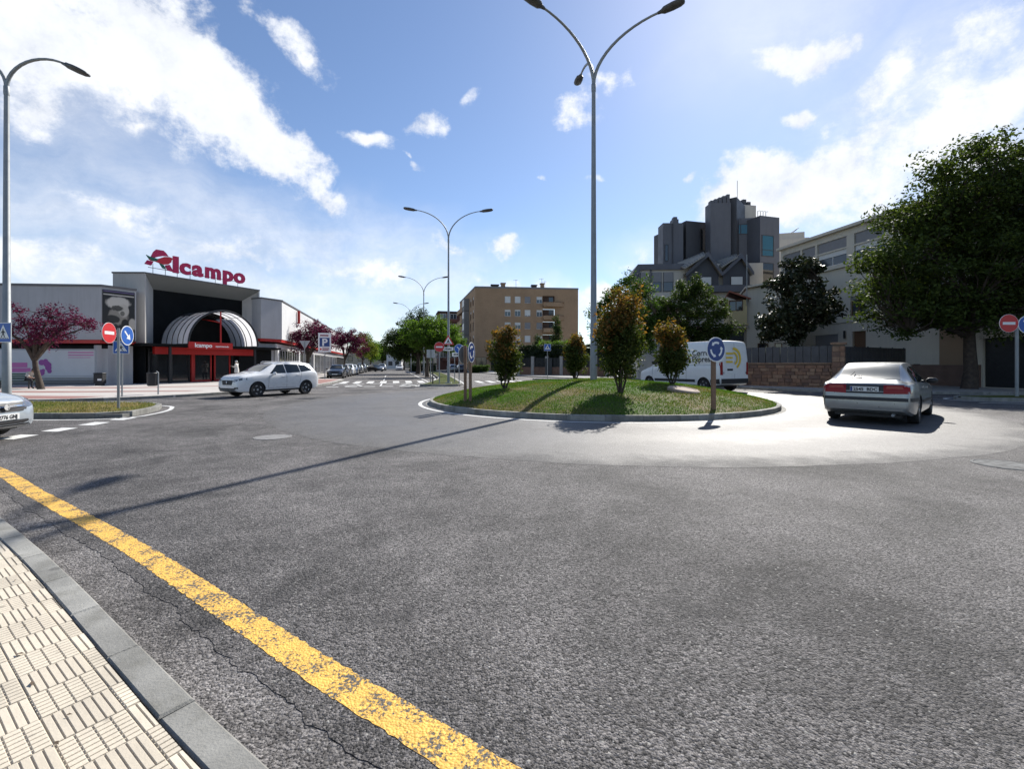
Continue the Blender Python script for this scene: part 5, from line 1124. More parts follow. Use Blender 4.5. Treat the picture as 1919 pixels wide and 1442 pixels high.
make_van('white delivery van with yellow livery behind the island shrubs', (cc.x, cc.y, .004), math.atan2(h.y, h.x), VS)

# --- parked and distant cars: one body, own paint, copied with all parts
proto = None; PG = 'cars parked in the supermarket street'
parked = [(49.2, P_BLACK, 'black car first in the row of parked cars beneath the parking board', 1.0), (55.4, P_GREY, 'grey car parked second, just behind the black one', 1.0), (61.5, P_WHITE, 'white car parked third in the street row', 1.04),
          (67.6, P_WHITE, 'white car parked fourth, directly behind another white car', 1.0), (73.8, P_DBLUE, 'dark blue car parked fifth in the street row', 1.02), (80, P_SILV, 'silver car parked sixth in the street row', 1.0), (87, P_GREY, 'tall grey car parked seventh by the yellow green tree', 1.16)]
def repaint(root, paint):
    b = [o for o in root.children if o.name.split('.')[0] == 'body'][0]; b.data = b.data.copy(); b.data.materials[0] = paint
    for o in root.children:
        if o.name.split('.')[0] in ('wing_mirror', 'door_handle'): o.data = o.data.copy(); o.data.materials[0] = paint
shd = math.atan2(-.967, .253)
def another(label, loc, head, sc, paint, group):
    global proto
    if proto is None: proto = make_compact('parked_car', label, loc, head, sc, paint, None, group); return proto
    o = copy_tree(proto); o.location = loc; o.rotation_euler = (0, 0, head); o.scale = (sc,)*3; o['label'] = label; o['group'] = group; repaint(o, paint); return o
for Yc, pt, lb, sc in parked: another(lb, (-18.95-.253/.967*(Yc-49), Yc, 0), shd+random.uniform(-.02, .02), sc, pt, PG)
DG = 'distant cars on the side street'
another('low black car moving far down the street beyond the parked row', (-28.6, 95, 0), shd+.6, 1.0, P_BLACK, DG)
another('pale van-like car at the far end of the street lane', (-31.5, 110, 0), shd, 1.15, P_SILV, DG)
another('small white car far away left of the median trunk', (-27.8, 112, 0), shd, 1.0, P_WHITE, DG)
another('dark car parked beyond the median by the shopfront', (-9.4, 84, 0), shd+math.pi, 1.05, P_DBLUE, DG)
another('silver car parked left of the dark one by the shopfront', (-11.6, 88, 0), shd+math.pi, 1.05, P_SILV, DG)
# ------------------------------------------------------------------ buildings
def wall_open(mb, x0, x1, z0, z1, ops, y=0.0, depth=.2):
    """flat wall with real openings and reveals (frame coordinates)"""
    xs = sorted({x0, x1, *[o[0] for o in ops], *[o[1] for o in ops]}); zs = sorted({z0, z1, *[o[2] for o in ops], *[o[3] for o in ops]})
    xs = [x for x in xs if x0 <= x <= x1]; zs = [z for z in zs if z0 <= z <= z1]
    for a, b in zip(xs, xs[1:]):
        for c, d in zip(zs, zs[1:]):
            mx_, mz = (a+b)/2, (c+d)/2
            if any(o[0] < mx_ < o[1] and o[2] < mz < o[3] for o in ops): continue
            mb.quad((a, y, c), (b, y, c), (b, y, d), (a, y, d))
    for a, b, c, d in ops:
        e = y+depth
        mb.quad((a, y, c), (a, e, c), (b, e, c), (b, y, c)); mb.quad((a, y, d), (b, y, d), (b, e, d), (a, e, d))
        mb.quad((a, y, c), (a, y, d), (a, e, d), (a, e, c)); mb.quad((b, y, c), (b, e, c), (b, e, d), (b, y, d))
    return mb
def window(par, fr, x0, x1, z0, z1, y=.12, fm=None, gm=None, blind=None, bm=None, div=1, fw=.06, name='window', hdiv=None):
    """pane > frame, blind; frame stands proud of the pane"""
    g = MB(fr.M); g.quad((x0, y+.03, z0), (x1, y+.03, z0), (x1, y+.03, z1), (x0, y+.03, z1)); p = g.build(name, gm or M_WGLASS, par)
    f = MB(fr.M); f.box(x0, x1, y, y+.05, z0, z0+fw); f.box(x0, x1, y, y+.05, z1-fw, z1); f.box(x0, x0+fw, y, y+.05, z0+fw, z1-fw); f.box(x1-fw, x1, y, y+.05, z0+fw, z1-fw)
    for k in range(1, div): xm = x0+(x1-x0)*k/div; f.box(xm-fw*.5, xm+fw*.5, y, y+.05, z0+fw, z1-fw)
    if hdiv: f.box(x0+fw, x1-fw, y+.002, y+.048, z0+(z1-z0)*hdiv-fw*.4, z0+(z1-z0)*hdiv+fw*.4)
    f.build('frame', fm or M_WFRAME, p)
    if blind:
        b = MB(fr.M); zb = z1-(z1-z0)*blind; b.box(x0+fw*.6, x1-fw*.6, y-.04, y-.01, zb, z1); b.build('blind', bm or M_BLIND, p)
    return p
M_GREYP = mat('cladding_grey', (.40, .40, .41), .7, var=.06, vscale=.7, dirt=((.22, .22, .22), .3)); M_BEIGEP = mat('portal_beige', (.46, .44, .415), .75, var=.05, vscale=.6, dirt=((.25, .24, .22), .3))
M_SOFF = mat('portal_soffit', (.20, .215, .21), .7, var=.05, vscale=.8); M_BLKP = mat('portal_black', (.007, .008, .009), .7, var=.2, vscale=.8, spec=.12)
M_LOGO = mat('logo_maroon', (.50, .008, .085), .45, var=.05, vscale=2); M_LOGOG = mat('logo_green', (.008, .11, .07), .45); M_LOGOR = mat('logo_red', (.55, .012, .03), .45)
M_REDF = mat('fascia_red', (.42, .014, .012), .45, var=.08, vscale=1.2); M_TRIMG = mat('roof_trim', (.12, .12, .125), .6); M_ADW = mat('ad_white', (.56, .56, .57), .5, var=.04, vscale=1.5); M_PINK = mat('ad_pink', (.55, .14, .36), .5); M_PURP = mat('ad_purple', (.30, .06, .28), .5)
M_MULL = mat('mullion_grey', (.55, .55, .56), .5)
sm = thing('supermarket', 'low supermarket with a deep portal, arched glass canopy and maroon rooftop letters', 'building', (-24, 35, 0))
F1 = Fr((-46, 28.2), (-26.95, 29.75)); F2 = Fr((-26.95, 29.75), (-26.1, 31.5)); F3 = Fr((-26.06, 32.2), (-22.2, 39.9)); F4 = Fr((-21.75, 39.3), (-20.85, 41.1)); F5 = Fr((-20.85, 41.1), (-36.2, 99.8))
mb = MB(F1.M); mb.box(0, F1.L, .0, 9, 3.1, 6.58); o = mb.build('wing_wall', M_GREYP, sm)
mb = MB(F1.M); mb.box(-.05, F1.L-.0, -.06, 9, 6.58, 6.72); mb.build('roof_trim', M_TRIMG, sm)
mb = MB(F1.M); mb.box(0, F1.L+.1, .42, 9, -.05, 2.75); mb.build('lower_wall', M_GREYP, sm)
mb = MB(F1.M); mb.box(0, F1.L+.02, .06, .6, 2.86, 3.09); mb.build('red_band', M_REDF, sm)
mb = MB(F1.M); mb.box(0, F1.L+.1, .38, .42, 2.52, 2.75); mb.build('overhang_shade_strip', M_BLKP, sm)  # black strip standing in for the shade under the overhang
xa, xb = F1.s(-60, .42), F1.s(187, .42)
ad = MB(F1.M).box(xa, xb, .33, .41, .72, 2.42).build('advertising_window', M_ADW, sm)
mb = MB(F1.M); mb.box(xa-.06, xb+.1, .30, .418, .60, .70); mb.box(xb+.01, xb+.1, .30, .418, .70, 2.5); mb.build('frame', M_MULL, ad)
mb = MB(F1.M); mb.box(xa, xb, .34, .40, .12, .30); mb.box(xa, xb, .345, .40, .36, .42); mb.build('plinth_rail', M_TRIMG, sm)
for px0, px1, py0, py1, m_ in [(22, 52, 680, 689, M_PINK), (22, 58, 690, 698, M_PINK), (128, 176, 660, 662, M_PINK), (128, 176, 665, 667, M_PINK), (128, 170, 670, 671, M_PINK)]:
    mb = MB(F1.M); a_, b_ = F1.s(px0, .33), F1.s(px1, .33); mb.quad((a_, .325, F1.z(px0, py1, .33)), (b_, .325, F1.z(px1, py1, .33)), (b_, .325, F1.z(px1, py0, .33)), (a_, .325, F1.z(px0, py0, .33))); mb.build('printed_lettering', m_, ad)
mb = MB(F1.M)
for k in range(9): x_ = F1.s(86, .33)+.28*math.sin(k*2.4)*.9; z_ = 1.3+.38*math.cos(k*1.7); r_ = .16+.05*math.sin(k); mb.add([(x_+r_*math.cos(2*math.pi*q/12), .325-k*.0012, z_+r_*math.sin(2*math.pi*q/12)) for q in range(12)], [tuple(range(12))])
mb.build('printed_flower', M_PURP, ad)
mb = MB(F2.M); mb.box(0, F2.L, 0, 6, 3.1, 6.58); mb.build('corner_wall', M_GREYP, sm)
mb = MB(F2.M); mb.box(-.06, F2.L+.02, -.05, 6, 6.585, 6.725); mb.build('roof_trim', M_TRIMG, sm)
mb = MB(F2.M); mb.box(-.03, F2.L, .06, .5, 2.865, 3.085); mb.build('red_band', M_REDF, sm)
MB(F2.M).box(-.05, F2.L, .42, 4, -.05, 2.75).build('lower_wall', M_GREYP, sm)
M_POST = bpy.data.materials.new('poster_print'); M_POST.use_nodes = True; pt = NT(M_POST.node_tree); pbs = pt.n['Principled BSDF']; pbs.inputs['Roughness'].default_value = .5
pg = pt.new('ShaderNodeSeparateXYZ', {0: pt.new('ShaderNodeTexCoord').outputs['Generated']}); pn = pt.noise(2.2, 6, .65); pn2 = pt.noise(5.5, 5, .65)
def pell(cx, cz, rx, rz, edge, lo=1.0):
    a_ = pt.math('DIVIDE', pt.math('SUBTRACT', pg.outputs[0], cx), rx); b_ = pt.math('DIVIDE', pt.math('SUBTRACT', pg.outputs[2], cz), rz)
    d_ = pt.math('ADD', pt.math('SQRT', pt.math('ADD', pt.math('MULTIPLY', a_, a_), pt.math('MULTIPLY', b_, b_))), pt.math('MULTIPLY', pt.math('SUBTRACT', pn2, .5), edge))
    return pt.new('ShaderNodeMapRange', {0: d_, 1: 1.12, 2: .82, 3: 0.0, 4: lo}, interpolation_type='SMOOTHSTEP').outputs[0]
pc = pt.mix(pell(.5, .50, .30, .17, .5), (.010, .010, .011), (.24, .22, .19)); pc = pt.mix(pell(.50, .76, .36, .125, .6), pc, (.50, .47, .42)); pc = pt.mix(pell(.66, .62, .16, .13, .4), pc, (.44, .41, .36))
pc = pt.mix(pell(.47, .66, .17, .055, .9, .92), pc, (.03, .03, .025)); pc = pt.mix(pell(.62, .56, .07, .05, .8, .8), pc, (.06, .06, .05)); pc = pt.mix(pell(.33, .44, .22, .08, .5, .95), pc, (.012, .012, .012)); pc = pt.mix(pell(.92, .36, .12, .12, .4), pc, (.42, .39, .34)); pc = pt.mix(pell(.70, .36, .12, .10, .4), pc, (.012, .012, .012))
pt.put(pbs.inputs['Base Color'], pc)
po = MB(F2.M).box(.06, F2.L-.1, -.04, -.004, 3.0, 6.42).build('poster', M_POST, sm)
pw, pz = F2.L-.16, 3.42
def pstrip(u0, u1, v0, v1, m_):
    mb = MB(F2.M); mb.quad((.06+pw*u0, -.045, 3.0+pz*v0), (.06+pw*u1, -.045, 3.0+pz*v0), (.06+pw*u1, -.045, 3.0+pz*v1), (.06+pw*u0, -.045, 3.0+pz*v1)); mb.build('printed_stripe', m_, po)
pstrip(.02, .98, .965, .985, mat('print_violet', (.12, .09, .2), .5)); pstrip(.02, .98, .90, .925, mat('print_pale', (.42, .40, .36), .5))
for v, u1 in ((.215, .95), (.14, .9), (.10, .9)): pstrip(.04, u1, v, v+.014, mat('print_pale', (.42, .40, .36), .5))
# portal
P = lambda x, y, z: tuple(F3.M @ Vector((x, y, z)))
W3, XI0, XI1, ZT, ZI, YR = F3.L, 1.11, 7.87, 7.95, 7.07, 1.3
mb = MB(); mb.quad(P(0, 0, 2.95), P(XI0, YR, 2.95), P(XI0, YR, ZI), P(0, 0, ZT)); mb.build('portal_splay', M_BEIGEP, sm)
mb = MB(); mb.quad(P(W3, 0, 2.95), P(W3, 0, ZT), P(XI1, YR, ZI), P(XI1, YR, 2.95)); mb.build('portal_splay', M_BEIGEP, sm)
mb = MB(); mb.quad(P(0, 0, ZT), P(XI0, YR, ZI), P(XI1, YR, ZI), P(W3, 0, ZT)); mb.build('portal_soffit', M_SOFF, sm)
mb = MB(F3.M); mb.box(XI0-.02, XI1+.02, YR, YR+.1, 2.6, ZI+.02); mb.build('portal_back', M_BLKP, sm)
A3 = F3.p(0); B3 = F3.p(W3)
lf = Fr((-28.3, 32.15), (A3.x-.002, A3.y-.0)); mb = MB(lf.M); mb.box(0, lf.L, 0, .12, 2.95, ZT); mb.build('portal_flank', M_BEIGEP, sm)
mb = MB(lf.M); mb.box(-6, lf.L, -.01, .11, -.05, 2.95); mb.build('portal_base', M_BLKP, sm)
Br = F3.p(W3, 7); rf = Fr((B3.x, B3.y), (Br.x, Br.y)); mb = MB(rf.M); mb.box(0, rf.L, 0, .12, 2.95, ZT); mb.build('portal_flank', M_BEIGEP, sm)
mb = MB(); mb.prism([(-28.35, 32.1), (A3.x, A3.y-.06), (B3.x+.05, B3.y-.02), (Br.x, Br.y), (-31.5, 40)], ZT+.002, ZT+.10); mb.build('roof_trim', M_TRIMG, sm)
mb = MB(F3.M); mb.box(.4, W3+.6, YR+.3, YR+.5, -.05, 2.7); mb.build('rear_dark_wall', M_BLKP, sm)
mb = MB(F3.M); mb.box(-.75, W3+1.2, -1.2, YR, 2.76, 2.95); mb.build('canopy_slab', M_BLKP, sm)  # left end lengthened past the portal to keep sun off the corner wall
mb = MB(F3.M); mb.box(.35, W3-.8, -.55, -.25, 2.22, 2.74); mb.build('red_fascia', M_REDF, sm)
MB().prism([(-60, 37), (-28.6, 34.5), (-28.6, 45), (-32, 60), (-60, 60)], 0, 6.5).build('rear_mass', M_GREYP, sm)  # unseen rear volume, added to stop sun leaking in behind the facade
# doors and glazing
for k, (a_, b_) in enumerate([(.3, 1.7), (1.78, 3.1), (3.35, 4.7), (4.9, 6.2), (6.3, 7.6)]):
    g = MB(F3.M); g.quad((a_, .3, .14), (b_, .3, .14), (b_, .3, 2.7), (a_, .3, 2.7)); d_ = g.build('door' if k in (2, 3) else 'shop_window', M_SGLASS, sm)
    f = MB(F3.M); red = k in (2, 3); wd = .1
    f.box(a_, a_+wd, .24, .34, .12, 2.7); f.box(b_-wd, b_, .24, .34, .12, 2.7); f.box(a_+wd, b_-wd, .25, .33, 2.3, 2.42); f.box(a_+wd, b_-wd, .25, .33, .12, .26); f.build('frame', M_REDF if red else M_DARKM, d_)
mb = MB(F3.M); mb.box(3.12, 3.33, .1, .32, .1, 2.74); mb.build('red_post', M_REDF, sm)
mb = MB(F3.M); mb.box(1.0, 1.15, -1.1, -.95, .1, 2.76); mb.build('canopy_post', M_DARKM, sm); mb = MB(F3.M); mb.box(7.4, 7.55, -1.1, -.95, .1, 2.76); mb.build('canopy_post', M_DARKM, sm)
mb = MB(F3.M); mb.box(6.6, W3+.9, -.3, YR+.2, -.05, 2.76); mb.build('portal_base', M_BLKP, sm)
# arched canopy: ribs and panes
VC, VR, VY0, VY1, VZ = 4.25, 2.62, -2.3, 1.28, 2.96
M_PANE = bpy.data.materials.new('canopy_pane'); M_PANE.use_nodes = True; tt = NT(M_PANE.node_tree); tt.n.clear()
pb = tt.new('ShaderNodeBsdfPrincipled', {'Base Color': (.72, .73, .76), 'Roughness': .35}); trl = tt.new('ShaderNodeBsdfTranslucent', {0: (.75, .76, .8)}); tt.new('ShaderNodeOutputMaterial', {0: tt.new('ShaderNodeMixShader', {0: .5, 1: pb.outputs[0], 2: trl.outputs[0]}).outputs[0]})
M_PANED = mat('canopy_pane_dark', (.06, .065, .06), .2)
vault = MB(F3.M); NS = 5
for k in range(NS+1):
    y = VY0+(VY1-VY0)*k/NS; r_ = .075 if k in (0,) else .045
    vault.tube([(VC-VR*math.cos(math.pi*q/24), y, VZ+VR*math.sin(math.pi*q/24)) for q in range(25)], r_, 6)
vo_ = vault.build('arched_canopy', M_DARKM, sm)
for k in range(NS):
    y0, y1 = VY0+(VY1-VY0)*k/NS+.05, VY0+(VY1-VY0)*(k+1)/NS-.05
    for q in range(3):
        a0, a1 = math.pi*q/3+.01, math.pi*(q+1)/3-.01
        g = MB(F3.M); g.grid(lambda u, v: (VC-VR*math.cos(a0+(a1-a0)*u), y0+(y1-y0)*v, VZ+VR*math.sin(a0+(a1-a0)*u)), 8, 1); g.build('canopy_pane', M_PANED if (q == 1 and k > 2) else M_PANE, vo_, 60)
mb = MB(F3.M); mb.box(1.6, 4.75, -2.42, -2.30, 2.62, 3.12); sgn_ = mb.build('sign_fascia', M_REDF, sm)
vs, fs = text_mesh('lcampo', .42, .01, .012); mb = MB(F3.M); mb.add([(1.98+x*1.0, -2.432-z, 2.74+y) for x, y, z in vs], fs); mb.build('fascia_lettering', M_SWHITE, sgn_)
vs, fs = text_mesh('supermercado', .17, .01, .004); mb = MB(F3.M); mb.add([(3.45+x, -2.432-z, 2.78+y) for x, y, z in vs], fs); mb.build('fascia_lettering', M_SWHITE, sgn_)
mb = MB(F3.M); mb.tube([(VC-.35, VY0, VZ), (VC-.35, VY0, VZ+VR-.05)], .06, 6); mb.build('red_mast', M_REDF, sm); mb = MB(F3.M); mb.tube([(VC-.3, VY0+.02, VZ+1.7), (VC+.3, VY1, VZ+2.2)], .05, 6); mb.build('red_brace', M_REDF, sm)
# rooftop letters
roof_sign = MB(F3.M); ZB = 8.46
for x in (.7, 1.5, 2.3, 3.2, 5.1, 6.0, 6.95): roof_sign.tube([(x, .45, ZT+.05), (x, .45, ZB+.35)], .022, 6)
roof_sign.box(.4, 7.3, .43, .47, ZB+.03, ZB+.07)
rs = roof_sign.build('rooftop_sign', M_GALV, sm)
cur = 1.93
for ch, adv in zip('lcampo', (.44, .86, .93, 1.42, .97, .97)):
    vs, fs = text_mesh(ch, 1.64, .06, .07, 'CENTER'); mb = MB(F3.M); xc = cur+adv/2; sx = {'l': 1.35, 'm': 1.0}.get(ch, 1.06)
    mb.add([(xc+x*sx, .36-z, ZB+y) for x, y, z in vs], fs); mb.build('letter', M_LOGO, rs); cur += adv
def lshape(pts, m_, y0, y1, nm):
    pts = [((x-413)/192*1.80+.16, 8.45+(290-y)/175*1.44) for x, y in pts]
    mb = MB(F3.M); n = len(pts); tri = tessellate_polygon([[Vector((a_, b_, 0)) for a_, b_ in pts]])
    mb.add([(a_, y, b_) for y in (y0, y1) for a_, b_ in pts], [tuple(i) for i in tri]+[tuple(j+n for j in i[::-1]) for i in tri]+[(k, (k+1) % n, (k+1) % n+n, k+n) for k in range(n)]); mb.build(nm, m_, rs)
lshape([(452, 190), (470, 140), (488, 116), (538, 115), (556, 134), (572, 158), (536, 163), (500, 178), (474, 194)], M_LOGO, .30, .42, 'letter_top')
lshape([(428, 225), (468, 229), (453, 266), (411, 260)], M_LOGO, .30, .42, 'letter_foot'); lshape([(550, 242), (580, 231), (608, 291), (566, 286)], M_LOGO, .30, .42, 'letter_foot')
lshape([(432, 214), (470, 206), (500, 196), (540, 170), (575, 163), (592, 168), (606, 178), (592, 186), (588, 208), (568, 232), (536, 241), (504, 234), (478, 226), (450, 226)], M_LOGOR, .24, .33, 'bird_emblem')
lshape([(416, 182), (440, 192), (474, 196), (498, 204), (484, 222), (455, 224), (432, 208)], M_LOGOG, .22, .31, 'green_leaf'); lshape([(506, 236), (536, 246), (550, 280), (527, 274)], M_LOGOG, .24, .33, 'green_leaf')
# right wing along the street
mb = MB(F4.M); mb.box(0, F4.L, 0, 5, 3.75, 7.2); mb.build('wing_wall', M_GREYP, sm); mb = MB(F4.M); mb.box(-.02, F4.L+.05, -.05, 5, 7.2, 7.32); mb.build('roof_trim', M_TRIMG, sm); mb = MB(F4.M); mb.box(0, F4.L, .06, .5, 3.5, 3.74); mb.build('red_band', M_REDF, sm)
mb = MB(F4.M); mb.box(0, F4.L-.2, .5, 4, -.05, 3.34); mb.build('lower_wall', M_GREYP, sm)
M_WW = mat('wing_white', (.62, .62, .62), .7, var=.04, vscale=.5, dirt=((.35, .35, .34), .3))
mb = MB(F5.M); mb.box(0.05, F5.L, 0.02, 12, 3.75, 7.19); mb.build('wing_wall', M_WW, sm); mb = MB(F5.M); mb.box(0, F5.L, -.05, 12, 7.195, 7.315); mb.build('roof_trim', M_TRIMG, sm)
mb = MB(F5.M); mb.box(0.02, F5.L, .06, .44, 3.5, 3.742); mb.build('red_band', M_REDF, sm)
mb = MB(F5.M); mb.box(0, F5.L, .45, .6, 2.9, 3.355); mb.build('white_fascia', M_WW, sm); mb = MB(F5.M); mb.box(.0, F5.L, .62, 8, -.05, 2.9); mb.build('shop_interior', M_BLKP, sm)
for k in range(14):
    x0 = .6+k*3.2
    if k % 3 == 0: MB(F5.M).box(x0-.55, x0-.05, .35, .62, -.05, 2.9).build('pillar', M_WW, sm)
    window(sm, F5, x0, x0+3.0, .25, 2.85, .5, M_MULL, M_SGLASS, div=3, name='shop_window')
xs_ = F5.s(557); mb = MB(F5.M); mb.box(xs_-.1, xs_+.1, -.30, -.06, F5.z(557, 607), F5.z(557, 583)); mb.build('blade_sign', M_REDF, sm)

# brick flats
M_BRK = brickmat('brick_tan', (.37, .24, .14), (.32, .20, .115), (.34, .235, .15)); M_SLAB = mat('slab_grey', (.2, .195, .19), .8, var=.1, vscale=.5); M_ROOF = mat('roof_dark', (.06, .05, .048), .8, var=.15, vscale=1); M_BALB = mat('balcony_brown', (.10, .055, .035), .7, var=.1, vscale=1)
bf = thing('brick_flats', 'five storey tan brick block of flats beyond the roundabout', 'building', (-8, 98, 0))
C1, C2, C0 = (-7.96, 98), (14.66, 100.5), (-14.1, 122.6)
FF = Fr(C1, C2); FS = Fr(C0, C1); H = 18.1
rows = [562, 587, 610.7, 635.4]; cols = [951.9, 970.7, 989.1, 1011.3]; ops = []; wins = []
for r_i, py in enumerate(rows):
    zc = FF.z(970, py)
    for ci, px in enumerate(cols):
        s_ = FF.s(px); ops.append((s_-.64, s_+.64, zc-.72, zc+.72)); wins.append((s_, zc, r_i, ci))
    s_ = FF.s(1017.5); ops.append((s_, s_+2.7, zc-1.05, zc+.95))
ops.append((.15, 2.5, .15, 3.1)); ops.append((3.4, 5.8, .15, 3.1))
mb = MB(FF.M); wall_open(mb, 0, FF.L, 0, H, ops, 0, .35); mb.build('front_wall', M_BRK, bf)
bl = {(0,0):1, (0,1):1, (0,2):.9, (1,0):.3, (1,1):.2, (1,2):.85, (2,0):.35, (2,1):.4, (2,2):.95, (3,2):1, (0,3):.45, (1,3):.3, (2,3):.9, (3,0):.4, (3,1):.9, (3,3):.4}
for s_, zc, ri, ci in wins: window(bf, FF, s_-.64, s_+.64, zc-.72, zc+.72, .10, M_WFRAME, M_WGLASS, bl.get((ri, ci), .3), M_BLINDG if (ri, ci) in ((0,2),(2,2),(2,3)) else M_BLIND, 2, .07)
for py in rows:
    zc = FF.z(970, py); s_ = FF.s(1017.5); mb = MB(FF.M); mb.box(s_, s_+2.7, .9, 1.0, zc-1.05, zc+.95); bk = mb.build('balcony_back', M_BALB, bf)
    mb = MB(FF.M); mb.quad((s_+1.55, .88, zc-1), (s_+2.5, .88, zc-1), (s_+2.5, .88, zc+.8), (s_+1.55, .88, zc+.8)); mb.build('door', M_WGLASS, bk)
    mb = MB(FF.M); n = 10; pts = [(s_-.1, -.02)]+[(s_+.1+4.6*k/n, -1.0*math.sin(math.pi*min(1, .25+.75*k/n))**.6) for k in range(n+1)]+[(s_+4.8, -.02)]
    mb.prism([(a_, b_) for a_, b_ in pts], zc-1.45, zc-.55); mb.build('balcony', M_BRK, bf); mb = MB(FF.M); mb.prism([(a_, b_*1.03-.01) for a_, b_ in pts], zc-.548, zc-.49); mb.build('balcony_rail', M_BALB, bf)
for a_, b_ in ((.15, 2.5), (3.4, 5.8)): window(bf, FF, a_, b_, .15, 3.1, .25, M_BFRAME, M_SGLASS, div=2, name='shop_window')
ops = []; ws = []
for py in rows:
    zc = FF.z(970, py)
    for px in (882.5, 887.0): s_ = FS.s(px); ops.append((s_-.75, s_+.75, zc-1.1, zc+.9)); ws.append((s_, zc))
mb = MB(FS.M); wall_open(mb, 0, FS.L, 0, H, ops, 0, .3); mb.build('side_wall', M_BRK, bf)
for s_, zc in ws: window(bf, FS, s_-.75, s_+.75, zc-1.1, zc+.9, .15, M_BFRAME, M_WGLASS, .3 if random.random() < .4 else None, None, 2, .08)
for py in rows:
    zc = FF.z(970, py); a_, b_ = FS.s(866), FS.s(876); mb = MB(FS.M); mb.box(a_, b_, -1.3, .0, zc-1.45, zc-.35); mb.build('balcony', M_BRK, bf); mb = MB(FS.M); mb.box(b_, b_+3.2, -1.2, -.01, zc-1.5, zc+1.3); by_ = mb.build('glazed_bay', M_SLAB, bf)
    mb = MB(FS.M); mb.box(b_+.2, b_+3.0, -1.23, -1.205, zc-.4, zc+1.1); mb.build('pane', M_WFRAME, by_); mb = MB(FS.M); mb.box(a_+.1, b_-.1, -.02, -.01, zc-.3, zc+1.1); mb.build('door', M_WGLASS, bf)
ct = [C1, C2, (12.2, 123.5), C0]; mb = MB(); mb.prism([(p[0], p[1]+.02) for p in ct], H, H+.12); mb.build('flat_roof', M_ROOF, bf)
mb = MB(FF.M); mb.box(-.06, FF.L+.06, -.06, .3, H-.02, H+.35); mb.build('parapet', M_SLAB, bf); mb = MB(FS.M); mb.box(-.06, FS.L-.1, -.06, .3, H-.02, H+.34); mb.build('parapet', M_SLAB, bf)
mb = MB(FF.M); mb.box(FF.L-.25, FF.L, .01, 20, 0, H); mb.build('end_wall', M_BRK, bf)
for px, w_, h_ in ((930, 1.6, 1.2), (946, .9, 1.6), (1006, 1.1, 1.3), (1022, .7, 1.7)): s_ = FF.s(px); mb = MB(FF.M); mb.box(s_-w_/2, s_+w_/2, 3, 4.2, H, H+h_); mb.box(s_-w_/2-.15, s_+w_/2+.15, 2.85, 4.35, H+h_+.002, H+h_+.15); mb.build('chimney', M_ROOF if w_ > 1 else M_BRK, bf)
for px in (925, 950): s_ = FF.s(px); mb = MB(FF.M); mb.box(s_-2.5, s_+2.5, 2.2, 5, H+.1, H+.75); mb.build('roof_housing', M_ROOF, bf)
s_ = FF.s(1012); mb = MB(FF.M); mb.box(s_-4.2, s_+4.2, 2.2, 5, H+.1, H+.7); mb.build('roof_housing', M_ROOF, bf)
for px, hh in ((971, 2.6), (1021, 3.0), (1027, 2.4)): s_ = FF.s(px); mb = MB(FF.M); mb.tube([(s_, 3.5, H), (s_, 3.5, H+hh)], .04, 5); mb.tube([(s_-.6, 3.5, H+hh-.15), (s_+.4, 3.5, H+hh-.1)], .03, 4); mb.build('aerial', M_GALV, bf)

# farther flats up the street
ff = thing('far_flats', 'cream and brown block of flats behind the median trees', 'building', (-17, 135, 0)); FG = Fr((-21.5, 133), (-13.2, 135)); FH = Fr((-26, 152), (-21.5, 133))
M_CRM = mat('render_cream', (.44, .37, .28), .85, var=.06, vscale=.4); M_BRN = mat('brick_brown', (.13, .055, .04), .85, var=.1, vscale=.6)
mb = MB(FG.M); mb.box(0, FG.L+3, 0, 8, 0, 16.8); mb.build('front_wall', M_BRN, ff); mb = MB(FH.M); mb.box(0, FH.L-.05, .02, 6, 0, 15.6); mb.build('side_wall', M_CRM, ff); mb = MB(FG.M); mb.box(-.3, FG.L+3.2, -.5, 8, 16.8, 17.2); mb.build('flat_roof', M_ROOF, ff)
for k in range(5):
    z_ = 2.6+k*2.85; mb = MB(FG.M); mb.box(1.0, FG.L+2.6, -1.3, -.01, z_, z_+.9); mb.build('balcony', M_CRM if k % 2 else M_BRN, ff)
    for q in range(3): window(ff, FG, .4+q*3.0, 2.2+q*3.0, z_+.95, z_+2.5, -.1, M_WFRAME, M_WGLASS, div=2, fw=.1)
    for q in range(3): window(ff, FH, 3+q*5.2, 4.6+q*5.2, z_+.8, z_+2.2, -.08, M_WFRAME, M_WGLASS, .4, div=2, fw=.1)
wh = thing('white_house', 'small white building glimpsed at the end of the street', 'building', (-35, 150, 0)); FW = Fr((-41.5, 150), (-36.8, 150.5))
MB(FW.M).box(0, FW.L, 0, 6, 0, 5.2).build('wall', M_WW, wh); MB(FW.M).prism([(-.3, -.3), (FW.L+.3, -.3), (FW.L+.3, 6.3), (-.3, 6.3)], 5.2, 5.5).build('roof', M_ROOF, wh)
for q in range(2): window(wh, FW, .6+q*2.2, 1.9+q*2.2, 1.2, 2.6, -.08, M_BFRAME, M_WGLASS, fw=.1)
wh2 = thing('white_block', 'low white block closing the view left of the median trees', 'building', (-60, 190, 0)); FW = Fr((-75, 190), (-30, 191)); MB(FW.M).box(0, FW.L, 0, 8, 0, 8).build('wall', M_CRM, wh2); MB(FW.M).box(-.3, FW.L+.3, -.3, 8.3, 8, 8.4).build('roof', M_ROOF, wh2)
for q in range(10): window(wh2, FW, 2+q*4.2, 4+q*4.2, 3, 5, -.08, M_BFRAME, M_WGLASS, fw=.15)

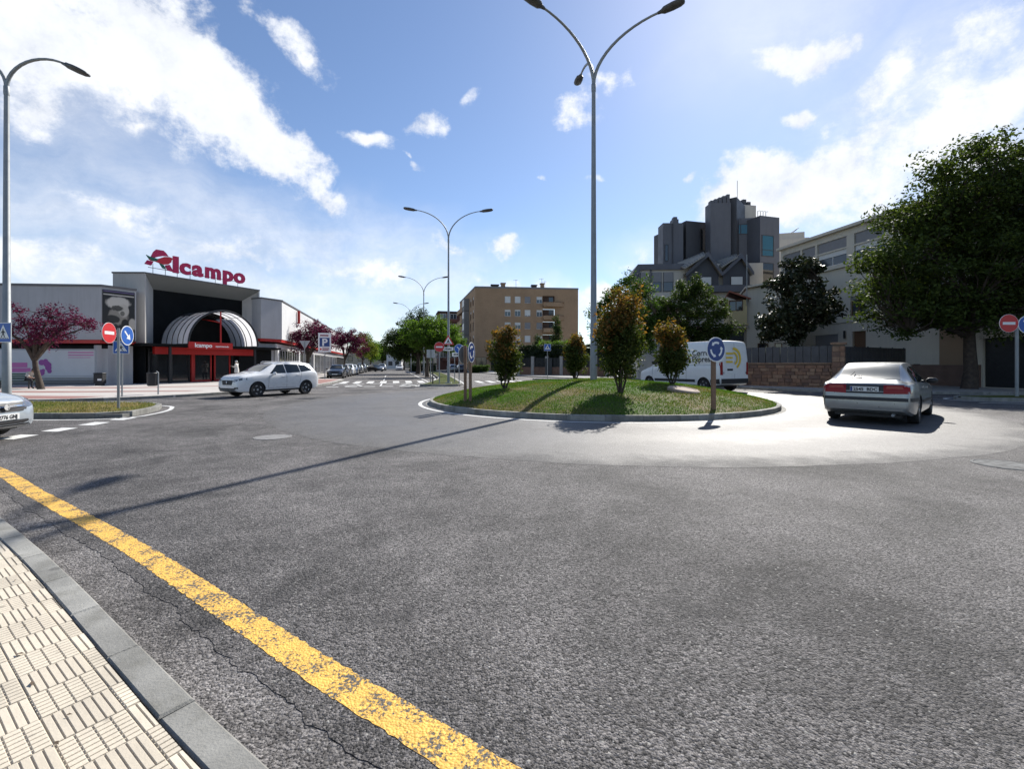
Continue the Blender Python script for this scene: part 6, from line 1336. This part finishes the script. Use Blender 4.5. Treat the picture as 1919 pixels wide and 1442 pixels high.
# grey modern building
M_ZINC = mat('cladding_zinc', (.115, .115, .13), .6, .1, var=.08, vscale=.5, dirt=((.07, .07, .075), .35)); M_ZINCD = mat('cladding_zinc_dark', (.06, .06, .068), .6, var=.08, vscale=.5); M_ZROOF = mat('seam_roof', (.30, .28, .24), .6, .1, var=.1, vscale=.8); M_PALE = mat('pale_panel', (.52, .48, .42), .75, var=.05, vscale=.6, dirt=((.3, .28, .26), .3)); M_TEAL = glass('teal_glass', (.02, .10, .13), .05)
gb = thing('grey_building', 'angular dark grey building with tall chimney and gabled roofs', 'building', (20, 46, 0))
g = lambda px, Y: (px-HX)/FP*Y
def gbox(px0, px1, py, Y, dep, m_, nm, z0=0.0, skew=0.0):
    p0 = (g(px0, Y), Y+skew); p1 = (g(px1, Y), Y); fr = Fr(p0, p1); mb = MB(fr.M); mb.box(0, fr.L, 0, dep, z0, zat(py, Y)); return fr, mb.build(nm, m_, gb)
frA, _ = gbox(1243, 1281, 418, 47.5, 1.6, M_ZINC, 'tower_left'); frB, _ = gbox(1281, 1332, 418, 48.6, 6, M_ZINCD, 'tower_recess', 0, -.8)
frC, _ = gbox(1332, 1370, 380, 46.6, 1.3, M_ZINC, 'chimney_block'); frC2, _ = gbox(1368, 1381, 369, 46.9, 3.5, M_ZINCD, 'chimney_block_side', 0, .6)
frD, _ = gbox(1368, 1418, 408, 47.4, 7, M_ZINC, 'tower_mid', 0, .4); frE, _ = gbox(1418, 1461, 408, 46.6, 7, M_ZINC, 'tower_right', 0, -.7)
for k in range(5): mb = MB(frC.M); x0 = .15+k*.42; mb.box(x0, x0+.3, .3, .9, zat(380, 46.6)-.05, zat(380, 46.6)+.35+.16*k); mb.build('chimney_pot', M_ZINC, gb)
mb = MB(frA.M); mb.box(1.35, 2.0, 1, 1.8, zat(418, 47.5), zat(405, 47.5)); mb.box(1.5, 1.9, 1.1, 1.7, zat(405, 47.5), zat(400, 47.5)); mb.build('chimney', M_ZINC, gb)
def gwin(fr, px0, px1, py0, py1, m_=None, y=-.05, **k): return window(gb, fr, fr.s(px0), fr.s(px1), fr.z(px0, py1), fr.z(px0, py0), y, M_BFRAME, m_ or M_WGLASS, **k)
gwin(frA, 1246, 1253, 458, 490); gwin(frB, 1312, 1331, 428, 470, M_SGLASS); gwin(frD, 1374, 1403, 421, 440, M_TEAL, div=2); gwin(frE, 1428, 1450, 440, 480, M_TEAL, hdiv=.3); gwin(frE, 1428, 1450, 492, 530, M_SGLASS)
for fr, a_, b_ in ((frA, 1261, 1263), (frD, 1417, 1418)): mb = MB(fr.M); mb.tube([(fr.s(a_), -.06, 6), (fr.s(a_), -.06, fr.z(a_, 419))], .05, 6); mb.build('downpipe', M_ZINCD, gb)
cw = Fr((g(1385, 50), 50), (g(1421, 50), 50.4)); MB(cw.M).box(0, cw.L, 0, 4, 12, zat(383, 50)).build('lift_housing', M_PALE, gb)
for k in range(3): mb = MB(cw.M); mb.box(.3+k*.55, .7+k*.55, .4, 1.4, zat(383, 50), zat(374-4*(k % 2), 50)); mb.build('chimney_pot', M_ZINCD, gb)
mb = MB(cw.M); mb.tube([(.2, .5, 14), (.2, .5, zat(335, 50))], .03, 5); mb.build('aerial', M_GALV, gb)
mb = MB(frE.M)
for k in range(4): x_ = .9+k*.35; mb.tube([(x_, 1.2, zat(408, 46.6)-.1), (x_, 1.2, zat(391, 46.6)), (x_+.3, 1.2, zat(390, 46.6))], .03, 5)
mb.build('roof_ladder', M_GALV, gb)
wb = Fr((g(1455, 56), 56), (g(1507, 56), 55)); MB(wb.M).box(-1.5, wb.L, 0, 4, 8, zat(449, 56)).build('rear_block', M_PALE, gb); MB(wb.M).box(.2, wb.L-.4, .3, 3, zat(449, 56), zat(437, 56)).build('rear_block_top', M_PALE, gb)
mb = MB(wb.M); mb.tube([(1.4, .5, zat(440, 56)), (2.6, .5, zat(428, 56))], .05, 5); mb.tube([(1.5, .5, zat(442, 56)), (2.4, .5, zat(431, 56))], .03, 5); mb.build('roof_aerial', M_GALV, gb)
# lower wing with two gables
lw = Fr((g(1176, 45), 45), (g(1420, 45), 44)); zt = zat(497, 45); mb = MB(lw.M); mb.box(1.0, lw.L, 0, 3.4, 0, zt); mb.build('lower_wing', M_PALE, gb)
mb = MB(lw.M); mb.add([(0, -.2, zt-1.6), (1.0, -.2, zt+.02), (lw.L*.42, -.2, zt+.02), (lw.L*.42, -.2, zt-.55), (1.3, -.2, zt-.55), (.5, -.2, zt-1.9), (0, 3.4, zt-1.6), (1.0, 3.4, zt+.02), (lw.L*.42, 3.4, zt+.02)], [(0, 1, 2, 3, 4, 5)[::-1], (0, 6, 7, 1)[::-1], (1, 7, 8, 2)[::-1]]); mb.build('eave_band', M_ZINC, gb)
for a_, b_ in ((1200, 1218), (1222, 1240), (1243, 1262)): window(gb, lw, lw.s(a_), lw.s(b_), zat(548, 45), zat(512, 45), -.06, M_BFRAME, M_WGLASS, .5, M_BLINDG)
for a_, b_ in ((1190, 1199), (1218.5, 1221.5)): mb = MB(lw.M); mb.box(lw.s(a_), lw.s(b_), -.1, -.01, zat(552, 45), zat(506, 45)); mb.build('pilaster', M_ZINC, gb)
def gable(px0, pxm, px1, pye, pyt):
    x0, xm, x1 = lw.s(px0), lw.s(pxm), lw.s(px1); ze, zp = zat(pye, 44), zat(pyt, 44); mb = MB(lw.M)
    mb.add([(x0, -1.0, ze), (xm, -1.0, zp), (xm, 3.2, zp), (x0, 3.2, ze)], [(0, 1, 2, 3)]); mb.add([(xm, -1.0, zp), (x1, -1.0, ze), (x1, 3.2, ze), (xm, 3.2, zp)], [(0, 1, 2, 3)])
    mb.add([(x0, -1.0, ze-.2), (xm, -1.0, zp-.25), (xm, 3.2, zp-.25), (x0, 3.2, ze-.2)], [(3, 2, 1, 0)]); mb.add([(xm, -1.0, zp-.25), (x1, -1.0, ze-.2), (x1, 3.2, ze-.2), (xm, 3.2, zp-.25)], [(3, 2, 1, 0)])
    rf_ = mb.build('gable_roof', M_ZROOF, gb)
    mb = MB(lw.M)
    for k in range(1, 9): t_ = k/9; mb.tube([(x0+(xm-x0)*t_, -1.0, ze+(zp-ze)*t_+.02), (x0+(xm-x0)*t_, 3.2, ze+(zp-ze)*t_+.02)], .03, 4)
    mb.build('roof_seams', M_ZROOF, rf_)
    mb = MB(lw.M); mb.add([(x0, -1.03, ze-.3), (x0, -1.03, ze+.02), (xm, -1.03, zp+.03), (x1, -1.03, ze+.02), (x1, -1.03, ze-.3), (xm, -1.03, zp-.5)], [(0, 5, 2, 1), (5, 4, 3, 2)]); mb.build('bargeboard', M_ZINC, gb)
    mb = MB(lw.M); mb.add([(x0+.2, -.55, ze-1.8), (x1-.2, -.55, ze-1.8), (x1-.2, -.55, ze-.2), (xm, -.55, zp-.35), (x0+.2, -.55, ze-.2)], [(0, 1, 2, 3, 4)]); mb.build('gable_wall', M_ZINCD, gb)
    window(gb, lw, x0+.9, x1-.9, ze-1.6, ze-.35, -.66, M_BFRAME, M_WGLASS, .6, M_BLIND, 2)
gable(1280, 1321, 1347, 514, 474); gable(1347, 1382, 1405, 514, 478)
for q in ([(1264, 495, 47), (1284, 502, 43.0), (1322, 478, 43.0), (1319, 472, 47)], [(1340, 490, 47), (1353, 500, 43.0), (1383, 481, 43.0), (1380, 475, 47)]):
    q = [at(*k) for k in q]; dn = Vector((0, 0, -.12)); mb = MB(); mb.add(q+[v+dn for v in q], [(0, 1, 2, 3), (7, 6, 5, 4), (0, 4, 5, 1), (1, 5, 6, 2), (2, 6, 7, 3), (3, 7, 4, 0)]); rr_ = mb.build('hipped_roof', M_ZROOF, gb)
    mb = MB()
    for k in range(9): t_ = (k+.5)/9; mb.tube([q[0].lerp(q[3], t_)+Vector((0, 0, .02)), q[1].lerp(q[2], t_)+Vector((0, 0, .02))], .035, 4)
    mb.build('roof_seams', M_ZINC, rr_)
MB(lw.M).box(lw.s(1280), lw.s(1405), -.7, -.02, zat(548, 44), zat(536, 44)).build('balcony_band', M_ZINC, gb)

# cream school-like building along the right street
M_CREAM = mat('render_white', (.56, .51, .42), .85, var=.05, vscale=.4, dirt=((.33, .31, .28), .3)); M_PLIN = mat('plinth_stone', (.16, .10, .075), .85, var=.2, vscale=1.5); M_DOORB = mat('door_brown', (.13, .065, .03), .6, var=.15, vscale=2); M_OCH = mat('render_ochre', (.28, .19, .12), .85, var=.06, vscale=.6)
cb = thing('cream_building', 'long cream three storey building along the right street', 'building', (27, 32, 0)); FC = Fr((24.9, 42), (29.6, 14.5))   # runs toward the viewer, inside on its left
HE, HC = 12.0, 8.9
sC = lambda px: FC.s(px); ops = []; wn = []
for a_, b_ in ((1468, 1500), (1503, 1528), (1532, 1587), (1601, 1660), (1674, 1745), (1762, 1850), (1870, 1990)):
    x0, x1 = sC(a_), sC(b_); ops += [(x0, x1, HC+.55, HC+1.65), (x0, x1, HC+1.78, HC+2.6)]; wn.append((x0, x1))
g0 = [(sC(1598), sC(1623), 1.4, 4.0, 'd'), (sC(1527), sC(1571), 1.3, 3.9, 'w'), (sC(1594), sC(1622), 5.2, 6.7, 'r'), (sC(1842), sC(1935), .15, 3.0, 'g'), (sC(1710), sC(1725), .9, 1.5, 'v')]
ops += [q[:4] for q in g0]
mb = MB(FC.M); wall_open(mb, 0, FC.L, -.05, HE, ops, 0, .25); mb.build('street_wall', M_CREAM, cb)
for x0, x1 in wn:
    n = max(2, round((x1-x0)/1.6)); window(cb, FC, x0, x1, HC+.55, HC+1.65, .14, M_WFRAME, M_WGLASS, .35, M_BLIND, n, .06); window(cb, FC, x0, x1, HC+1.78, HC+2.6, .14, M_WFRAME, M_WGLASS, .98, M_BLINDG, n, .06)
for x0, x1, z0, z1, k in g0:
    if k == 'd': MB(FC.M).box(x0, x1, .18, .24, z0, z1).build('door', M_DOORB, cb)
    elif k in 'wr': window(cb, FC, x0, x1, z0, z1, .12, M_DOORB, M_WGLASS, .9 if k == 'w' else .2, M_BLINDG, 2)
    elif k == 'g':
        gd = MB(FC.M).box(x0, x1, .2, .24, z0, z1).build('garage_door_or_shade', M_DARKM, cb)
        for q in range(7): MB(FC.M).box(x0+.03, x1-.03, .165, .199, z0+.03+q*.4, z0+.40+q*.4).build('panel', M_DARKM, gd)
    else: MB(FC.M).box(x0, x1, .12, .2, z0, z1).build('vent', M_DARKM, cb)
mb = MB(FC.M); mb.box(-.2, FC.L, -.35, 10, HE, HE+.22); mb.build('eave', M_CREAM, cb); mb = MB(FC.M); mb.box(-.2, FC.L, -.22, -.01, HC+.18, HC+.42); mb.build('cornice', M_CREAM, cb); mb = MB(FC.M); mb.box(0, FC.L, -.08, -.005, 4.75, 4.87); mb.build('string_course', M_CREAM, cb)
mb = MB(FC.M); mb.box(sC(1676), sC(1840)-.02, -.07, -.004, -.05, 1.45); mb.build('plinth', M_PLIN, cb); mb = MB(FC.M); mb.box(sC(1762), sC(1808), -.05, -.003, 1.46, 4.6); mb.build('ochre_panel', M_OCH, cb)
mb = MB(FC.M); mb.box(-.02, 0.0, 0.02, 10, 0, HE-.01); mb.build('end_wall', M_CREAM, cb)
mb = MB(FC.M); mb.tube([(sC(1585), -.12, 3.5), (sC(1585), -.12, 4.1)], .08, 8); mb.build('wall_lamp', M_DARKM, cb)
# lower house with the yellow bay
hb = thing('bay_house', 'pale house with a yellow bay window under a red tiled awning', 'building', (19.5, 37, 0)); FB = Fr((g(1352, 38), 38), (g(1500, 36), 36)); M_YELB = mat('bay_yellow', (.52, .42, .22), .8, var=.06, vscale=.8); M_TILER = mat('roof_tile_red', (.26, .085, .05), .8, var=.25, vscale=4)
zr = zat(536, 36.5); mb = MB(FB.M); mb.box(FB.s(1400), FB.L, 0, 4, 0, zr); mb.build('wall', M_CREAM, hb); mb = MB(FB.M); mb.add([(FB.s(1396), -.4, zr-.1), (FB.L, -.4, zr+.5), (FB.L, 4, zr+.5), (FB.s(1396), 4, zr-.1), (FB.s(1396), -.4, zr+.05), (FB.L, -.4, zr+.65), (FB.L, 4, zr+.65), (FB.s(1396), 4, zr+.05)], [(0, 3, 2, 1), (4, 5, 6, 7), (0, 1, 5, 4), (3, 0, 4, 7)]); mb.build('roof', M_CREAM, hb)
x0, x1 = FB.s(1363), FB.s(1399); zb, zt_ = zat(607, 37), zat(562, 37)
mb = MB(FB.M); mb.box(x0, x1, -.5, 3, zb, zb+1.05); mb.box(x0-.1, x1+.1, -.6, 3, zb-.12, zb-.002); mb.build('bay_base', M_YELB, hb)
mb = MB(FB.M); mb.box(x1-.28, x1, -.5, 3, zb+1.052, zt_); mb.box(x0, x0+.12, -.5, 3, zb+1.052, zt_); mb.build('bay_post', M_YELB, hb); window(hb, FB, x0+.12, x1-.28, zb+1.06, zt_, -.42, M_DOORB, M_SGLASS, .12, M_DOORB, 2)
xm = (x0+x1)/2-.5; mb = MB(FB.M); mb.add([(x0-.5, -.9, zt_-.25), (x0+.1, -.9, zt_+.75), (x1+.25, -.9, zt_+.05), (x0-.5, 2.5, zt_-.25), (x0+.1, 2.5, zt_+.75), (x1+.25, 2.5, zt_+.05), (x0-.5, -.9, zt_-.37), (x0+.1, -.9, zt_+.62), (x1+.25, -.9, zt_-.08)], [(0, 1, 4, 3), (1, 2, 5, 4), (0, 6, 7, 1), (1, 7, 8, 2)]); mb.build('tiled_awning', M_TILER, hb)
mb = MB(FB.M); mb.box(FB.s(1300), FB.s(1402), .6, 4, 0, zb-.3); mb.build('ground_storey', M_CREAM, hb); mb = MB(FB.M); mb.box(FB.s(1300), FB.s(1405), -.3, 4, zb-.298, zb-.13); mb.build('floor_slab', M_PALE, hb)
for a_, b_ in ((1330, 1358), (1364, 1396)): MB(FB.M).box(FB.s(a_), FB.s(b_), .5, .58, .3, zb-.5).build('garage_door_or_shade', M_DARKM, hb)  # dark panels put in for the shadowed recess below the bay, not doors
for a_, b_ in ((1420, 1440), (1452, 1466)): window(hb, FB, FB.s(a_), FB.s(b_), .8, 3.2, -.06, M_DOORB, M_SGLASS)
MB(FB.M).tube([(FB.s(1398.5), -.55, zr-1.5), (FB.s(1398.5), -.55, zr+2.6)], .035, 6).build('flag_pole', M_GALV, hb)

# stone garden wall with fence
M_STONE = [mat('stone_%d' % k, c_, .9, var=.25, vscale=5, bump=.6, bscale=30) for k, c_ in enumerate([(.24, .135, .085), (.19, .11, .075), (.27, .17, .11), (.155, .095, .07)])]; M_MORT = mat('mortar', (.15, .11, .085), .95, var=.15, vscale=4)
sw = thing('garden_wall', 'low rubble stone wall with a dark fence behind the van', 'wall', (16.5, 28, .1)); W1 = Fr((13.9, 30.6), (18.35, 25.75)); W2 = Fr((18.75, 25.6), (25.6, 29.2))
core = MB(W1.M).box(0, W1.L, .05, .40, -.05, 1.50).build('wall_core', M_MORT, sw)
z_ = .0; row = 0
while z_ < 1.4:
    hh = random.choice((.17, .2, .23)); x_ = -random.uniform(0, .2)
    while x_ < W1.L-.05:
        ww = random.uniform(.28, .62); a_, b_ = max(0, x_)+.01, min(W1.L, x_+ww)-.01
        if b_-a_ > .08: q = random.uniform(0, .03); mb = MB(W1.M @ Matrix.Translation((0, .06, 0)) @ Matrix.Rotation(R(90), 4, 'X')); mb.cbox(a_, b_, z_+.012, min(z_+hh, 1.49), 0, .06+q, .02); mb.build('stone', random.choice(M_STONE), core)
        x_ += ww
    z_ += hh; row += 1
MB(W1.M).cbox(-.02, W1.L+.02, -.06, .46, 1.50, 1.57, .02).build('coping', M_STONE[2], sw)
fm = mat('fence_slate', (.055, .055, .06), .6, var=.15, vscale=2)
n = 16
for k in range(n): a_ = W1.L*k/n; MB(W1.M).box(a_+.02, a_+W1.L/n-.02, .20, .235, 1.58, 2.55).build('fence_panel', fm, sw)
for k in range(5): a_ = W1.L*k/4; MB(W1.M).box(a_-.03, a_+.03, .24, .30, 1.4, 2.6).build('fence_post', M_DARKM, sw)
pil = thing('gate_pillar', 'square stone gate pillar at the end of the garden wall', 'pillar', (18.55, 25.75, .1), R(-40))
MB().box(-.26, .26, -.26, .26, -.05, 2.5).build('shaft', M_MORT, pil, None, False)
z_ = .0
while z_ < 2.4:
    for s_ in range(4):
        mb = MB(Matrix.Rotation(R(90*s_), 4, 'Z') @ Matrix.Translation((0, -.262, 0)) @ Matrix.Rotation(R(90), 4, 'X')); sp_ = random.uniform(-.1, .1); mb.cbox(-.27, sp_-.008, z_+.01, z_+.29, 0, .035, .012); mb.build('stone', random.choice(M_STONE), pil, None, False)
        mb = MB(Matrix.Rotation(R(90*s_), 4, 'Z') @ Matrix.Translation((0, -.262, 0)) @ Matrix.Rotation(R(90), 4, 'X')); mb.cbox(sp_+.008, .27, z_+.01, z_+.29, 0, .035, .012); mb.build('stone', random.choice(M_STONE), pil, None, False)
    z_ += .3
MB().cbox(-.36, .36, -.36, .36, 2.5, 2.62, .03).build('cap', M_STONE[2], pil, None, False)
gt = thing('garden_fence', 'dark slatted fence between the gate pillar and the cream building', 'fence', (22, 27.4, .1)); n = 24
MB(W2.M).box(0.15, W2.L, .1, .4, -.05, .9).build('fence_base', M_PLIN, gt)
for k in range(n): a_ = .15+(W2.L-.15)*k/n; MB(W2.M).box(a_+.015, a_+(W2.L-.15)/n-.015, .2, .235, .92, 2.5).build('fence_panel', fm, gt)
for k in range(6): a_ = .2+(W2.L-.3)*k/5; MB(W2.M).box(a_-.03, a_+.03, .24, .3, .88, 2.55).build('fence_post', M_DARKM, gt)
# fence and hedge across the far side
M_PIL = mat('pillar_pale', (.36, .34, .31), .85, var=.1, vscale=2)
fw_ = thing('far_fence', 'stone based fence with pale pillars below the tall hedge', 'fence', (5, 58, .1)); WF = Fr((0.6, 60.5), (12, 56))
MB(WF.M).box(0, WF.L, 0, .35, -.05, 1.15).build('fence_base', M_STONE[1], fw_)
for k in range(7): a_ = .3+k*1.95; MB(WF.M).box(a_-.2, a_+.2, -.05, .4, -.04, 2.55).build('pillar', M_PIL, fw_)
for k in range(6):
    a_ = .55+k*1.95
    for q in range(8): MB(WF.M).box(a_+q*.18, a_+q*.18+.1, .12, .16, 1.16, 2.35).build('slat', M_DARKM, fw_)
MB(WF.M).box(4.05, 4.95, -.12, -.055, .15, 2.3).build('gate', M_DARKM, fw_)
def hedge(label, fr, x0, x1, y0, y1, z1, n, m_, leaf=.09):
    t = thing('hedge', label, 'hedge', tuple(fr.p((x0+x1)/2, y0, .1))); MB(fr.M).box(x0+.25, x1-.25, y0+.25, y1-.1, 0, z1-.3).build('hedge_core', mat('hedge_core', (.012, .02, .008), .95, var=.3, vscale=3), t)
    pts = np.stack([rng.uniform(x0, x1, n), y0+(rng.uniform(0, 1, n)**2)*(y1-y0)*.5, rng.uniform(.1, z1, n)], 1); tp = rng.uniform(0, 1, n) < .25; pts[tp, 2] = z1+rng.normal(0, .07, tp.sum()); pts[tp, 1] = rng.uniform(y0, y1, tp.sum())
    Mt = fr.M; pw_ = np.array([list(Mt @ Vector(p)) for p in pts]); loc = np.array(t.location)
    npmesh('hedge_leaves', leafcloud(pw_-loc, np.full(n, .22), 14, leaf, .3), 4, m_, t)
hedge('tall dark hedge behind the pale pillared fence', WF, -.2, WF.L+.3, .5, 2.2, 3.9, 1500, L_HEDGE)
LH = Fr((-7.6, 80), (-4.2, 79)); hedge('low clipped hedge before the shopfront of the brick flats', LH, 0, LH.L, 0, 1.0, 1.2, 260, L_MID)
LH2 = Fr((-22.2, 97), (-16.2, 95)); hedge('low dark hedge on the median behind the trunks', LH2, 0, LH2.L, 0, 1.2, 1.6, 320, L_DARK)

# ------------------------------------------------------------------ people: one skinned body each
def person(label, loc, rz, joints, edges, mats, cuts):
    """joints: name -> (x, y, z, radius); the body is one skin; cuts assign clothing by height/side"""
    t = thing('person', label, 'person', loc, rz); nm = list(joints); me = bpy.data.meshes.new('body'); me.from_pydata([joints[k][:3] for k in nm], [(nm.index(a), nm.index(b)) for a, b in edges], [])
    o = bpy.data.objects.new('body', me); C.objects.link(o); md = o.modifiers.new('s', 'SKIN'); md.use_smooth_shade = True
    for i, k in enumerate(nm): r_ = joints[k][3]; me.skin_vertices[0].data[i].radius = (r_, r_*(joints[k][4] if len(joints[k]) > 4 else 1)); me.skin_vertices[0].data[i].use_root = (k == 'pelvis')
    sb = o.modifiers.new('d', 'SUBSURF'); sb.levels = 2; sb.render_levels = 2
    dg = bpy.context.evaluated_depsgraph_get(); m2 = bpy.data.meshes.new_from_object(o.evaluated_get(dg)); o.modifiers.clear(); o.data = m2; m2.name = 'body'; o.parent = t; m2.materials.clear()
    for m_ in mats: m2.materials.append(m_)
    jn = {k: Vector(joints[k][:3]) for k in nm}
    for p in m2.polygons:
        c = p.center; p.use_smooth = True; b = min(edges, key=lambda e: (lambda A, B: (c-(A+(B-A)*max(0, min(1, (c-A).dot(B-A)/(B-A).length_squared)))).length)(jn[e[0]], jn[e[1]])); p.material_index = cuts(b, c)
    return t, o
M_SKIN = mat('skin', (.42, .26, .19), .6); M_HAIRW = mat('hair_dark', (.03, .022, .02), .7); M_COATW = mat('coat_white', (.62, .60, .57), .85, var=.08, vscale=8); M_TROU = mat('trousers_dark', (.02, .02, .026), .9); M_SHIRT = mat('shirt_pale', (.50, .47, .44), .85, var=.08, vscale=8)
def fingers(J, E, side, w_, d):
    """five short fingers from the palm end"""
    d = Vector(d).normalized(); sd_ = Vector((-d.y, d.x, 0)); sd_ = sd_.normalized() if sd_.length > .1 else Vector((0, 1, 0)); p = Vector(J[w_][:3]); palm = p+d*.06; J['palm'+side] = (*palm, .026, .6); E.append((w_, 'palm'+side))
    for i, (off_, ln_) in enumerate([(-.030, .07), (-.010, .08), (.011, .075), (.030, .06)]):
        a_ = palm+d*.035+sd_*off_; b_ = a_+d*ln_*.55+Vector((0, 0, -.008)); c_ = b_+d*ln_*.4+Vector((0, 0, -.02)); J['f%s%da' % (side, i)] = (*a_, .0095); J['f%s%db' % (side, i)] = (*b_, .0085); J['f%s%dc' % (side, i)] = (*c_, .0075)
        E += [('palm'+side, 'f%s%da' % (side, i)), ('f%s%da' % (side, i), 'f%s%db' % (side, i)), ('f%s%db' % (side, i), 'f%s%dc' % (side, i))]
    a_ = p+d*.03-sd_*.035; b_ = a_+d*.04-sd_*.015; J['t%sa' % side] = (*a_, .011); J['t%sb' % side] = (*b_, .0095); E += [(w_, 't%sa' % side), ('t%sa' % side, 't%sb' % side)]
# standing figure in a white hooded coat, facing +x, looking at something held up
J = {'pelvis': (0, 0, .92, .15, .8), 'waist': (0, 0, 1.08, .15, .75), 'chest': (.01, 0, 1.28, .17, .72), 'neck': (.02, 0, 1.43, .062), 'skull': (.04, 0, 1.53, .085), 'crown': (.03, 0, 1.61, .075),
     'hl': (0, .09, .86, .10), 'kl': (.04, .10, .48, .065), 'al': (-.02, .10, .08, .045), 'tl': (.12, .11, .03, .04), 'hr': (0, -.09, .86, .10), 'kr': (.0, -.10, .48, .065), 'ar': (-.06, -.10, .08, .045), 'tr': (.09, -.11, .03, .04),
     'sl': (0, .19, 1.38, .07), 'el': (.06, .23, 1.12, .055), 'wl': (.27, .15, 1.20, .036), 'sr': (0, -.19, 1.38, .07), 'er': (.05, -.23, 1.12, .055), 'wr': (.26, -.13, 1.22, .036)}
E = [('pelvis', 'waist'), ('waist', 'chest'), ('chest', 'neck'), ('neck', 'skull'), ('skull', 'crown'), ('pelvis', 'hl'), ('hl', 'kl'), ('kl', 'al'), ('al', 'tl'), ('pelvis', 'hr'), ('hr', 'kr'), ('kr', 'ar'), ('ar', 'tr'), ('chest', 'sl'), ('sl', 'el'), ('el', 'wl'), ('chest', 'sr'), ('sr', 'er'), ('er', 'wr')]
fingers(J, E, 'l', 'wl', (1, -.1, .15)); fingers(J, E, 'r', 'wr', (1, .1, .15))
def cutA(b, c):
    if b[1] in ('skull', 'crown') or b[0] in ('palml', 'palmr') or b[1][0] in 'pft' and b[1] not in ('tl', 'tr'): return 0
    if b[1] in ('kl', 'kr', 'al', 'ar', 'tl', 'tr'): return 2 if c.z < .74 else 1
    return 1
def headbits(t, o, hc, d, hairm, hood=None):
    """hair, eyes, nose, ears on the skull centre hc looking along d"""
    d = Vector(d).normalized(); u = Vector((0, 0, 1)); u = (u-d*u.dot(d)).normalized(); s_ = u.cross(d); M = Matrix(((d.x, s_.x, u.x, hc[0]), (d.y, s_.y, u.y, hc[1]), (d.z, s_.z, u.z, hc[2]), (0, 0, 0, 1)))
    mb = MB(M); mb.grid(lambda a_, b_: ((-.012+.108*math.cos(R(62)+R(236)*a_)*math.cos(R(-30)+R(120)*b_)), .098*math.sin(R(62)+R(236)*a_)*math.cos(R(-30)+R(120)*b_), .015+.115*math.sin(R(-30)+R(120)*b_)), 18, 8); mb.build('hair', hood or hairm, o, 60, False)
    for q in (-1, 1):
        mb = MB(M @ Matrix.Translation((.082, q*.032, .005))); mb.lathe([(0, -.008), (.011, 0), (0, .008)], 8); mb.build('eye', M_BLACK, o, 60, False); mb = MB(M @ Matrix.Translation((0, q*.09, 0))); mb.lathe([(0, -.03), (.014, -.015), (.018, .01), (0, .03)], 8); mb.build('ear', M_SKIN, o, 60, False)
    mb = MB(M); mb.add([(.083, -.014, -.03), (.083, .014, -.03), (.11, 0, -.028), (.086, 0, .012)], [(0, 2, 3), (2, 1, 3), (0, 1, 2)]); mb.build('nose', M_SKIN, o, 60, False); mb = MB(M); mb.box(.078, .086, -.022, .022, -.058, -.05); mb.build('mouth', mat('lips', (.3, .12, .1), .6), o, None, False)
px_, py_ = g(444, 36.2), 36.2
t, o = person('person in a white hooded coat looking at a phone by the supermarket entrance', (px_, py_, .12), R(188), J, E, [M_SKIN, M_COATW, M_TROU], cutA)
headbits(t, o, (.04, 0, 1.555), (1, 0, -.25), M_HAIRW, M_COATW)
mb = MB(); mb.lathe([(.19, .70), (.20, .78), (.185, .95), (.165, 1.1)], 20, Matrix.Diagonal((.85, 1.0, 1, 1))); mb.build('coat_skirt', M_COATW, o, 60, False)
ph = MB(); ph.cbox(-.006, .006, -.036, .036, -.075, .075, .004); po_ = ph.build('mobile_phone', M_BLACK); po_.location = (px_-.42, py_-.06, 1.37); po_.rotation_euler = (0, R(-30), R(188)); tag(po_, 'dark phone held up by the person in white', 'phone')
# seated figure leaning forward on the bench
J = {'pelvis': (0, 0, .55, .15, .85), 'waist': (.08, 0, .68, .14, .8), 'chest': (.22, 0, .84, .155, .75), 'neck': (.33, 0, .94, .06), 'skull': (.41, 0, 1.0, .085), 'crown': (.44, 0, 1.07, .07),
     'hl': (.02, .1, .54, .09), 'kl': (.43, .13, .52, .066), 'al': (.40, .13, .08, .045), 'tl': (.54, .14, .03, .04), 'hr': (.02, -.1, .54, .09), 'kr': (.44, -.13, .51, .066), 'ar': (.47, -.13, .08, .045), 'tr': (.61, -.14, .03, .04),
     'sl': (.24, .18, .90, .065), 'el': (.36, .22, .66, .05), 'wl': (.52, .12, .60, .034), 'sr': (.24, -.18, .90, .065), 'er': (.36, -.22, .66, .05), 'wr': (.53, -.11, .60, .034)}
E = [e for e in E if e[0][0] not in 'pft' or e[0] == 'pelvis']; E = [e for e in E if e[1] in J]
fingers(J, E, 'l', 'wl', (1, -.3, -.2)); fingers(J, E, 'r', 'wr', (1, .3, -.2))
def cutB(b, c):
    if b[1] in ('skull', 'crown') or b[0] in ('palml', 'palmr') or b[1][0] in 'pft' and b[1] not in ('tl', 'tr') or b[1] in ('wl', 'wr'): return 0
    if b[1] in ('hl', 'hr', 'kl', 'kr', 'al', 'ar', 'tl', 'tr'): return 2
    return 1
t, o = person('person in a pale shirt sitting bent forward on the green bench', (-26.95, 25.22, .12), R(-6), J, E, [M_SKIN, M_SHIRT, M_TROU], cutB); headbits(t, o, (.42, 0, 1.02), (1, 0, -.5), M_HAIRW)
